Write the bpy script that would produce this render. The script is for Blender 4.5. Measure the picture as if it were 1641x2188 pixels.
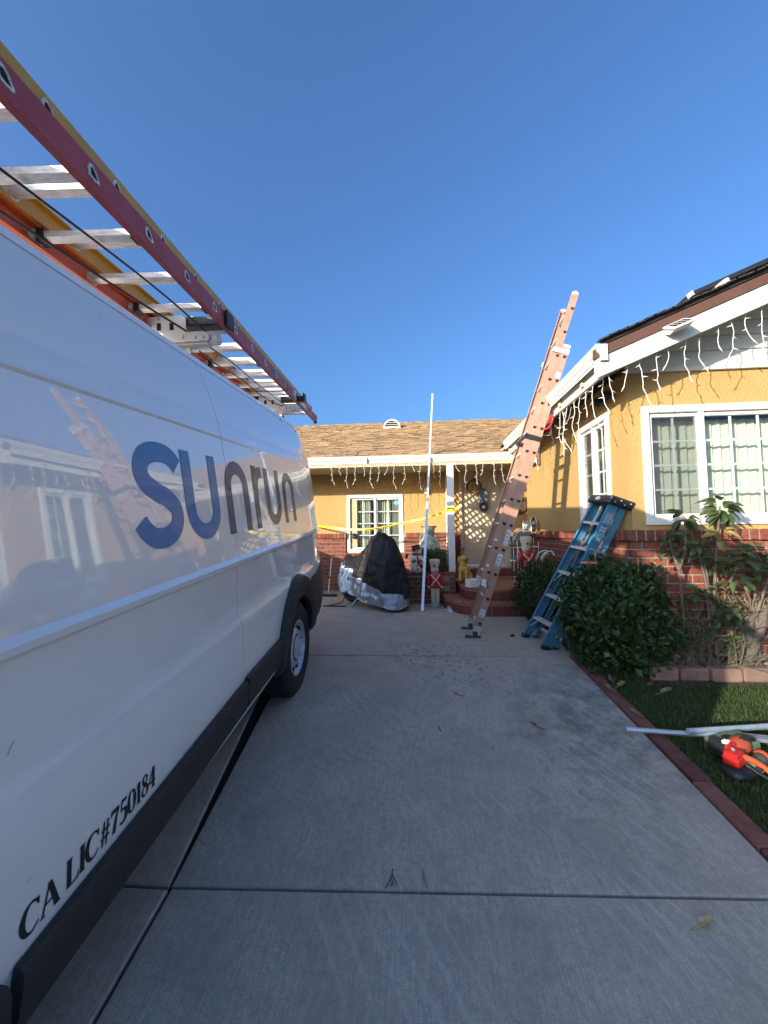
import bpy, math, random
import numpy as np
from mathutils import Vector, Matrix, Euler, noise as mnoise
R = math.radians
random.seed(7)
S = bpy.context.scene
C = S.collection
for o in list(bpy.data.objects):
    bpy.data.objects.remove(o)

# ------------------------------------------------------------------ camera, sky, sun, exposure
SUN_D = Vector((1.0, 1.04, -0.352)).normalized()          # the way the light travels
SUN_EL = math.asin(-SUN_D.z)
SUN_AZ = math.atan2(-SUN_D.x, -SUN_D.y)                     # clockwise from +Y
SUN_POWER, SKY_POWER, EXPOSURE = 3.6, 0.15, 1.28

cam = bpy.data.cameras.new('camera')
cam.sensor_fit = 'VERTICAL'
cam.sensor_height = 36.0
cam.lens = 822.0 / 2188.0 * 36.0
cam.clip_start, cam.clip_end = 0.05, 2000
co = bpy.data.objects.new('camera', cam)
right, up, fwd = Vector((0.99640, 0.08388, -0.01199)), Vector((0.01650, -0.05335, 0.99844)), Vector((-0.08311, 0.99505, 0.05454))
rm = Matrix((right, up, -fwd)).transposed()
q = rm.to_quaternion()
co.matrix_world = Matrix.Translation((0, 0, 1.25)) @ q.to_matrix().to_4x4()
C.objects.link(co)
S.camera = co

W = bpy.data.worlds.new('World')
S.world = W
W.use_nodes = True
wn = W.node_tree
for n in list(wn.nodes):
    wn.nodes.remove(n)
sky = wn.nodes.new('ShaderNodeTexSky')
sky.sky_type = 'NISHITA'
sky.sun_disc = False
sky.sun_elevation = SUN_EL
sky.sun_rotation = SUN_AZ
sky.air_density, sky.dust_density, sky.ozone_density = 1.0, 5.0, 6.4
bg = wn.nodes.new('ShaderNodeBackground')
bg.inputs['Strength'].default_value = SKY_POWER
wo = wn.nodes.new('ShaderNodeOutputWorld')
wn.links.new(sky.outputs[0], bg.inputs[0])
wn.links.new(bg.outputs[0], wo.inputs[0])

sl = bpy.data.lights.new('sun', 'SUN')
sl.energy = SUN_POWER
sl.angle = R(0.5)
sl.color = (1.0, 0.90, 0.74)
so = bpy.data.objects.new('sun', sl)
so.rotation_euler = SUN_D.to_track_quat('-Z', 'Y').to_euler()
so.location = (-8, -8, 8)
C.objects.link(so)

vs = S.view_settings
vs.view_transform = 'Standard'
vs.look = 'None'
vs.exposure = EXPOSURE
vs.gamma = 1.0
vs.use_curve_mapping = False
S.render.engine = 'CYCLES'
S.cycles.max_bounces = 8
S.cycles.transparent_max_bounces = 16

# ------------------------------------------------------------------ materials
def nodes(name):
    m = bpy.data.materials.new(name)
    m.use_nodes = True
    t = m.node_tree
    b = t.nodes['Principled BSDF']
    return m, t, b

class N:
    """tiny node helper"""
    def __init__(s, t):
        s.t = t
    def add(s, typ, **k):
        n = s.t.nodes.new('ShaderNode' + typ)
        for a, v in k.items():
            setattr(n, a, v)
        return n
    def link(s, a, b):
        s.t.links.new(a, b)
    def pos(s, scale=(1, 1, 1), rot=0.0, rand=False):
        g = s.add('NewGeometry')
        m = s.add('Mapping')
        m.inputs['Scale'].default_value = scale
        m.inputs['Rotation'].default_value = (0, 0, rot)
        s.link(g.outputs['Position'], m.inputs[0])
        return m.outputs[0]
    def noise(s, vec, scale, detail=4, rough=0.55, dist=0.0):
        n = s.add('TexNoise')
        n.inputs['Scale'].default_value = scale
        n.inputs['Detail'].default_value = detail
        n.inputs['Roughness'].default_value = rough
        n.inputs['Distortion'].default_value = dist
        if vec is not None:
            s.link(vec, n.inputs['Vector'])
        return n.outputs[0]
    def ramp(s, fac, stops):
        r = s.add('ValToRGB')
        e = r.color_ramp.elements
        while len(e) < len(stops):
            e.new(0.5)
        for i, (p, c) in enumerate(stops):
            e[i].position = p
            e[i].color = (c, c, c, 1) if not hasattr(c, '__len__') else (*c, 1)
        s.link(fac, r.inputs[0])
        return r.outputs[0]
    def mix(s, fac, a, b, mode='MIX'):
        m = s.add('Mix', data_type='RGBA', blend_type=mode)
        for sock, v in ((m.inputs[0], fac), (m.inputs[6], a), (m.inputs[7], b)):
            if isinstance(v, bpy.types.NodeSocket):
                s.link(v, sock)
            elif hasattr(v, '__len__'):
                sock.default_value = (*v, 1)
            else:
                sock.default_value = v if sock is m.inputs[0] else (v, v, v, 1)
        return m.outputs[2]
    def math(s, op, a, b=0.0, c=0.0):
        m = s.add('Math', operation=op)
        for i, v in enumerate((a, b, c)):
            if isinstance(v, bpy.types.NodeSocket):
                s.link(v, m.inputs[i])
            else:
                m.inputs[i].default_value = v
        return m.outputs[0]
    def bump(s, h, strength, dist=0.01):
        b = s.add('Bump')
        b.inputs['Strength'].default_value = strength
        b.inputs['Distance'].default_value = dist
        s.link(h, b.inputs['Height'])
        return b.outputs[0]
    def random(s):
        """one random number per object, and per face where the mesh carries 'rnd'"""
        o = s.add('ObjectInfo')
        a = s.add('Attribute', attribute_name='rnd')
        return s.math('FRACT', s.math('ADD', o.outputs['Random'], a.outputs['Fac']))

def P(b, **k):
    for a, v in k.items():
        i = b.inputs[a.replace('_', ' ')]
        i.default_value = (*v, 1) if hasattr(v, '__len__') and len(v) == 3 else v

def mat(name, col, rough=0.6, metal=0.0, var=0.12, scale=6.0, bump=0.0, bscale=80.0, rnd=0.0, coat=0.0, spec=0.5, grime=0.0, stretch=(1, 1, 1)):
    m, t, b = nodes(name)
    n = N(t)
    p = n.pos(stretch)
    f = n.noise(p, scale, 5)
    lo = tuple(c * (1 - var) for c in col)
    hi = tuple(min(1, c * (1 + var)) for c in col)
    c = n.mix(n.ramp(f, [(0.3, 0.0), (0.7, 1.0)]), lo, hi)
    if rnd:
        r = n.random()
        v = n.math('MULTIPLY_ADD', r, 2 * rnd, 1 - rnd)
        hs = n.add('HueSaturation')
        n.link(c, hs.inputs['Color'])
        n.link(v, hs.inputs['Value'])
        c = hs.outputs[0]
    if grime:
        g = n.ramp(n.noise(n.pos(), scale * 0.37 + 1.3, 8, 0.7), [(0.48, 0.0), (0.72, 1.0)])
        c = n.mix(n.math('MULTIPLY', g, grime), c, tuple(x * 0.45 for x in (0.5, 0.45, 0.38)))
    n.link(c, b.inputs['Base Color'])
    P(b, Roughness=rough, Metallic=metal, Coat_Weight=coat, Coat_Roughness=0.05, Specular_IOR_Level=spec)
    rr = n.math('MULTIPLY_ADD', n.noise(n.pos(), scale * 2.3, 4), 0.25, rough - 0.125)
    n.link(rr, b.inputs['Roughness'])
    if bump:
        n.link(n.bump(n.noise(p, bscale, 5, 0.6), bump), b.inputs['Normal'])
    return m

def mat_leaf(name, a, b_, rough=0.45, tr=0.25, rnd=0.35):
    m, t, b = nodes(name)
    n = N(t)
    r = n.random()
    c = n.mix(r, a, b_)
    v = n.noise(n.pos(), 25, 3)
    c = n.mix(n.ramp(v, [(0.35, 0.0), (0.7, 0.35)]), c, tuple(x * 1.5 for x in b_))
    n.link(c, b.inputs['Base Color'])
    P(b, Roughness=rough)
    tl = n.add('BsdfTranslucent')
    n.link(c, tl.inputs[0])
    mx = n.add('MixShader')
    mx.inputs[0].default_value = tr
    n.link(b.outputs[0], mx.inputs[1])
    n.link(tl.outputs[0], mx.inputs[2])
    out = t.nodes['Material Output']
    n.link(mx.outputs[0], out.inputs[0])
    return m

def mat_glass(name, tint=(0.9, 0.97, 0.95), refl=1.0):
    m, t, b = nodes(name)
    n = N(t)
    t.nodes.remove(b)
    tr = n.add('BsdfTransparent')
    tr.inputs[0].default_value = (*tint, 1)
    gl = n.add('BsdfGlossy')
    gl.inputs['Roughness'].default_value = 0.02
    gl.inputs[0].default_value = (refl, refl, refl, 1)
    n.link(n.bump(n.noise(n.pos(), 2.5, 2), 0.06, 0.02), gl.inputs['Normal'])
    lw = n.add('LayerWeight')
    lw.inputs['Blend'].default_value = 0.5
    mx = n.add('MixShader')
    n.link(n.math('MULTIPLY_ADD', n.math('POWER', lw.outputs['Facing'], 4.0), 0.85, 0.07), mx.inputs[0])
    n.link(tr.outputs[0], mx.inputs[1])
    n.link(gl.outputs[0], mx.inputs[2])
    n.link(mx.outputs[0], t.nodes['Material Output'].inputs[0])
    return m

def mat_screen():
    m, t, b = nodes('insect screen')
    n = N(t)
    P(b, Base_Color=(0.05, 0.055, 0.06), Roughness=0.7)
    tr = n.add('BsdfTransparent')
    mx = n.add('MixShader')
    f = n.noise(n.pos((60, 60, 14)), 6, 3)
    n.link(n.math('MULTIPLY_ADD', f, 0.5, 0.12), mx.inputs[0])
    n.link(tr.outputs[0], mx.inputs[1])
    n.link(b.outputs[0], mx.inputs[2])
    n.link(mx.outputs[0], t.nodes['Material Output'].inputs[0])
    return m

def mat_concrete():
    m, t, b = nodes('broomed concrete')
    n = N(t)
    p = n.pos()
    sp = n.add('SeparateXYZ')
    n.link(p, sp.inputs[0])
    X, Y = sp.outputs[0], sp.outputs[1]
    c = n.mix(n.ramp(n.noise(p, 0.9, 6, 0.6), [(0.3, 0.0), (0.72, 1.0)]), (0.54, 0.462, 0.365), (0.67, 0.58, 0.465))
    c = n.mix(n.ramp(n.noise(p, 4.2, 8, 0.68), [(0.40, 0.0), (0.64, 0.6)]), c, (0.36, 0.31, 0.255))
    broom = n.noise(n.pos((150, 7, 1), 0.06), 1.0, 4, 0.6)
    c = n.mix(n.ramp(broom, [(0.35, 0.5), (0.65, 0.0)]), c, (0.30, 0.265, 0.22))
    mott = n.noise(p, 38, 5, 0.7)
    c = n.mix(n.ramp(mott, [(0.40, 0.4), (0.55, 0.0)]), c, (0.30, 0.265, 0.225))
    fine = n.noise(p, 170, 3, 0.75)
    c = n.mix(n.ramp(fine, [(0.38, 0.55), (0.55, 0.0)]), c, (0.27, 0.24, 0.20))
    def blob(cx, cy, sx, sy, edge=1.0):
        a = n.math('DIVIDE', n.math('SUBTRACT', X, cx), sx)
        d = n.math('DIVIDE', n.math('SUBTRACT', Y, cy), sy)
        r = n.math('ADD', n.math('MULTIPLY', a, a), n.math('MULTIPLY', d, d))
        return n.ramp(r, [(0.0, 1.0), (edge, 0.0)])
    # mildew along the lawn edge
    w = n.ramp(n.noise(p, 5.5, 8, 0.72), [(0.40, 0.0), (0.58, 1.0)])
    c = n.mix(n.math('MULTIPLY', n.math('MULTIPLY', blob(1.35, 3.0, 0.75, 0.95), w), 0.75), c, (0.10, 0.105, 0.11))
    # drips and splashes near the ladder foot
    w = n.ramp(n.noise(n.pos((1, 0.75, 1)), 24, 3, 0.55, 0.6), [(0.55, 0.0), (0.60, 1.0)])
    c = n.mix(n.math('MULTIPLY', n.math('MULTIPLY', blob(0.12, 4.15, 0.55, 0.45), w), 0.75), c, (0.10, 0.095, 0.085))
    w = n.ramp(n.noise(p, 21, 3, 0.5, 0.4), [(0.60, 0.0), (0.64, 1.0)])
    c = n.mix(n.math('MULTIPLY', n.math('MULTIPLY', blob(0.4, 3.65, 0.6, 0.55), w), 0.7), c, (0.12, 0.11, 0.095))
    w = n.ramp(n.noise(p, 9, 3, 0.6), [(0.56, 0.0), (0.62, 1.0)])
    c = n.mix(n.math('MULTIPLY', n.math('MULTIPLY', blob(0.9, 2.5, 0.6, 0.8), w), 0.4), c, (0.17, 0.17, 0.13))
    # tyre scuffs: bands that swing across the slab
    rad = n.math('SQRT', n.math('ADD', n.math('POWER', n.math('ADD', X, 1.6), 2.0), n.math('POWER', n.math('SUBTRACT', Y, 0.6), 2.0)))
    band = n.math('SINE', n.math('MULTIPLY', rad, 95.0))
    gate = n.ramp(n.noise(p, 1.7, 3, 0.5, 0.6), [(0.53, 0.0), (0.66, 1.0)])
    c = n.mix(n.math('MULTIPLY', n.math('MULTIPLY', n.ramp(band, [(0.55, 0.0), (0.95, 1.0)]), gate), 0.5), c, (0.27, 0.26, 0.255))
    dg = n.math('SINE', n.math('MULTIPLY', n.math('ADD', n.math('MULTIPLY', X, 0.93), n.math('MULTIPLY', Y, 0.55)), 70.0))
    gate = n.ramp(n.noise(n.pos((1, 1, 1)), 1.3, 2, 0.5, 0.3), [(0.5, 0.0), (0.63, 1.0)])
    c = n.mix(n.math('MULTIPLY', n.math('MULTIPLY', n.ramp(dg, [(0.6, 0.0), (1.0, 1.0)]), gate), 0.22), c, (0.66, 0.63, 0.58))
    # chalky patch by the steps
    w = n.ramp(n.noise(p, 8, 5, 0.7), [(0.5, 0.0), (0.6, 1.0)])
    c = n.mix(n.math('MULTIPLY', n.math('MULTIPLY', blob(0.1, 6.0, 0.7, 0.3), w), 0.6), c, (0.6, 0.58, 0.54))
    n.link(c, b.inputs['Base Color'])
    P(b, Roughness=0.82, Specular_IOR_Level=0.35)
    h = n.math('ADD', n.math('MULTIPLY', broom, 0.7), n.math('MULTIPLY', fine, 0.5))
    n.link(n.bump(h, 0.35, 0.004), b.inputs['Normal'])
    return m

def mat_stucco():
    m, t, b = nodes('yellow stucco')
    n = N(t)
    p = n.pos()
    c = n.mix(n.ramp(n.noise(p, 1.4, 6, 0.6), [(0.3, 0.0), (0.7, 1.0)]), (0.40, 0.255, 0.094), (0.455, 0.292, 0.112))
    c = n.mix(n.ramp(n.noise(n.pos((6, 6, 0.7)), 1.6, 5, 0.6), [(0.55, 0.0), (0.8, 0.4)]), c, (0.34, 0.215, 0.082))
    n.link(c, b.inputs['Base Color'])
    P(b, Roughness=0.9, Specular_IOR_Level=0.2)
    v = n.add('TexVoronoi')
    v.inputs['Scale'].default_value = 55
    n.link(n.pos((1, 1, 0.8)), v.inputs['Vector'])
    h = n.math('ADD', n.noise(p, 42, 4, 0.6, 0.8), n.math('MULTIPLY', v.outputs['Distance'], 0.5))
    n.link(n.bump(h, 0.55, 0.012), b.inputs['Normal'])
    return m

def mat_paint(name='white van paint', col=(0.88, 0.855, 0.81)):
    m, t, b = nodes(name)
    n = N(t)
    p = n.pos()
    g = n.ramp(n.noise(n.pos((1.2, 1.2, 2.5)), 2.2, 7, 0.65), [(0.35, 0.0), (0.75, 0.10)])
    c = n.mix(g, col, (0.52, 0.50, 0.46))
    tc = n.add('TexCoord')                                   # road film splashed up along the sills
    sp = n.add('SeparateXYZ')
    n.link(tc.outputs['Object'], sp.inputs[0])
    low = n.ramp(n.math('ADD', sp.outputs[2], n.math('MULTIPLY', n.noise(n.pos((6, 6, 6)), 1.0, 6, 0.7), 0.5)), [(0.55, 1.0), (1.0, 0.0)])
    spk = n.ramp(n.noise(n.pos((1, 1, 0.6)), 30, 6, 0.7), [(0.35, 0.25), (0.65, 0.8)])
    c = n.mix(n.math('MULTIPLY', n.math('MULTIPLY', low, spk), 0.5), c, (0.40, 0.35, 0.28))
    fly = n.ramp(n.noise(p, 46, 2, 0.5), [(0.765, 0.0), (0.775, 0.6)])
    c = n.mix(fly, c, (0.2, 0.18, 0.15))
    n.link(c, b.inputs['Base Color'])
    P(b, Roughness=0.32, Coat_Weight=1.0, Coat_Roughness=0.02, Coat_IOR=1.8)
    h = n.math('ADD', n.noise(n.pos((1, 1, 0.6)), 1.5, 1), n.math('MULTIPLY', n.noise(p, 70, 2), 0.004))
    bm = n.bump(h, 0.075, 0.06)
    n.link(bm, b.inputs['Coat Normal'])
    n.link(bm, b.inputs['Normal'])
    return m

def mat_wood_paint():
    m, t, b = nodes('weathered white paint')
    n = N(t)
    f = n.ramp(n.noise(n.pos((4, 4, 60)), 1.5, 6, 0.7), [(0.60, 0.0), (0.68, 1.0)])
    c = n.mix(f, (0.62, 0.595, 0.52), (0.26, 0.23, 0.17))
    n.link(c, b.inputs['Base Color'])
    P(b, Roughness=0.6)
    n.link(n.bump(n.noise(n.pos((5, 5, 50)), 2, 4), 0.2, 0.004), b.inputs['Normal'])
    return m

MT = {}
def mk():
    MT.update(
        concrete=mat_concrete(), stucco=mat_stucco(), paint=mat_paint(), barge=mat_wood_paint(),
        brick=mat('red brick', (0.20, 0.052, 0.029), 0.85, var=0.3, scale=30, bump=0.5, bscale=140, rnd=0.32, grime=0.25),
        paver=mat('red concrete edging', (0.17, 0.060, 0.045), 0.85, var=0.25, scale=14, bump=0.4, bscale=160, rnd=0.22, grime=0.3),
        block=mat('tan edging block', (0.25, 0.135, 0.095), 0.9, var=0.2, scale=10, bump=0.6, bscale=90, rnd=0.15, grime=0.3),
        tile=mat('terracotta tile', (0.30, 0.115, 0.058), 0.6, var=0.2, scale=12, bump=0.15, rnd=0.2, grime=0.2),
        rtile=mat('dark red riser tile', (0.17, 0.040, 0.026), 0.5, var=0.2, scale=14, bump=0.1, rnd=0.2, grime=0.15),
        mortar=mat('mortar', (0.29, 0.255, 0.21), 0.95, var=0.2, scale=25, bump=0.4, grime=0.3),
        grout=mat('grout', (0.36, 0.31, 0.27), 0.95, var=0.2, scale=25, bump=0.3),
        white=mat('white vinyl', (0.66, 0.65, 0.61), 0.4, var=0.03, grime=0.05),
        gutter=mat('white gutter enamel', (0.64, 0.62, 0.55), 0.35, var=0.04, grime=0.10),
        trimw=mat('painted post', (0.66, 0.65, 0.61), 0.55, var=0.04, bump=0.1, grime=0.12),
        siding=mat('white board siding', (0.58, 0.57, 0.53), 0.6, var=0.05, bump=0.15, bscale=40, grime=0.1),
        soffit=mat('cream soffit', (0.50, 0.41, 0.25), 0.7, var=0.06),
        brown=mat('brown fascia', (0.10, 0.048, 0.032), 0.6, var=0.1),
        shingle=mat('tan asphalt shingle', (0.32, 0.21, 0.112), 0.9, var=0.22, scale=90, bump=0.6, bscale=260, rnd=0.34),
        felt=mat('shingle underlay', (0.13, 0.09, 0.06), 0.95),
        dshingle=mat('dark shingle edge', (0.035, 0.028, 0.026), 0.9, var=0.3, scale=60, bump=0.5),
        door=mat('cream door paint', (0.56, 0.47, 0.34), 0.5, var=0.04),
        glass=mat_glass('window glass'), screen=mat_screen(),
        blind=mat('pale blind', (0.47, 0.47, 0.37), 0.6, var=0.03),
        curtain=mat('cream curtain', (0.42, 0.41, 0.33), 0.8, var=0.08, scale=4),
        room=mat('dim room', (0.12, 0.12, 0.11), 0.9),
        black=mat('black plastic', (0.018, 0.018, 0.020), 0.5, var=0.1, bump=0.08, bscale=300),
        clad=mat('dark cladding', (0.022, 0.021, 0.021), 0.55, var=0.12, scale=12, bump=0.15, bscale=500),
        dark=mat('underbody black', (0.012, 0.012, 0.012), 0.9),
        rubber=mat('tyre rubber', (0.016, 0.016, 0.017), 0.8, var=0.3, scale=18, bump=0.3),
        steel=mat('wheel steel', (0.52, 0.53, 0.55), 0.40, metal=0.35, var=0.15, scale=12),
        alu=mat('aluminium', (0.78, 0.755, 0.69), 0.45, metal=0.35, var=0.2, scale=20, bump=0.12, bscale=60, grime=0.35, stretch=(1, 6, 6)),
        rackw=mat('white rack steel', (0.70, 0.67, 0.60), 0.45, var=0.06, grime=0.2),
        orange=mat('sunlit orange rail', (0.55, 0.10, 0.028), 0.45, var=0.1, bump=0.1),  # rack ladder rail as the sun lights it, put into the colour
        redfg=mat('shaded orange rail', (0.42, 0.055, 0.060), 0.5, var=0.12, bump=0.15, bscale=200, stretch=(1, 1, 1)),  # the same rack ladder rail, with its shade put into the colour
        yellow=mat('yellow fibreglass', (0.62, 0.35, 0.045), 0.5, var=0.1, bump=0.1),
        pink=mat('faded red fibreglass', (0.42, 0.235, 0.165), 0.65, var=0.16, scale=9, bump=0.3, bscale=150, grime=0.25),
        pinkd=mat('inner red fibreglass', (0.30, 0.085, 0.06), 0.6, var=0.12, bump=0.1),
        bluefg=mat('blue fibreglass', (0.045, 0.185, 0.30), 0.5, var=0.12, scale=9, bump=0.15, bscale=200, grime=0.12),
        galv=mat('galvanised pipe', (0.62, 0.66, 0.72), 0.38, metal=0.7, var=0.1, scale=30),
        pvc=mat('pale pipe', (0.70, 0.74, 0.80), 0.3, metal=0.3, var=0.05),
        label=mat('white sticker', (0.70, 0.72, 0.74), 0.5, var=0.05),
        label_b=mat('pale blue sticker', (0.34, 0.44, 0.55), 0.5, var=0.05), print=mat('grey sticker print', (0.12, 0.13, 0.17), 0.6),
        ink=mat('black ink', (0.012, 0.012, 0.016), 0.5, var=0.0),
        logo_a=mat('blue decal', (0.008, 0.175, 0.42), 0.4, var=0.05, coat=0.25),
        logo_b=mat('navy decal', (0.012, 0.045, 0.12), 0.4, var=0.05, coat=0.25),
        logo_c=mat('dark navy decal', (0.028, 0.030, 0.052), 0.4, var=0.05, coat=0.25),
        red=mat('red plastic', (0.50, 0.018, 0.014), 0.4, var=0.1),
        orangep=mat('orange red plastic', (0.58, 0.085, 0.03), 0.42, var=0.1),
        pad=mat('grimy rubber pad', (0.05, 0.055, 0.048), 0.8, var=0.2),
        olive=mat('olive plastic', (0.12, 0.15, 0.085), 0.5, var=0.12),
        caut=mat('caution yellow film', (0.86, 0.66, 0.03), 0.4, var=0.05),
        cover=mat('black cover cloth', (0.012, 0.0115, 0.012), 0.55, var=0.25, scale=5, bump=0.5, bscale=22, spec=0.25),
        silver=mat('silver cover cloth', (0.36, 0.38, 0.41), 0.32, metal=0.5, var=0.12, scale=7, bump=1.0, bscale=24),
        bluesh=mat('pale blue cover cloth', (0.38, 0.45, 0.56), 0.34, metal=0.4, var=0.12, scale=7, bump=1.0, bscale=24),
        cream=mat('cream blow mould plastic', (0.62, 0.55, 0.43), 0.4, var=0.04),
        redp=mat('toy red', (0.50, 0.02, 0.022), 0.4, var=0.08),
        pinkp=mat('toy pale pink', (0.75, 0.46, 0.44), 0.45, var=0.06),
        greenp=mat('toy green', (0.02, 0.20, 0.07), 0.4, var=0.08),
        greyp=mat('toy grey', (0.26, 0.28, 0.33), 0.5, var=0.08),
        gold=mat('golden dog paint', (0.50, 0.29, 0.065), 0.6, var=0.3, scale=16, bump=0.6, bscale=45),
        vase=None, wicker=mat('brown twigs', (0.09, 0.05, 0.03), 0.9, var=0.3, scale=40),
        straw=mat('dry straw', (0.42, 0.26, 0.09), 0.9, var=0.3, scale=40),
        slate=mat('blue grey board', (0.10, 0.14, 0.16), 0.6, var=0.35, scale=22),
        foam=mat('white foam', (0.78, 0.77, 0.72), 0.8, var=0.04),
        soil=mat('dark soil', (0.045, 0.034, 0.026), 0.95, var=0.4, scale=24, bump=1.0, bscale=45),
        turf=mat('turf soil', (0.045, 0.055, 0.022), 0.95, var=0.35, scale=12, bump=0.6),
        asphalt=mat('asphalt', (0.055, 0.055, 0.055), 0.9, var=0.2, scale=30, bump=0.4),
        earth=mat('dry ground', (0.20, 0.17, 0.12), 0.95, var=0.25, scale=3),
        twig=mat('bare twig bark', (0.13, 0.10, 0.073), 0.85, var=0.3, scale=40, bump=0.3),
        bark=mat('gnarled bark', (0.12, 0.098, 0.075), 0.9, var=0.35, scale=30, bump=0.8, bscale=60),
        green=mat_leaf('hibiscus leaf', (0.014, 0.036, 0.009), (0.045, 0.088, 0.020)),
        green2=mat_leaf('shrub leaf', (0.014, 0.036, 0.009), (0.042, 0.084, 0.019)),
        big=mat_leaf('broad leaf', (0.040, 0.066, 0.022), (0.085, 0.120, 0.042), tr=0.3),
        yleaf=mat_leaf('yellowing leaf', (0.28, 0.20, 0.05), (0.36, 0.28, 0.10), tr=0.3),
        box=mat_leaf('boxwood leaf', (0.045, 0.085, 0.015), (0.12, 0.17, 0.030)),
        grass=mat_leaf('grass blade', (0.035, 0.065, 0.014), (0.085, 0.12, 0.032), rough=0.6, tr=0.3),
        dleaf=mat('dead leaf', (0.33, 0.25, 0.13), 0.8, var=0.3, scale=50, rnd=0.25),
        petal=mat_leaf('orange petal', (0.72, 0.27, 0.10), (0.80, 0.36, 0.14), tr=0.3),
        shoe=mat('dark shoe', (0.022, 0.021, 0.022), 0.6, var=0.3, scale=30),
        shoe2=mat('grey shoe', (0.16, 0.16, 0.17), 0.6, var=0.3, scale=30),
        shoe3=mat('brown shoe', (0.10, 0.065, 0.03), 0.6, var=0.3, scale=30),
        lattice=mat('white lattice', (0.7, 0.68, 0.62), 0.6),
        bulbw=mat('white wire', (0.66, 0.64, 0.58), 0.45, var=0.02),
        lamp=mat('amber lens', (0.35, 0.09, 0.02), 0.2, coat=1.0),
        lens=mat('dark lamp lens', (0.09, 0.035, 0.035), 0.15, coat=1.0),
        cell=mat('solar cell', (0.012, 0.016, 0.035), 0.15, coat=1.0, var=0.1),
        wind=mat('dark windscreen', (0.015, 0.018, 0.02), 0.05, coat=1.0),
        fluff=mat('white fluff', (0.72, 0.70, 0.66), 0.95, var=0.1),
        bronze=mat('brown downpipe', (0.14, 0.085, 0.05), 0.5, var=0.1),
        tan=mat('tan trim', (0.45, 0.36, 0.22), 0.6, var=0.05),
    )
    m, t, b = nodes('painted ceramic')
    n = N(t)
    f = n.ramp(n.noise(n.pos(), 14, 6, 0.65, 1.5), [(0.42, 0.0), (0.5, 1.0)])
    c = n.mix(f, (0.60, 0.56, 0.44), (0.22, 0.27, 0.22))
    c = n.mix(n.ramp(n.noise(n.pos((1, 1, 1)), 26, 4, 0.6, 2.0), [(0.58, 0.0), (0.63, 1.0)]), c, (0.07, 0.085, 0.09))
    n.link(c, b.inputs['Base Color'])
    P(b, Roughness=0.25, Coat_Weight=0.6)
    MT['vase'] = m
mk()
# ------------------------------------------------------------------ builders
WM = {}                                                     # world matrix of what a child hangs on
I4 = Matrix.Identity(4)

def put(o, parent=None, mw=I4):
    C.objects.link(o)
    if parent is not None:
        o.parent = parent
        o.matrix_parent_inverse = WM[parent.name].inverted()
    o.matrix_basis = mw
    WM[o.name] = mw.copy()
    return o

def tag(o, label=None, cat=None, group=None, kind=None):
    for k, v in (('label', label), ('category', cat), ('group', group), ('kind', kind)):
        if v:
            o[k] = v
    return o

def thing(name, label, cat, loc=(0, 0, 0), group=None, kind=None, mw=None):
    o = bpy.data.objects.new(name, None)
    o.empty_display_size = 0.1
    put(o, None, mw if mw is not None else Matrix.Translation(loc))
    return tag(o, label, cat, group, kind)

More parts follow.
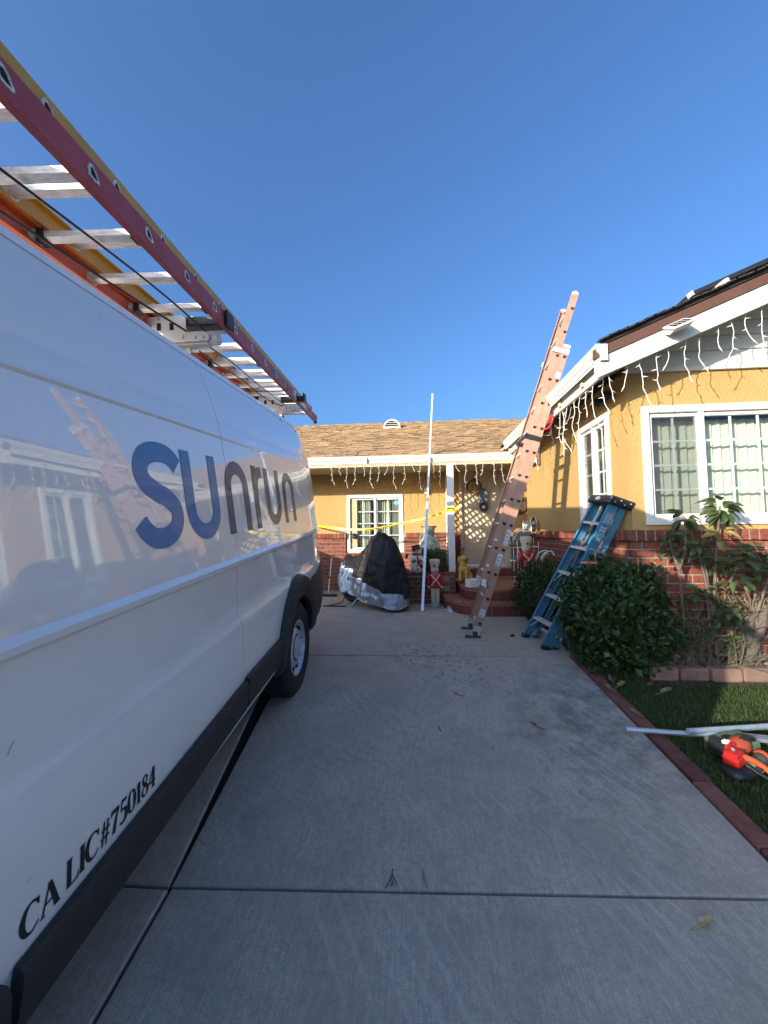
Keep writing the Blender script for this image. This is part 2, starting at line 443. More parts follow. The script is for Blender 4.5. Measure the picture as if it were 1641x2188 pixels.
class MB:
    def __init__(s, M=None):
        s.v, s.f, s.m, s.r, s.M = [], [], [], [], M
        s.rnd = 0.0
    def add(s, vs_, fs, mi=0):
        k = len(s.v)
        s.v.extend((s.M @ Vector(p)) if s.M else Vector(p) for p in vs_)
        for f in fs:
            s.f.append([i + k for i in f])
            s.m.append(mi)
            s.r.append(s.rnd)
        return s
    def quad(s, a, b, c, d, mi=0):
        return s.add((a, b, c, d), ((0, 1, 2, 3),), mi)
    def tri(s, a, b, c, mi=0):
        return s.add((a, b, c), ((0, 1, 2),), mi)
    def obox(s, c, ex, ey, ez, mi=0, ch=0.0):
        c, ex, ey, ez = Vector(c), Vector(ex), Vector(ey), Vector(ez)
        if not ch:
            p = [c + sx * ex + sy * ey + sz * ez for sz in (-1, 1) for sy in (-1, 1) for sx in (-1, 1)]
            return s.add(p, ((0, 2, 3, 1), (4, 5, 7, 6), (0, 1, 5, 4), (2, 6, 7, 3), (0, 4, 6, 2), (1, 3, 7, 5)), mi)
        L = [e.length for e in (ex, ey, ez)]
        ch = min(ch, min(L) * 0.45)
        k = [1 - ch / l for l in L]
        vs_, idx = [], {}
        for sx in (-1, 1):
            for sy in (-1, 1):
                for sz in (-1, 1):
                    for ax in range(3):
                        f = [k[0], k[1], k[2]]
                        f[ax] = 1.0
                        idx[(sx, sy, sz, ax)] = len(vs_)
                        vs_.append(c + sx * f[0] * ex + sy * f[1] * ey + sz * f[2] * ez)
        F = []
        for s1 in (-1, 1):
            F.append([idx[(s1, a, b, 0)] for a, b in ((-1, -1), (1, -1), (1, 1), (-1, 1))][::s1])
            F.append([idx[(a, s1, b, 1)] for a, b in ((-1, -1), (-1, 1), (1, 1), (1, -1))][::s1])
            F.append([idx[(a, b, s1, 2)] for a, b in ((-1, -1), (1, -1), (1, 1), (-1, 1))][::s1])
        for a in (-1, 1):
            for b in (-1, 1):
                F.append([idx[(a, b, -1, 0)], idx[(a, b, 1, 0)], idx[(a, b, 1, 1)], idx[(a, b, -1, 1)]][::a * b])
                F.append([idx[(a, -1, b, 0)], idx[(a, -1, b, 2)], idx[(a, 1, b, 2)], idx[(a, 1, b, 0)]][::a * b])
                F.append([idx[(-1, a, b, 1)], idx[(1, a, b, 1)], idx[(1, a, b, 2)], idx[(-1, a, b, 2)]][::a * b])
        for sx in (-1, 1):
            for sy in (-1, 1):
                for sz in (-1, 1):
                    F.append([idx[(sx, sy, sz, 0)], idx[(sx, sy, sz, 1)], idx[(sx, sy, sz, 2)]][::sx * sy * sz])
        return s.add(vs_, F, mi)
    def box(s, x0, x1, y0, y1, z0, z1, mi=0, ch=0.0):
        return s.obox(((x0 + x1) / 2, (y0 + y1) / 2, (z0 + z1) / 2), ((x1 - x0) / 2, 0, 0), (0, (y1 - y0) / 2, 0), (0, 0, (z1 - z0) / 2), mi, ch)
    def beam(s, p, q, w, d, upv=(0, 0, 1), mi=0, ch=0.0):
        p, q, upv = Vector(p), Vector(q), Vector(upv)
        t = (q - p)
        l = t.length
        t.normalize()
        a = t.cross(upv).normalized()
        b = a.cross(t).normalized()
        return s.obox((p + q) / 2, a * w / 2, t * l / 2, b * d / 2, mi, ch)
    def tube(s, pts, r, n=8, mi=0, cap=True):
        pts = [Vector(p) for p in pts]
        rs = r if hasattr(r, '__len__') else [r] * len(pts)
        vs_, F = [], []
        pv = None
        for i, p in enumerate(pts):
            t = (pts[min(i + 1, len(pts) - 1)] - pts[max(i - 1, 0)])
            if t.length < 1e-9:
                t = Vector((0, 0, 1))
            t.normalize()
            if pv is None:
                pv = t.orthogonal().normalized()
            a = (pv - t * pv.dot(t))
            a = a.normalized() if a.length > 1e-6 else t.orthogonal().normalized()
            pv = a
            b = t.cross(a)
            for k in range(n):
                an = 2 * math.pi * k / n
                vs_.append(p + rs[i] * (math.cos(an) * a + math.sin(an) * b))
        for i in range(len(pts) - 1):
            for k in range(n):
                F.append((i * n + k, i * n + (k + 1) % n, (i + 1) * n + (k + 1) % n, (i + 1) * n + k))
        if cap:
            F.append(list(range(n))[::-1])
            F.append([(len(pts) - 1) * n + k for k in range(n)])
        return s.add(vs_, F, mi)
    def lathe(s, prof, c=(0, 0, 0), n=24, mi=0, ax=((1, 0, 0), (0, 1, 0), (0, 0, 1)), sx=1.0, sy=1.0, cap=True):
        c = Vector(c)
        A = [Vector(a) for a in ax]
        vs_, F = [], []
        for r, z in prof:
            for k in range(n):
                an = 2 * math.pi * k / n
                vs_.append(c + A[0] * (r * math.cos(an) * sx) + A[1] * (r * math.sin(an) * sy) + A[2] * z)
        for i in range(len(prof) - 1):
            for k in range(n):
                F.append((i * n + k, i * n + (k + 1) % n, (i + 1) * n + (k + 1) % n, (i + 1) * n + k))
        if cap and prof[0][0] > 1e-4:
            F.append(list(range(n))[::-1])
        if cap and prof[-1][0] > 1e-4:
            F.append([(len(prof) - 1) * n + k for k in range(n)])
        return s.add(vs_, F, mi)
    def ball(s, c, rx, ry=None, rz=None, nu=14, nv=8, mi=0):
        ry = rx if ry is None else ry
        rz = rx if rz is None else rz
        pr = [(max(1e-5, math.sin(math.pi * i / nv)), -math.cos(math.pi * i / nv)) for i in range(nv + 1)]
        return s.lathe(pr, c, nu, mi, ((rx, 0, 0), (0, ry, 0), (0, 0, rz)))
    def prism(s, poly, a, b, mi=0):
        """poly: 3d points of one face; extruded by vector a->b offset"""
        a, b = Vector(a), Vector(b)
        n = len(poly)
        vs_ = [Vector(p) + a for p in poly] + [Vector(p) + b for p in poly]
        F = [list(range(n))[::-1], [n + i for i in range(n)]] + [(i, (i + 1) % n, n + (i + 1) % n, n + i) for i in range(n)]
        return s.add(vs_, F, mi)
    def mesh(s, name, mats, smooth=None):
        me = bpy.data.meshes.new(name)
        me.from_pydata([tuple(p) for p in s.v], [], s.f)
        for m in (mats if isinstance(mats, (list, tuple)) else [mats]):
            me.materials.append(m)
        if any(s.m):
            me.polygons.foreach_set('material_index', s.m)
        if any(s.r):
            at = me.attributes.new('rnd', 'FLOAT', 'FACE')
            at.data.foreach_set('value', s.r)
        if smooth is not None:
            me.polygons.foreach_set('use_smooth', [True] * len(me.polygons))
            me.set_sharp_from_angle(angle=R(smooth))
        me.update()
        return me
    def build(s, name, mats, parent=None, smooth=None, mw=I4, **tg):
        o = bpy.data.objects.new(name, s.mesh(name, mats, smooth))
        put(o, parent, mw)
        return tag(o, **tg)

def inst(name, me, parent, mw, **tg):
    o = bpy.data.objects.new(name, me)
    put(o, parent, mw)
    return tag(o, **tg)

def clone(root, mw, **tg):
    """copy a thing built about its own origin, with parts and sub-parts"""
    r = root.copy()
    old = WM[root.name]
    C.objects.link(r)
    r.matrix_basis = mw
    WM[r.name] = mw
    for ch in [o for o in bpy.data.objects if o.parent == root]:
        c = ch.copy()
        C.objects.link(c)
        c.parent = r
        for g in [o for o in bpy.data.objects if o.parent == ch]:
            d = g.copy()
            C.objects.link(d)
            d.parent = c
    tag(r, **tg)
    return r

def local(root_mw, o):
    """re-seat a part built in the thing's own frame"""
    o.matrix_parent_inverse = I4
    return o

def smooth_path(pts, k=6):
    P_ = [Vector(p) for p in pts]
    out = []
    for i in range(len(P_) - 1):
        p0, p1, p2, p3 = P_[max(i - 1, 0)], P_[i], P_[i + 1], P_[min(i + 2, len(P_) - 1)]
        for j in range(k):
            t = j / k
            out.append(0.5 * ((2 * p1) + (p2 - p0) * t + (2 * p0 - 5 * p1 + 4 * p2 - p3) * t * t + (3 * p1 - p0 - 3 * p2 + p3) * t ** 3))
    out.append(P_[-1])
    return out

def text_mesh(txt, size, extr=0.0008, shear=0.0, bold=0.0):
    cu = bpy.data.curves.new('text', 'FONT')
    cu.body = txt
    cu.size = size
    cu.extrude = extr
    cu.shear = shear
    cu.offset = bold
    cu.align_x, cu.align_y = 'CENTER', 'CENTER'
    cu.resolution_u = 2
    o = bpy.data.objects.new('text', cu)
    C.objects.link(o)
    dg = bpy.context.evaluated_depsgraph_get()
    me = bpy.data.meshes.new_from_object(o.evaluated_get(dg))
    bpy.data.objects.remove(o)
    bpy.data.curves.remove(cu)
    me.materials.clear()
    return me

SLOPE, Y0 = 0.089, 3.97
def gz(y):
    return min(0.0, SLOPE * (y - Y0))

# ------------------------------------------------------------------ the ground
MB().quad((-60, -60, -1.6), (60, -60, -1.6), (60, 60, -1.6), (-60, 60, -1.6)).build('ground', MT['earth'], kind='structure')
MB().quad((-60, -17, -0.97), (60, -17, -0.97), (60, -7.2, -0.97), (-60, -7.2, -0.97)).build('street', MT['asphalt'], kind='structure')
b = MB()
b.quad((-30, -7.0, -1.0), (-4.4, -7.0, -1.0), (-4.4, 3.95, -0.03), (-30, 3.95, -0.03))
b.quad((-30, 3.95, -0.03), (-4.4, 3.95, -0.03), (-4.4, 20, -0.03), (-30, 20, -0.03))
b.build('side_yard', MT['earth'], kind='structure')

drive = thing('driveway', None, None, (0, 3, 0), kind='structure')
b = MB()
for x0, x1 in ((-4.4, 1.5),):
    b.quad((x0, -7.2, gz(-7.2) - 0.02), (x1, -7.2, gz(-7.2) - 0.02), (x1, Y0, -0.02), (x0, Y0, -0.02))
    b.quad((x0, Y0, -0.02), (x1 + 0.1, Y0, -0.02), (x1 + 0.1, 8.2, -0.02), (x0, 8.2, -0.02))
b.build('joint_bed', MT['dark'], drive)
def slab(poly):
    """a slab with a rounded top edge; poly counter-clockwise in plan"""
    c = sum((Vector((*p, 0)) for p in poly), Vector()) / len(poly)
    def ring(inset, dz):
        out = []
        n = len(poly)
        for i in range(n):
            a, p, d = (Vector((*poly[(i - 1) % n], 0)), Vector((*poly[i], 0)), Vector((*poly[(i + 1) % n], 0)))
            e1, e2 = (p - a).normalized(), (d - p).normalized()
            n1, n2 = Vector((-e1.y, e1.x, 0)), Vector((-e2.y, e2.x, 0))
            m = (n1 + n2)
            m = m / max(0.3, m.dot(n1))
            q_ = p + m * inset
            out.append((q_.x, q_.y, (gz(q_.y) if c.y < Y0 else 0.0) + dz))
        return out
    rs = [ring(0, -0.03), ring(0, -0.006), ring(0.004, -0.001), ring(0.010, 0)]
    b = MB()
    n = len(poly)
    vs_ = [p for r_ in rs for p in r_]
    F = [(i * n + k, i * n + (k + 1) % n, (i + 1) * n + (k + 1) % n, (i + 1) * n + k) for i in range(3) for k in range(n)]
    F.append([3 * n + k for k in range(n)])
    b.add(vs_, F)
    return b.build('concrete_slab', MT['concrete'], drive)
G = 0.007
def jx(y):                                                   # the long joint under the van's edge
    return -1.05 - (y - 1.6) * 0.165 if y < 3.2 else -1.315
J1 = lambda x: 4.02 + 0.024 * (x + 1.1)
J2 = lambda x: 1.60 + 0.045 * (x + 1.15)
slab([(jx(J2(-1.05)) + G, J2(-1.05) + G), (1.49, J2(1.49) + G), (1.5, 4.025), (jx(3.95) + G, 3.955)])
slab([(-0.52, -7.0), (1.47, -7.0), (1.49, J2(1.49) - G), (-1.045 + G, J2(-1.05) - G)])
slab([(-4.3, 1.55), (jx(1.6) - G, J2(-1.1) + G), (jx(3.2) - G, 3.2), (jx(3.95) - G, 3.945), (-4.3, 3.93)])
slab([(-4.3, -7.0), (-0.52 - 2 * G, -7.0), (-1.045 - G, J2(-1.1) - G), (-4.3, 1.55 - 2 * G)])
slab([(-4.3, 3.958), (-1.3, 3.985), (1.5, 4.055), (1.62, 4.3), (1.62, 8.2), (-4.3, 8.2)])

# lawn, bed and soil
b = MB()
ys = [-7.0, -4, -2, 0, 1, 2, 3, 3.58]
for i in range(len(ys) - 1):
    b.quad((1.585, ys[i], gz(ys[i]) - 0.03), (12, ys[i], gz(ys[i]) - 0.03), (12, ys[i + 1], gz(ys[i + 1]) - 0.03), (1.585, ys[i + 1], gz(ys[i + 1]) - 0.03))
b.build('lawn', MT['turf'], kind='structure')
b = MB()
nx, ny = 44, 30
gv = [[(1.55 + 4.5 * i / nx, 3.3 + 2.6 * j / ny) for i in range(nx + 1)] for j in range(ny + 1)]
vs_ = [(x, y, -0.125 + 0.155 * max(0, min(1, (y - 3.40) / 0.28)) + 0.035 * mnoise.noise((x * 5, y * 5, 0)) + 0.02 * mnoise.noise((x * 17, y * 17, 3))) for row in gv for x, y in row]
b.add(vs_, [(j * (nx + 1) + i, j * (nx + 1) + i + 1, (j + 1) * (nx + 1) + i + 1, (j + 1) * (nx + 1) + i) for j in range(ny) for i in range(nx)])
b.build('flower_bed', MT['soil'], smooth=180, kind='structure')

sw_ = thing('shade_wall', 'unseen wall added beyond the van to shade the lower porch wall', 'wall', (-5.2, 1, -0.3))  # out of view, added so its shadow falls low on the porch wall
MB().box(-5.28, -5.12, -6.5, 9.0, -1.2, 1.86).build('wall_body', MT['mortar'], sw_)
MB().box(-5.32, -5.08, -6.5, 9.0, 1.86, 1.94, 0, 0.01).build('coping', MT['concrete'], sw_)

# brick shapes shared by all copies
def brick_mesh(l, h, d, ch=0.004, name='brick', m='brick'):
    return MB().obox((0, 0, 0), (l / 2, 0, 0), (0, d / 2, 0), (0, 0, h / 2), 0, ch).mesh(name, MT[m])
def rz(a):
    return Matrix.Rotation(a, 4, 'Z')
def T(*p):
    return Matrix.Translation(p)

# red edging along the drive
ed = thing('brick_edging', 'flush row of dark red edging bricks between driveway and lawn', 'edging', (1.55, 2, -0.15), group=None)
cuts = [4.056, 3.84, 3.504, 3.143, 2.764, 2.341, 1.93, 1.53, 1.13, 0.72, 0.3, -0.1, -0.6]
for i in range(len(cuts) - 1):
    y1, y0 = cuts[i] - 0.003, cuts[i + 1] + 0.003
    me = MB().box(-0.05, 0.05, -(y1 - y0) / 2, (y1 - y0) / 2, -0.05, 0.012, 0, 0.006).mesh('edging_brick', MT['paver'])
    yc = (y0 + y1) / 2
    x = 1.552 if yc > 1.5 else 1.545
    m = T(x + 0.006 * math.sin(i * 2.1), yc, gz(yc)) @ Matrix.Rotation(math.atan(SLOPE) if yc < Y0 else 0, 4, 'X') @ rz(0.012 * math.sin(i * 1.7))
    inst('edging_brick', me, ed, m)
ed2 = thing('bed_edging', 'raised row of rough tan blocks between lawn and flower bed', 'edging', (2.5, 3.56, -0.04))
for i in range(8):
    w = 0.235 + 0.012 * math.sin(i * 3.3)
    b = MB().box(-w / 2, w / 2, -0.055, 0.055, -0.04, 0.075 + 0.006 * math.sin(i * 5), 0, 0.014)
    b.build('edging_block', MT['block'], ed2, None, T(2.09 + 0.25 * i, 3.585 + 0.008 * math.sin(i * 2.2), 0.0) @ rz(0.03 * math.sin(i * 1.3)))
gw = thing('garden_wall', 'low red brick kerb wall below the blue stepladder', 'garden wall', (1.66, 4.7, 0))
MB().box(1.625, 1.70, 4.07, 5.5, -0.03, 0.185).build('mortar_core', MT['mortar'], gw)
bm_ = brick_mesh(0.20, 0.066, 0.1, 0.006)
for k in range(3):
    for j in range(7):
        y = 4.17 + 0.209 * j + (0.1 if k % 2 else 0)
        inst('brick', bm_, gw, T(1.66 + 0.004 * math.sin(j * 3 + k), y, 0.025 + 0.072 * k) @ rz(math.pi / 2 + 0.02 * math.sin(j * 2 + k)))

# ------------------------------------------------------------------ the house
house = thing('house', 'single storey yellow stucco house with red brick skirting and tan shingle roof', 'house', (3.5, 8, 0))
XS, YF, YB = 2.05, 3.85, 8.2
YE = 7.2                                                     # far end of the side wall
def wall_with_hole(name, x0, x1, y0, y1, z0, z1, hole, axis):
    """a wall box with one or two rectangular openings (a0, a1, z0, z1) along its axis"""
    b = MB()
    a = x0 if axis == 'x' else y0
    end = x1 if axis == 'x' else y1
    for h in sorted(hole) + [None]:
        nxt = h[0] if h else end
        def bx(a0, a1, c0, c1):
            if a1 - a0 > 1e-4 and c1 - c0 > 1e-4:
                if axis == 'x':
                    b.box(a0, a1, y0, y1, c0, c1)
                else:
                    b.box(x0, x1, a0, a1, c0, c1)
        bx(a, nxt, z0, z1)
        if h:
            bx(h[0], h[1], z0, h[2])
            bx(h[0], h[1], h[3], z1)
            a = h[1]
    return b
WIN_F, WIN_S, WIN_B, DOOR = (2.185, 4.30, 1.305, 2.425), (4.215, 4.945, 1.315, 2.495), (-1.475, -0.285, 0.85, 2.065), (0.955, 1.885, 0.50, 2.60)
sw = wall_with_hole('side_wall', XS, XS + 0.14, YF + 0.14, YE, -0.1, 2.80, [WIN_S], 'y').build('side_wall', MT['stucco'], house)
fw = wall_with_hole('front_wall', XS, 8.5, YF, YF + 0.14, -0.1, 2.78, [WIN_F], 'x').build('front_wall', MT['stucco'], house)
bw = wall_with_hole('porch_wall', -5.2, 2.8, YB, YB + 0.14, -0.1, 2.75, [WIN_B, DOOR], 'x').build('porch_wall', MT['stucco'], house)
b = MB().box(XS, 2.8, YE, YE + 0.10, -0.1, 2.8)
b.box(2.62, 2.76, YE + 0.1, YB, -0.1, 2.8)
b.build('return_wall', MT['stucco'], house)

# brick skirting: mortar body, single bricks, rowlock caps
CO, BL = 0.079, 0.2155
front_b = MB().box(XS - 0.048, 8.5, YF - 0.046, YF, -0.1, 1.150).build('brick_skirt', MT['mortar'], house)
side_b = MB().box(XS - 0.046, XS, YF, YE, -0.1, 1.150).build('brick_skirt', MT['mortar'], house)
MB().box(DOOR[1] + 0.06, 2.62, YB - 0.046, YB, -0.1, 1.15).build('brick_skirt', MT['mortar'], house)
back_b = MB()
back_b.box(-5.2, WIN_B[0] - 0.03, YB - 0.046, YB, -0.1, 1.150).box(WIN_B[1] + 0.02, DOOR[0] - 0.06, YB - 0.046, YB, -0.1, 1.150).box(WIN_B[0] - 0.03, WIN_B[1] + 0.02, YB - 0.046, YB, -0.1, 0.73)
back_b = back_b.build('brick_skirt', MT['mortar'], house)
me_b = brick_mesh(0.2035, 0.067, 0.06, 0.004)
me_c = brick_mesh(0.067, 0.098, 0.10, 0.005, 'cap_brick')
def jit(i, a=0.0022):
    return a * math.sin(i * 12.9898) 
k = 0
rest = MB()
def rest_brick(c, ex, ey, ez):
    rest.rnd = random.random()
    rest.obox(c, ex, ey, ez)
HL = 0.006
def course(a, e, off):
    """bricks of one course between a and e, clipped at both ends: (centre, length)"""
    out = []
    x = a - off
    while x < e:
        l, r_ = max(a, x), min(e, x + BL - 2 * HL)
        if r_ - l > 0.03:
            out.append(((l + r_) / 2, r_ - l))
        x += BL
    return out
lens = {}
def piece(l):
    key = round(l, 2)
    if key not in lens:
        lens[key] = brick_mesh(l, 0.067, 0.06, 0.004)
    return lens[key]
for row in range(14):
    z = 1.108 - row * CO
    off = 0 if row % 2 else BL / 2
    for x, l in course(XS - 0.052, 8.4, off):
        k += 1
        if x < 3.45:
            inst('brick', piece(l), front_b, T(x + jit(k), YF - 0.026 + jit(k * 3, 0.0018), z) @ rz(jit(k * 7, 0.006)))
        else:
            rest_brick((x, YF - 0.024, z), (l / 2, 0, 0), (0, 0.03, 0), (0, 0, 0.0335))
    for y, l in course(YF + 0.010, YE, BL / 2 - off):
        k += 1
        if row < 11 and y < 6.6:
            inst('brick', piece(l), side_b, T(XS - 0.026 + jit(k * 5, 0.0018), y + jit(k), z) @ rz(math.pi / 2 + jit(k * 7, 0.006)))
        else:
            rest_brick((XS - 0.024, y, z), (0.03, 0, 0), (0, l / 2, 0), (0, 0, 0.0335))
    segs = [(-5.1, WIN_B[0] - 0.035), (WIN_B[1] + 0.03, DOOR[0] - 0.065), (DOOR[1] + 0.065, 2.6)]
    if z < 0.70:
        segs[0] = (-5.1, DOOR[0] - 0.065)
        segs[1] = (0, 0)
    for a, e in segs:
        for x, l in course(a, e, off):
            rest_brick((x, YB - 0.026, z), (l / 2, 0, 0), (0, 0.03, 0), (0, 0, 0.0335))
for j in range(75):
    x = XS - 0.096 + 0.0815 * (j + 0.5)
    if x < 3.5:
        inst('cap_brick', me_c, front_b, T(x + jit(j), YF - 0.045 + jit(j * 3), 1.199 + jit(j * 5)))
    else:
        rest_brick((x, YF - 0.045, 1.199), (0.0335, 0, 0), (0, 0.05, 0), (0, 0, 0.049))
for j in range(41):
    y = YF + 0.005 + 0.0815 * (j + 0.5)
    if y < YE:
        inst('cap_brick', me_c, side_b, T(XS - 0.045 + jit(j * 3), y + jit(j), 1.199 + jit(j * 5)) @ rz(math.pi / 2))
for j in range(96):
    x = -5.2 + 0.0815 * (j + 0.5)
    if not (WIN_B[0] - 0.05 < x < WIN_B[1] + 0.05) and not (DOOR[0] - 0.08 < x < DOOR[1] + 0.08) and x < 2.6:
        rest_brick((x, YB - 0.045, 1.199), (0.0335, 0, 0), (0, 0.05, 0), (0, 0, 0.049))
    elif WIN_B[0] - 0.05 < x < WIN_B[1] + 0.05:
        rest_brick((x, YB - 0.05, 0.775), (0.0335, 0, 0), (0, 0.06, 0), (0, 0, 0.045))
rest.build('distant_brickwork', MT['brick'], house, kind='stuff')
b = MB()
b.box(XS - 0.084, 8.5, YF - 0.084, YF, 1.150, 1.2440)                                   # mortar between the caps
b.box(XS - 0.083, XS, YF, YE, 1.150, 1.2435)
b.box(-5.2, WIN_B[0] - 0.03, YB - 0.084, YB, 1.150, 1.2435).box(WIN_B[1] + 0.02, DOOR[0] - 0.06, YB - 0.084, YB, 1.150, 1.2435)
b.box(WIN_B[0] - 0.03, WIN_B[1] + 0.02, YB - 0.098, YB, 0.731, 0.812)
b.build('cap_mortar', MT['mortar'], house)

# windows: frame, sashes, muntins, glass, what hangs behind
def window(plane, a0, a1, z0, z1, sashes, inward, mull_w=0.05, sill=0.0, label=None, trim=0.055):
    """plane 'x' wall runs along x (faces -y) at y=inward[0]; 'y' wall runs along y (faces -x)"""
    base = inward
    def P3(a, d, z):                                          # d = depth behind the outer face
        return (a, base + d, z) if plane == 'x' else (base + d, a, z)
    def bx(b, a0_, a1_, d0, d1, c0, c1, mi=0, ch=0.0):
        if plane == 'x':
            return b.box(a0_, a1_, base + d0, base + d1, c0, c1, mi, ch)
        return b.box(base + d0, base + d1, a0_, a1_, c0, c1, mi, ch)
    b = MB()
    t = trim
    bx(b, a0 - 0.012, a1 + 0.012, -0.022, 0.05, z1 - t, z1 + 0.012, 0, 0.004)
    bx(b, a0 - 0.012, a1 + 0.012, -0.022, 0.05, z0 - 0.012, z0 + t, 0, 0.004)
    bx(b, a0 - 0.012, a0 + t, -0.0215, 0.05, z0 + t, z1 - t, 0, 0.004)
    bx(b, a1 - t, a1 + 0.012, -0.0215, 0.05, z0 + t, z1 - t, 0, 0.004)
    fr = b.build('window', MT['white'], house, smooth=None)
    n = len(sashes)
    xs = [s_[0] for s_ in sashes] + [sashes[-1][1]]
    for i, (s0, s1, cols, rows, kind) in enumerate(sashes):
        d = 0.028 if kind != 'slide' else 0.045
        w = 0.038
        b = MB()
        bx(b, s0, s1, d - 0.018, d + 0.018, z1 - t - w, z1 - t, 0, 0.003)
        bx(b, s0, s1, d - 0.018, d + 0.018, z0 + t, z0 + t + w, 0, 0.003)
        bx(b, s0, s0 + w, d - 0.0175, d + 0.0175, z0 + t + w, z1 - t - w, 0, 0.003)
        bx(b, s1 - w, s1, d - 0.0175, d + 0.0175, z0 + t + w, z1 - t - w, 0, 0.003)
        b.build('sash', MT['white'], fr)
        g0, g1, h0, h1 = s0 + w, s1 - w, z0 + t + w, z1 - t - w
        bb = MB()
        for c in range(1, cols):
            x = g0 + (g1 - g0) * c / cols
            bx(bb, x - 0.010, x + 0.010, d + 0.002, d + 0.010, h0, h1)
        for r_ in range(1, rows):
            z = h0 + (h1 - h0) * r_ / rows
            bx(bb, g0, g1, d + 0.001, d + 0.009, z - 0.010, z + 0.010)
        if bb.v:
            bb.build('muntin', MT['white'], fr)
        MB().quad(P3(g0, d - 0.003, h0), P3(g1, d - 0.003, h0), P3(g1, d - 0.003, h1), P3(g0, d - 0.003, h1)).build('pane', MT['glass'], fr)
        if kind == 'screen':
            bb = MB()
            bb.quad(P3(g0, d - 0.014, h0), P3(g1, d - 0.014, h0), P3(g1, d - 0.014, h1), P3(g0, d - 0.014, h1))
            bb.build('insect_screen', MT['screen'], fr)
    return fr, P3, bx

# big front window: slider, centre pane, slider; vertical blinds behind
fr, P3, bx = window('x', *WIN_F, [(2.24, 2.715, 2, 4, 'screen'), (2.715, 3.77, 4, 4, 'fixed'), (3.77, 4.245, 2, 4, 'screen')], YF)
for x in (2.69, 3.745):
    bx(MB(), x, x + 0.05, -0.012, 0.05, 1.36, 2.37, 0, 0.004).build('mullion', MT['white'], fr)
x = 2.25
i = 0
while x < 4.28:
    a = R(-22 + 5 * math.sin(i * 1.9))
    w = 0.036
    b = MB().obox((x, YF + 0.17, 1.83), (w * math.cos(a), w * math.sin(a), 0), (-0.0006 * math.sin(a), 0.0006 * math.cos(a), 0), (0, 0, 0.50))
    b.build('blind_slat', MT['blind'], fr)
    x += 0.079
    i += 1
bx(MB(), 2.24, 4.25, 0.145, 0.195, 2.33, 2.38).build('blind_rail', MT['dark'], fr)
# side window
fr, P3, bx = window('y', *WIN_S, [(4.27, 4.60, 2, 4, 'fixed'), (4.58, 4.89, 1, 4, 'screen')], XS)
b = MB()
bx(b, 4.565, 4.605, -0.012, 0.05, 1.37, 2.44, 0, 0.004)
b.build('mullion', MT['white'], fr)
for i in range(9):
    y = 4.25 + 0.085 * i
    a = R(62 + 5 * math.sin(i * 1.3))
    MB().obox((XS + 0.16, y, 1.9), (0.042 * math.cos(a), 0.042 * math.sin(a), 0), (-0.0006 * math.sin(a), 0.0006 * math.cos(a), 0), (0, 0, 0.55)).build('blind_slat', MT['blind'], fr)
# porch window, its curtains and the round flue plate
fr, P3, bx = window('x', *WIN_B, [(-1.43, -0.86, 2, 4, 'slide'), (-0.88, -0.33, 2, 4, 'fixed')], YB, trim=0.06)
b = MB()
bx(b, -0.90, -0.85, -0.012, 0.05, 0.92, 2.0, 0, 0.004)
b.build('mullion', MT['white'], fr)
for x0, x1 in ((-1.30, -0.98), (-0.86, -0.55), (-0.52, -0.34)):
    b = MB()
    n = 26
    top = [(x0 + (x1 - x0) * i / n, YB + 0.13 + 0.022 * math.sin(i * 1.55), z) for z in (2.03, 0.88) for i in range(n + 1)]
    b.add(top, [(i, i + 1, n + 2 + i, n + 1 + i) for i in range(n)])
    b.build('curtain', MT['curtain'], fr, smooth=180)
b = MB()
b.lathe([(0.055, -0.012), (0.062, 0.0), (0.05, 0.006)], (-1.33, YB - 0.01, 1.19), 20, 0, ((1, 0, 0), (0, 0, 1), (0, -1, 0)))
b.build('flue_outlet', MT['black'], fr, smooth=40)
MB().box(-1.43, -1.27, YB + 0.02, YB + 0.03, 0.95, 1.98).build('filler_panel', MT['tan'], fr)
me = MB()
me.lathe([(0.05, 0), (0.05, 0.002)], (-0.42, YB + 0.018, 1.90), 18, 0, ((1, 0, 0), (0, 0, 1), (0, -1, 0)))
m_, t_, b_ = nodes('blue sticker'); P(b_, Base_Color=(0.12, 0.42, 0.72), Roughness=0.4)
me.build('round_sticker', m_, fr)
# rooms behind the glass
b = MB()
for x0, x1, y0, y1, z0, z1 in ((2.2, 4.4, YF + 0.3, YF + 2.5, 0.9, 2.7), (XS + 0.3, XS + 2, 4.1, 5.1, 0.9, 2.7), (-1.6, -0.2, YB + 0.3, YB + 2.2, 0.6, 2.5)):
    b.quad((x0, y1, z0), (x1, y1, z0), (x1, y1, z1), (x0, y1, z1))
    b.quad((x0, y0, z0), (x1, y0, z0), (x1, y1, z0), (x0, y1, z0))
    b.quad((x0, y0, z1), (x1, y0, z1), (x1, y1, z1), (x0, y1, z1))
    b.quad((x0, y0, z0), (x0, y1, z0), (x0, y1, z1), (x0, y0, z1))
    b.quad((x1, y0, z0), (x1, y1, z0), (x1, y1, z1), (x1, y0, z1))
b.build('room', MT['room'], house)

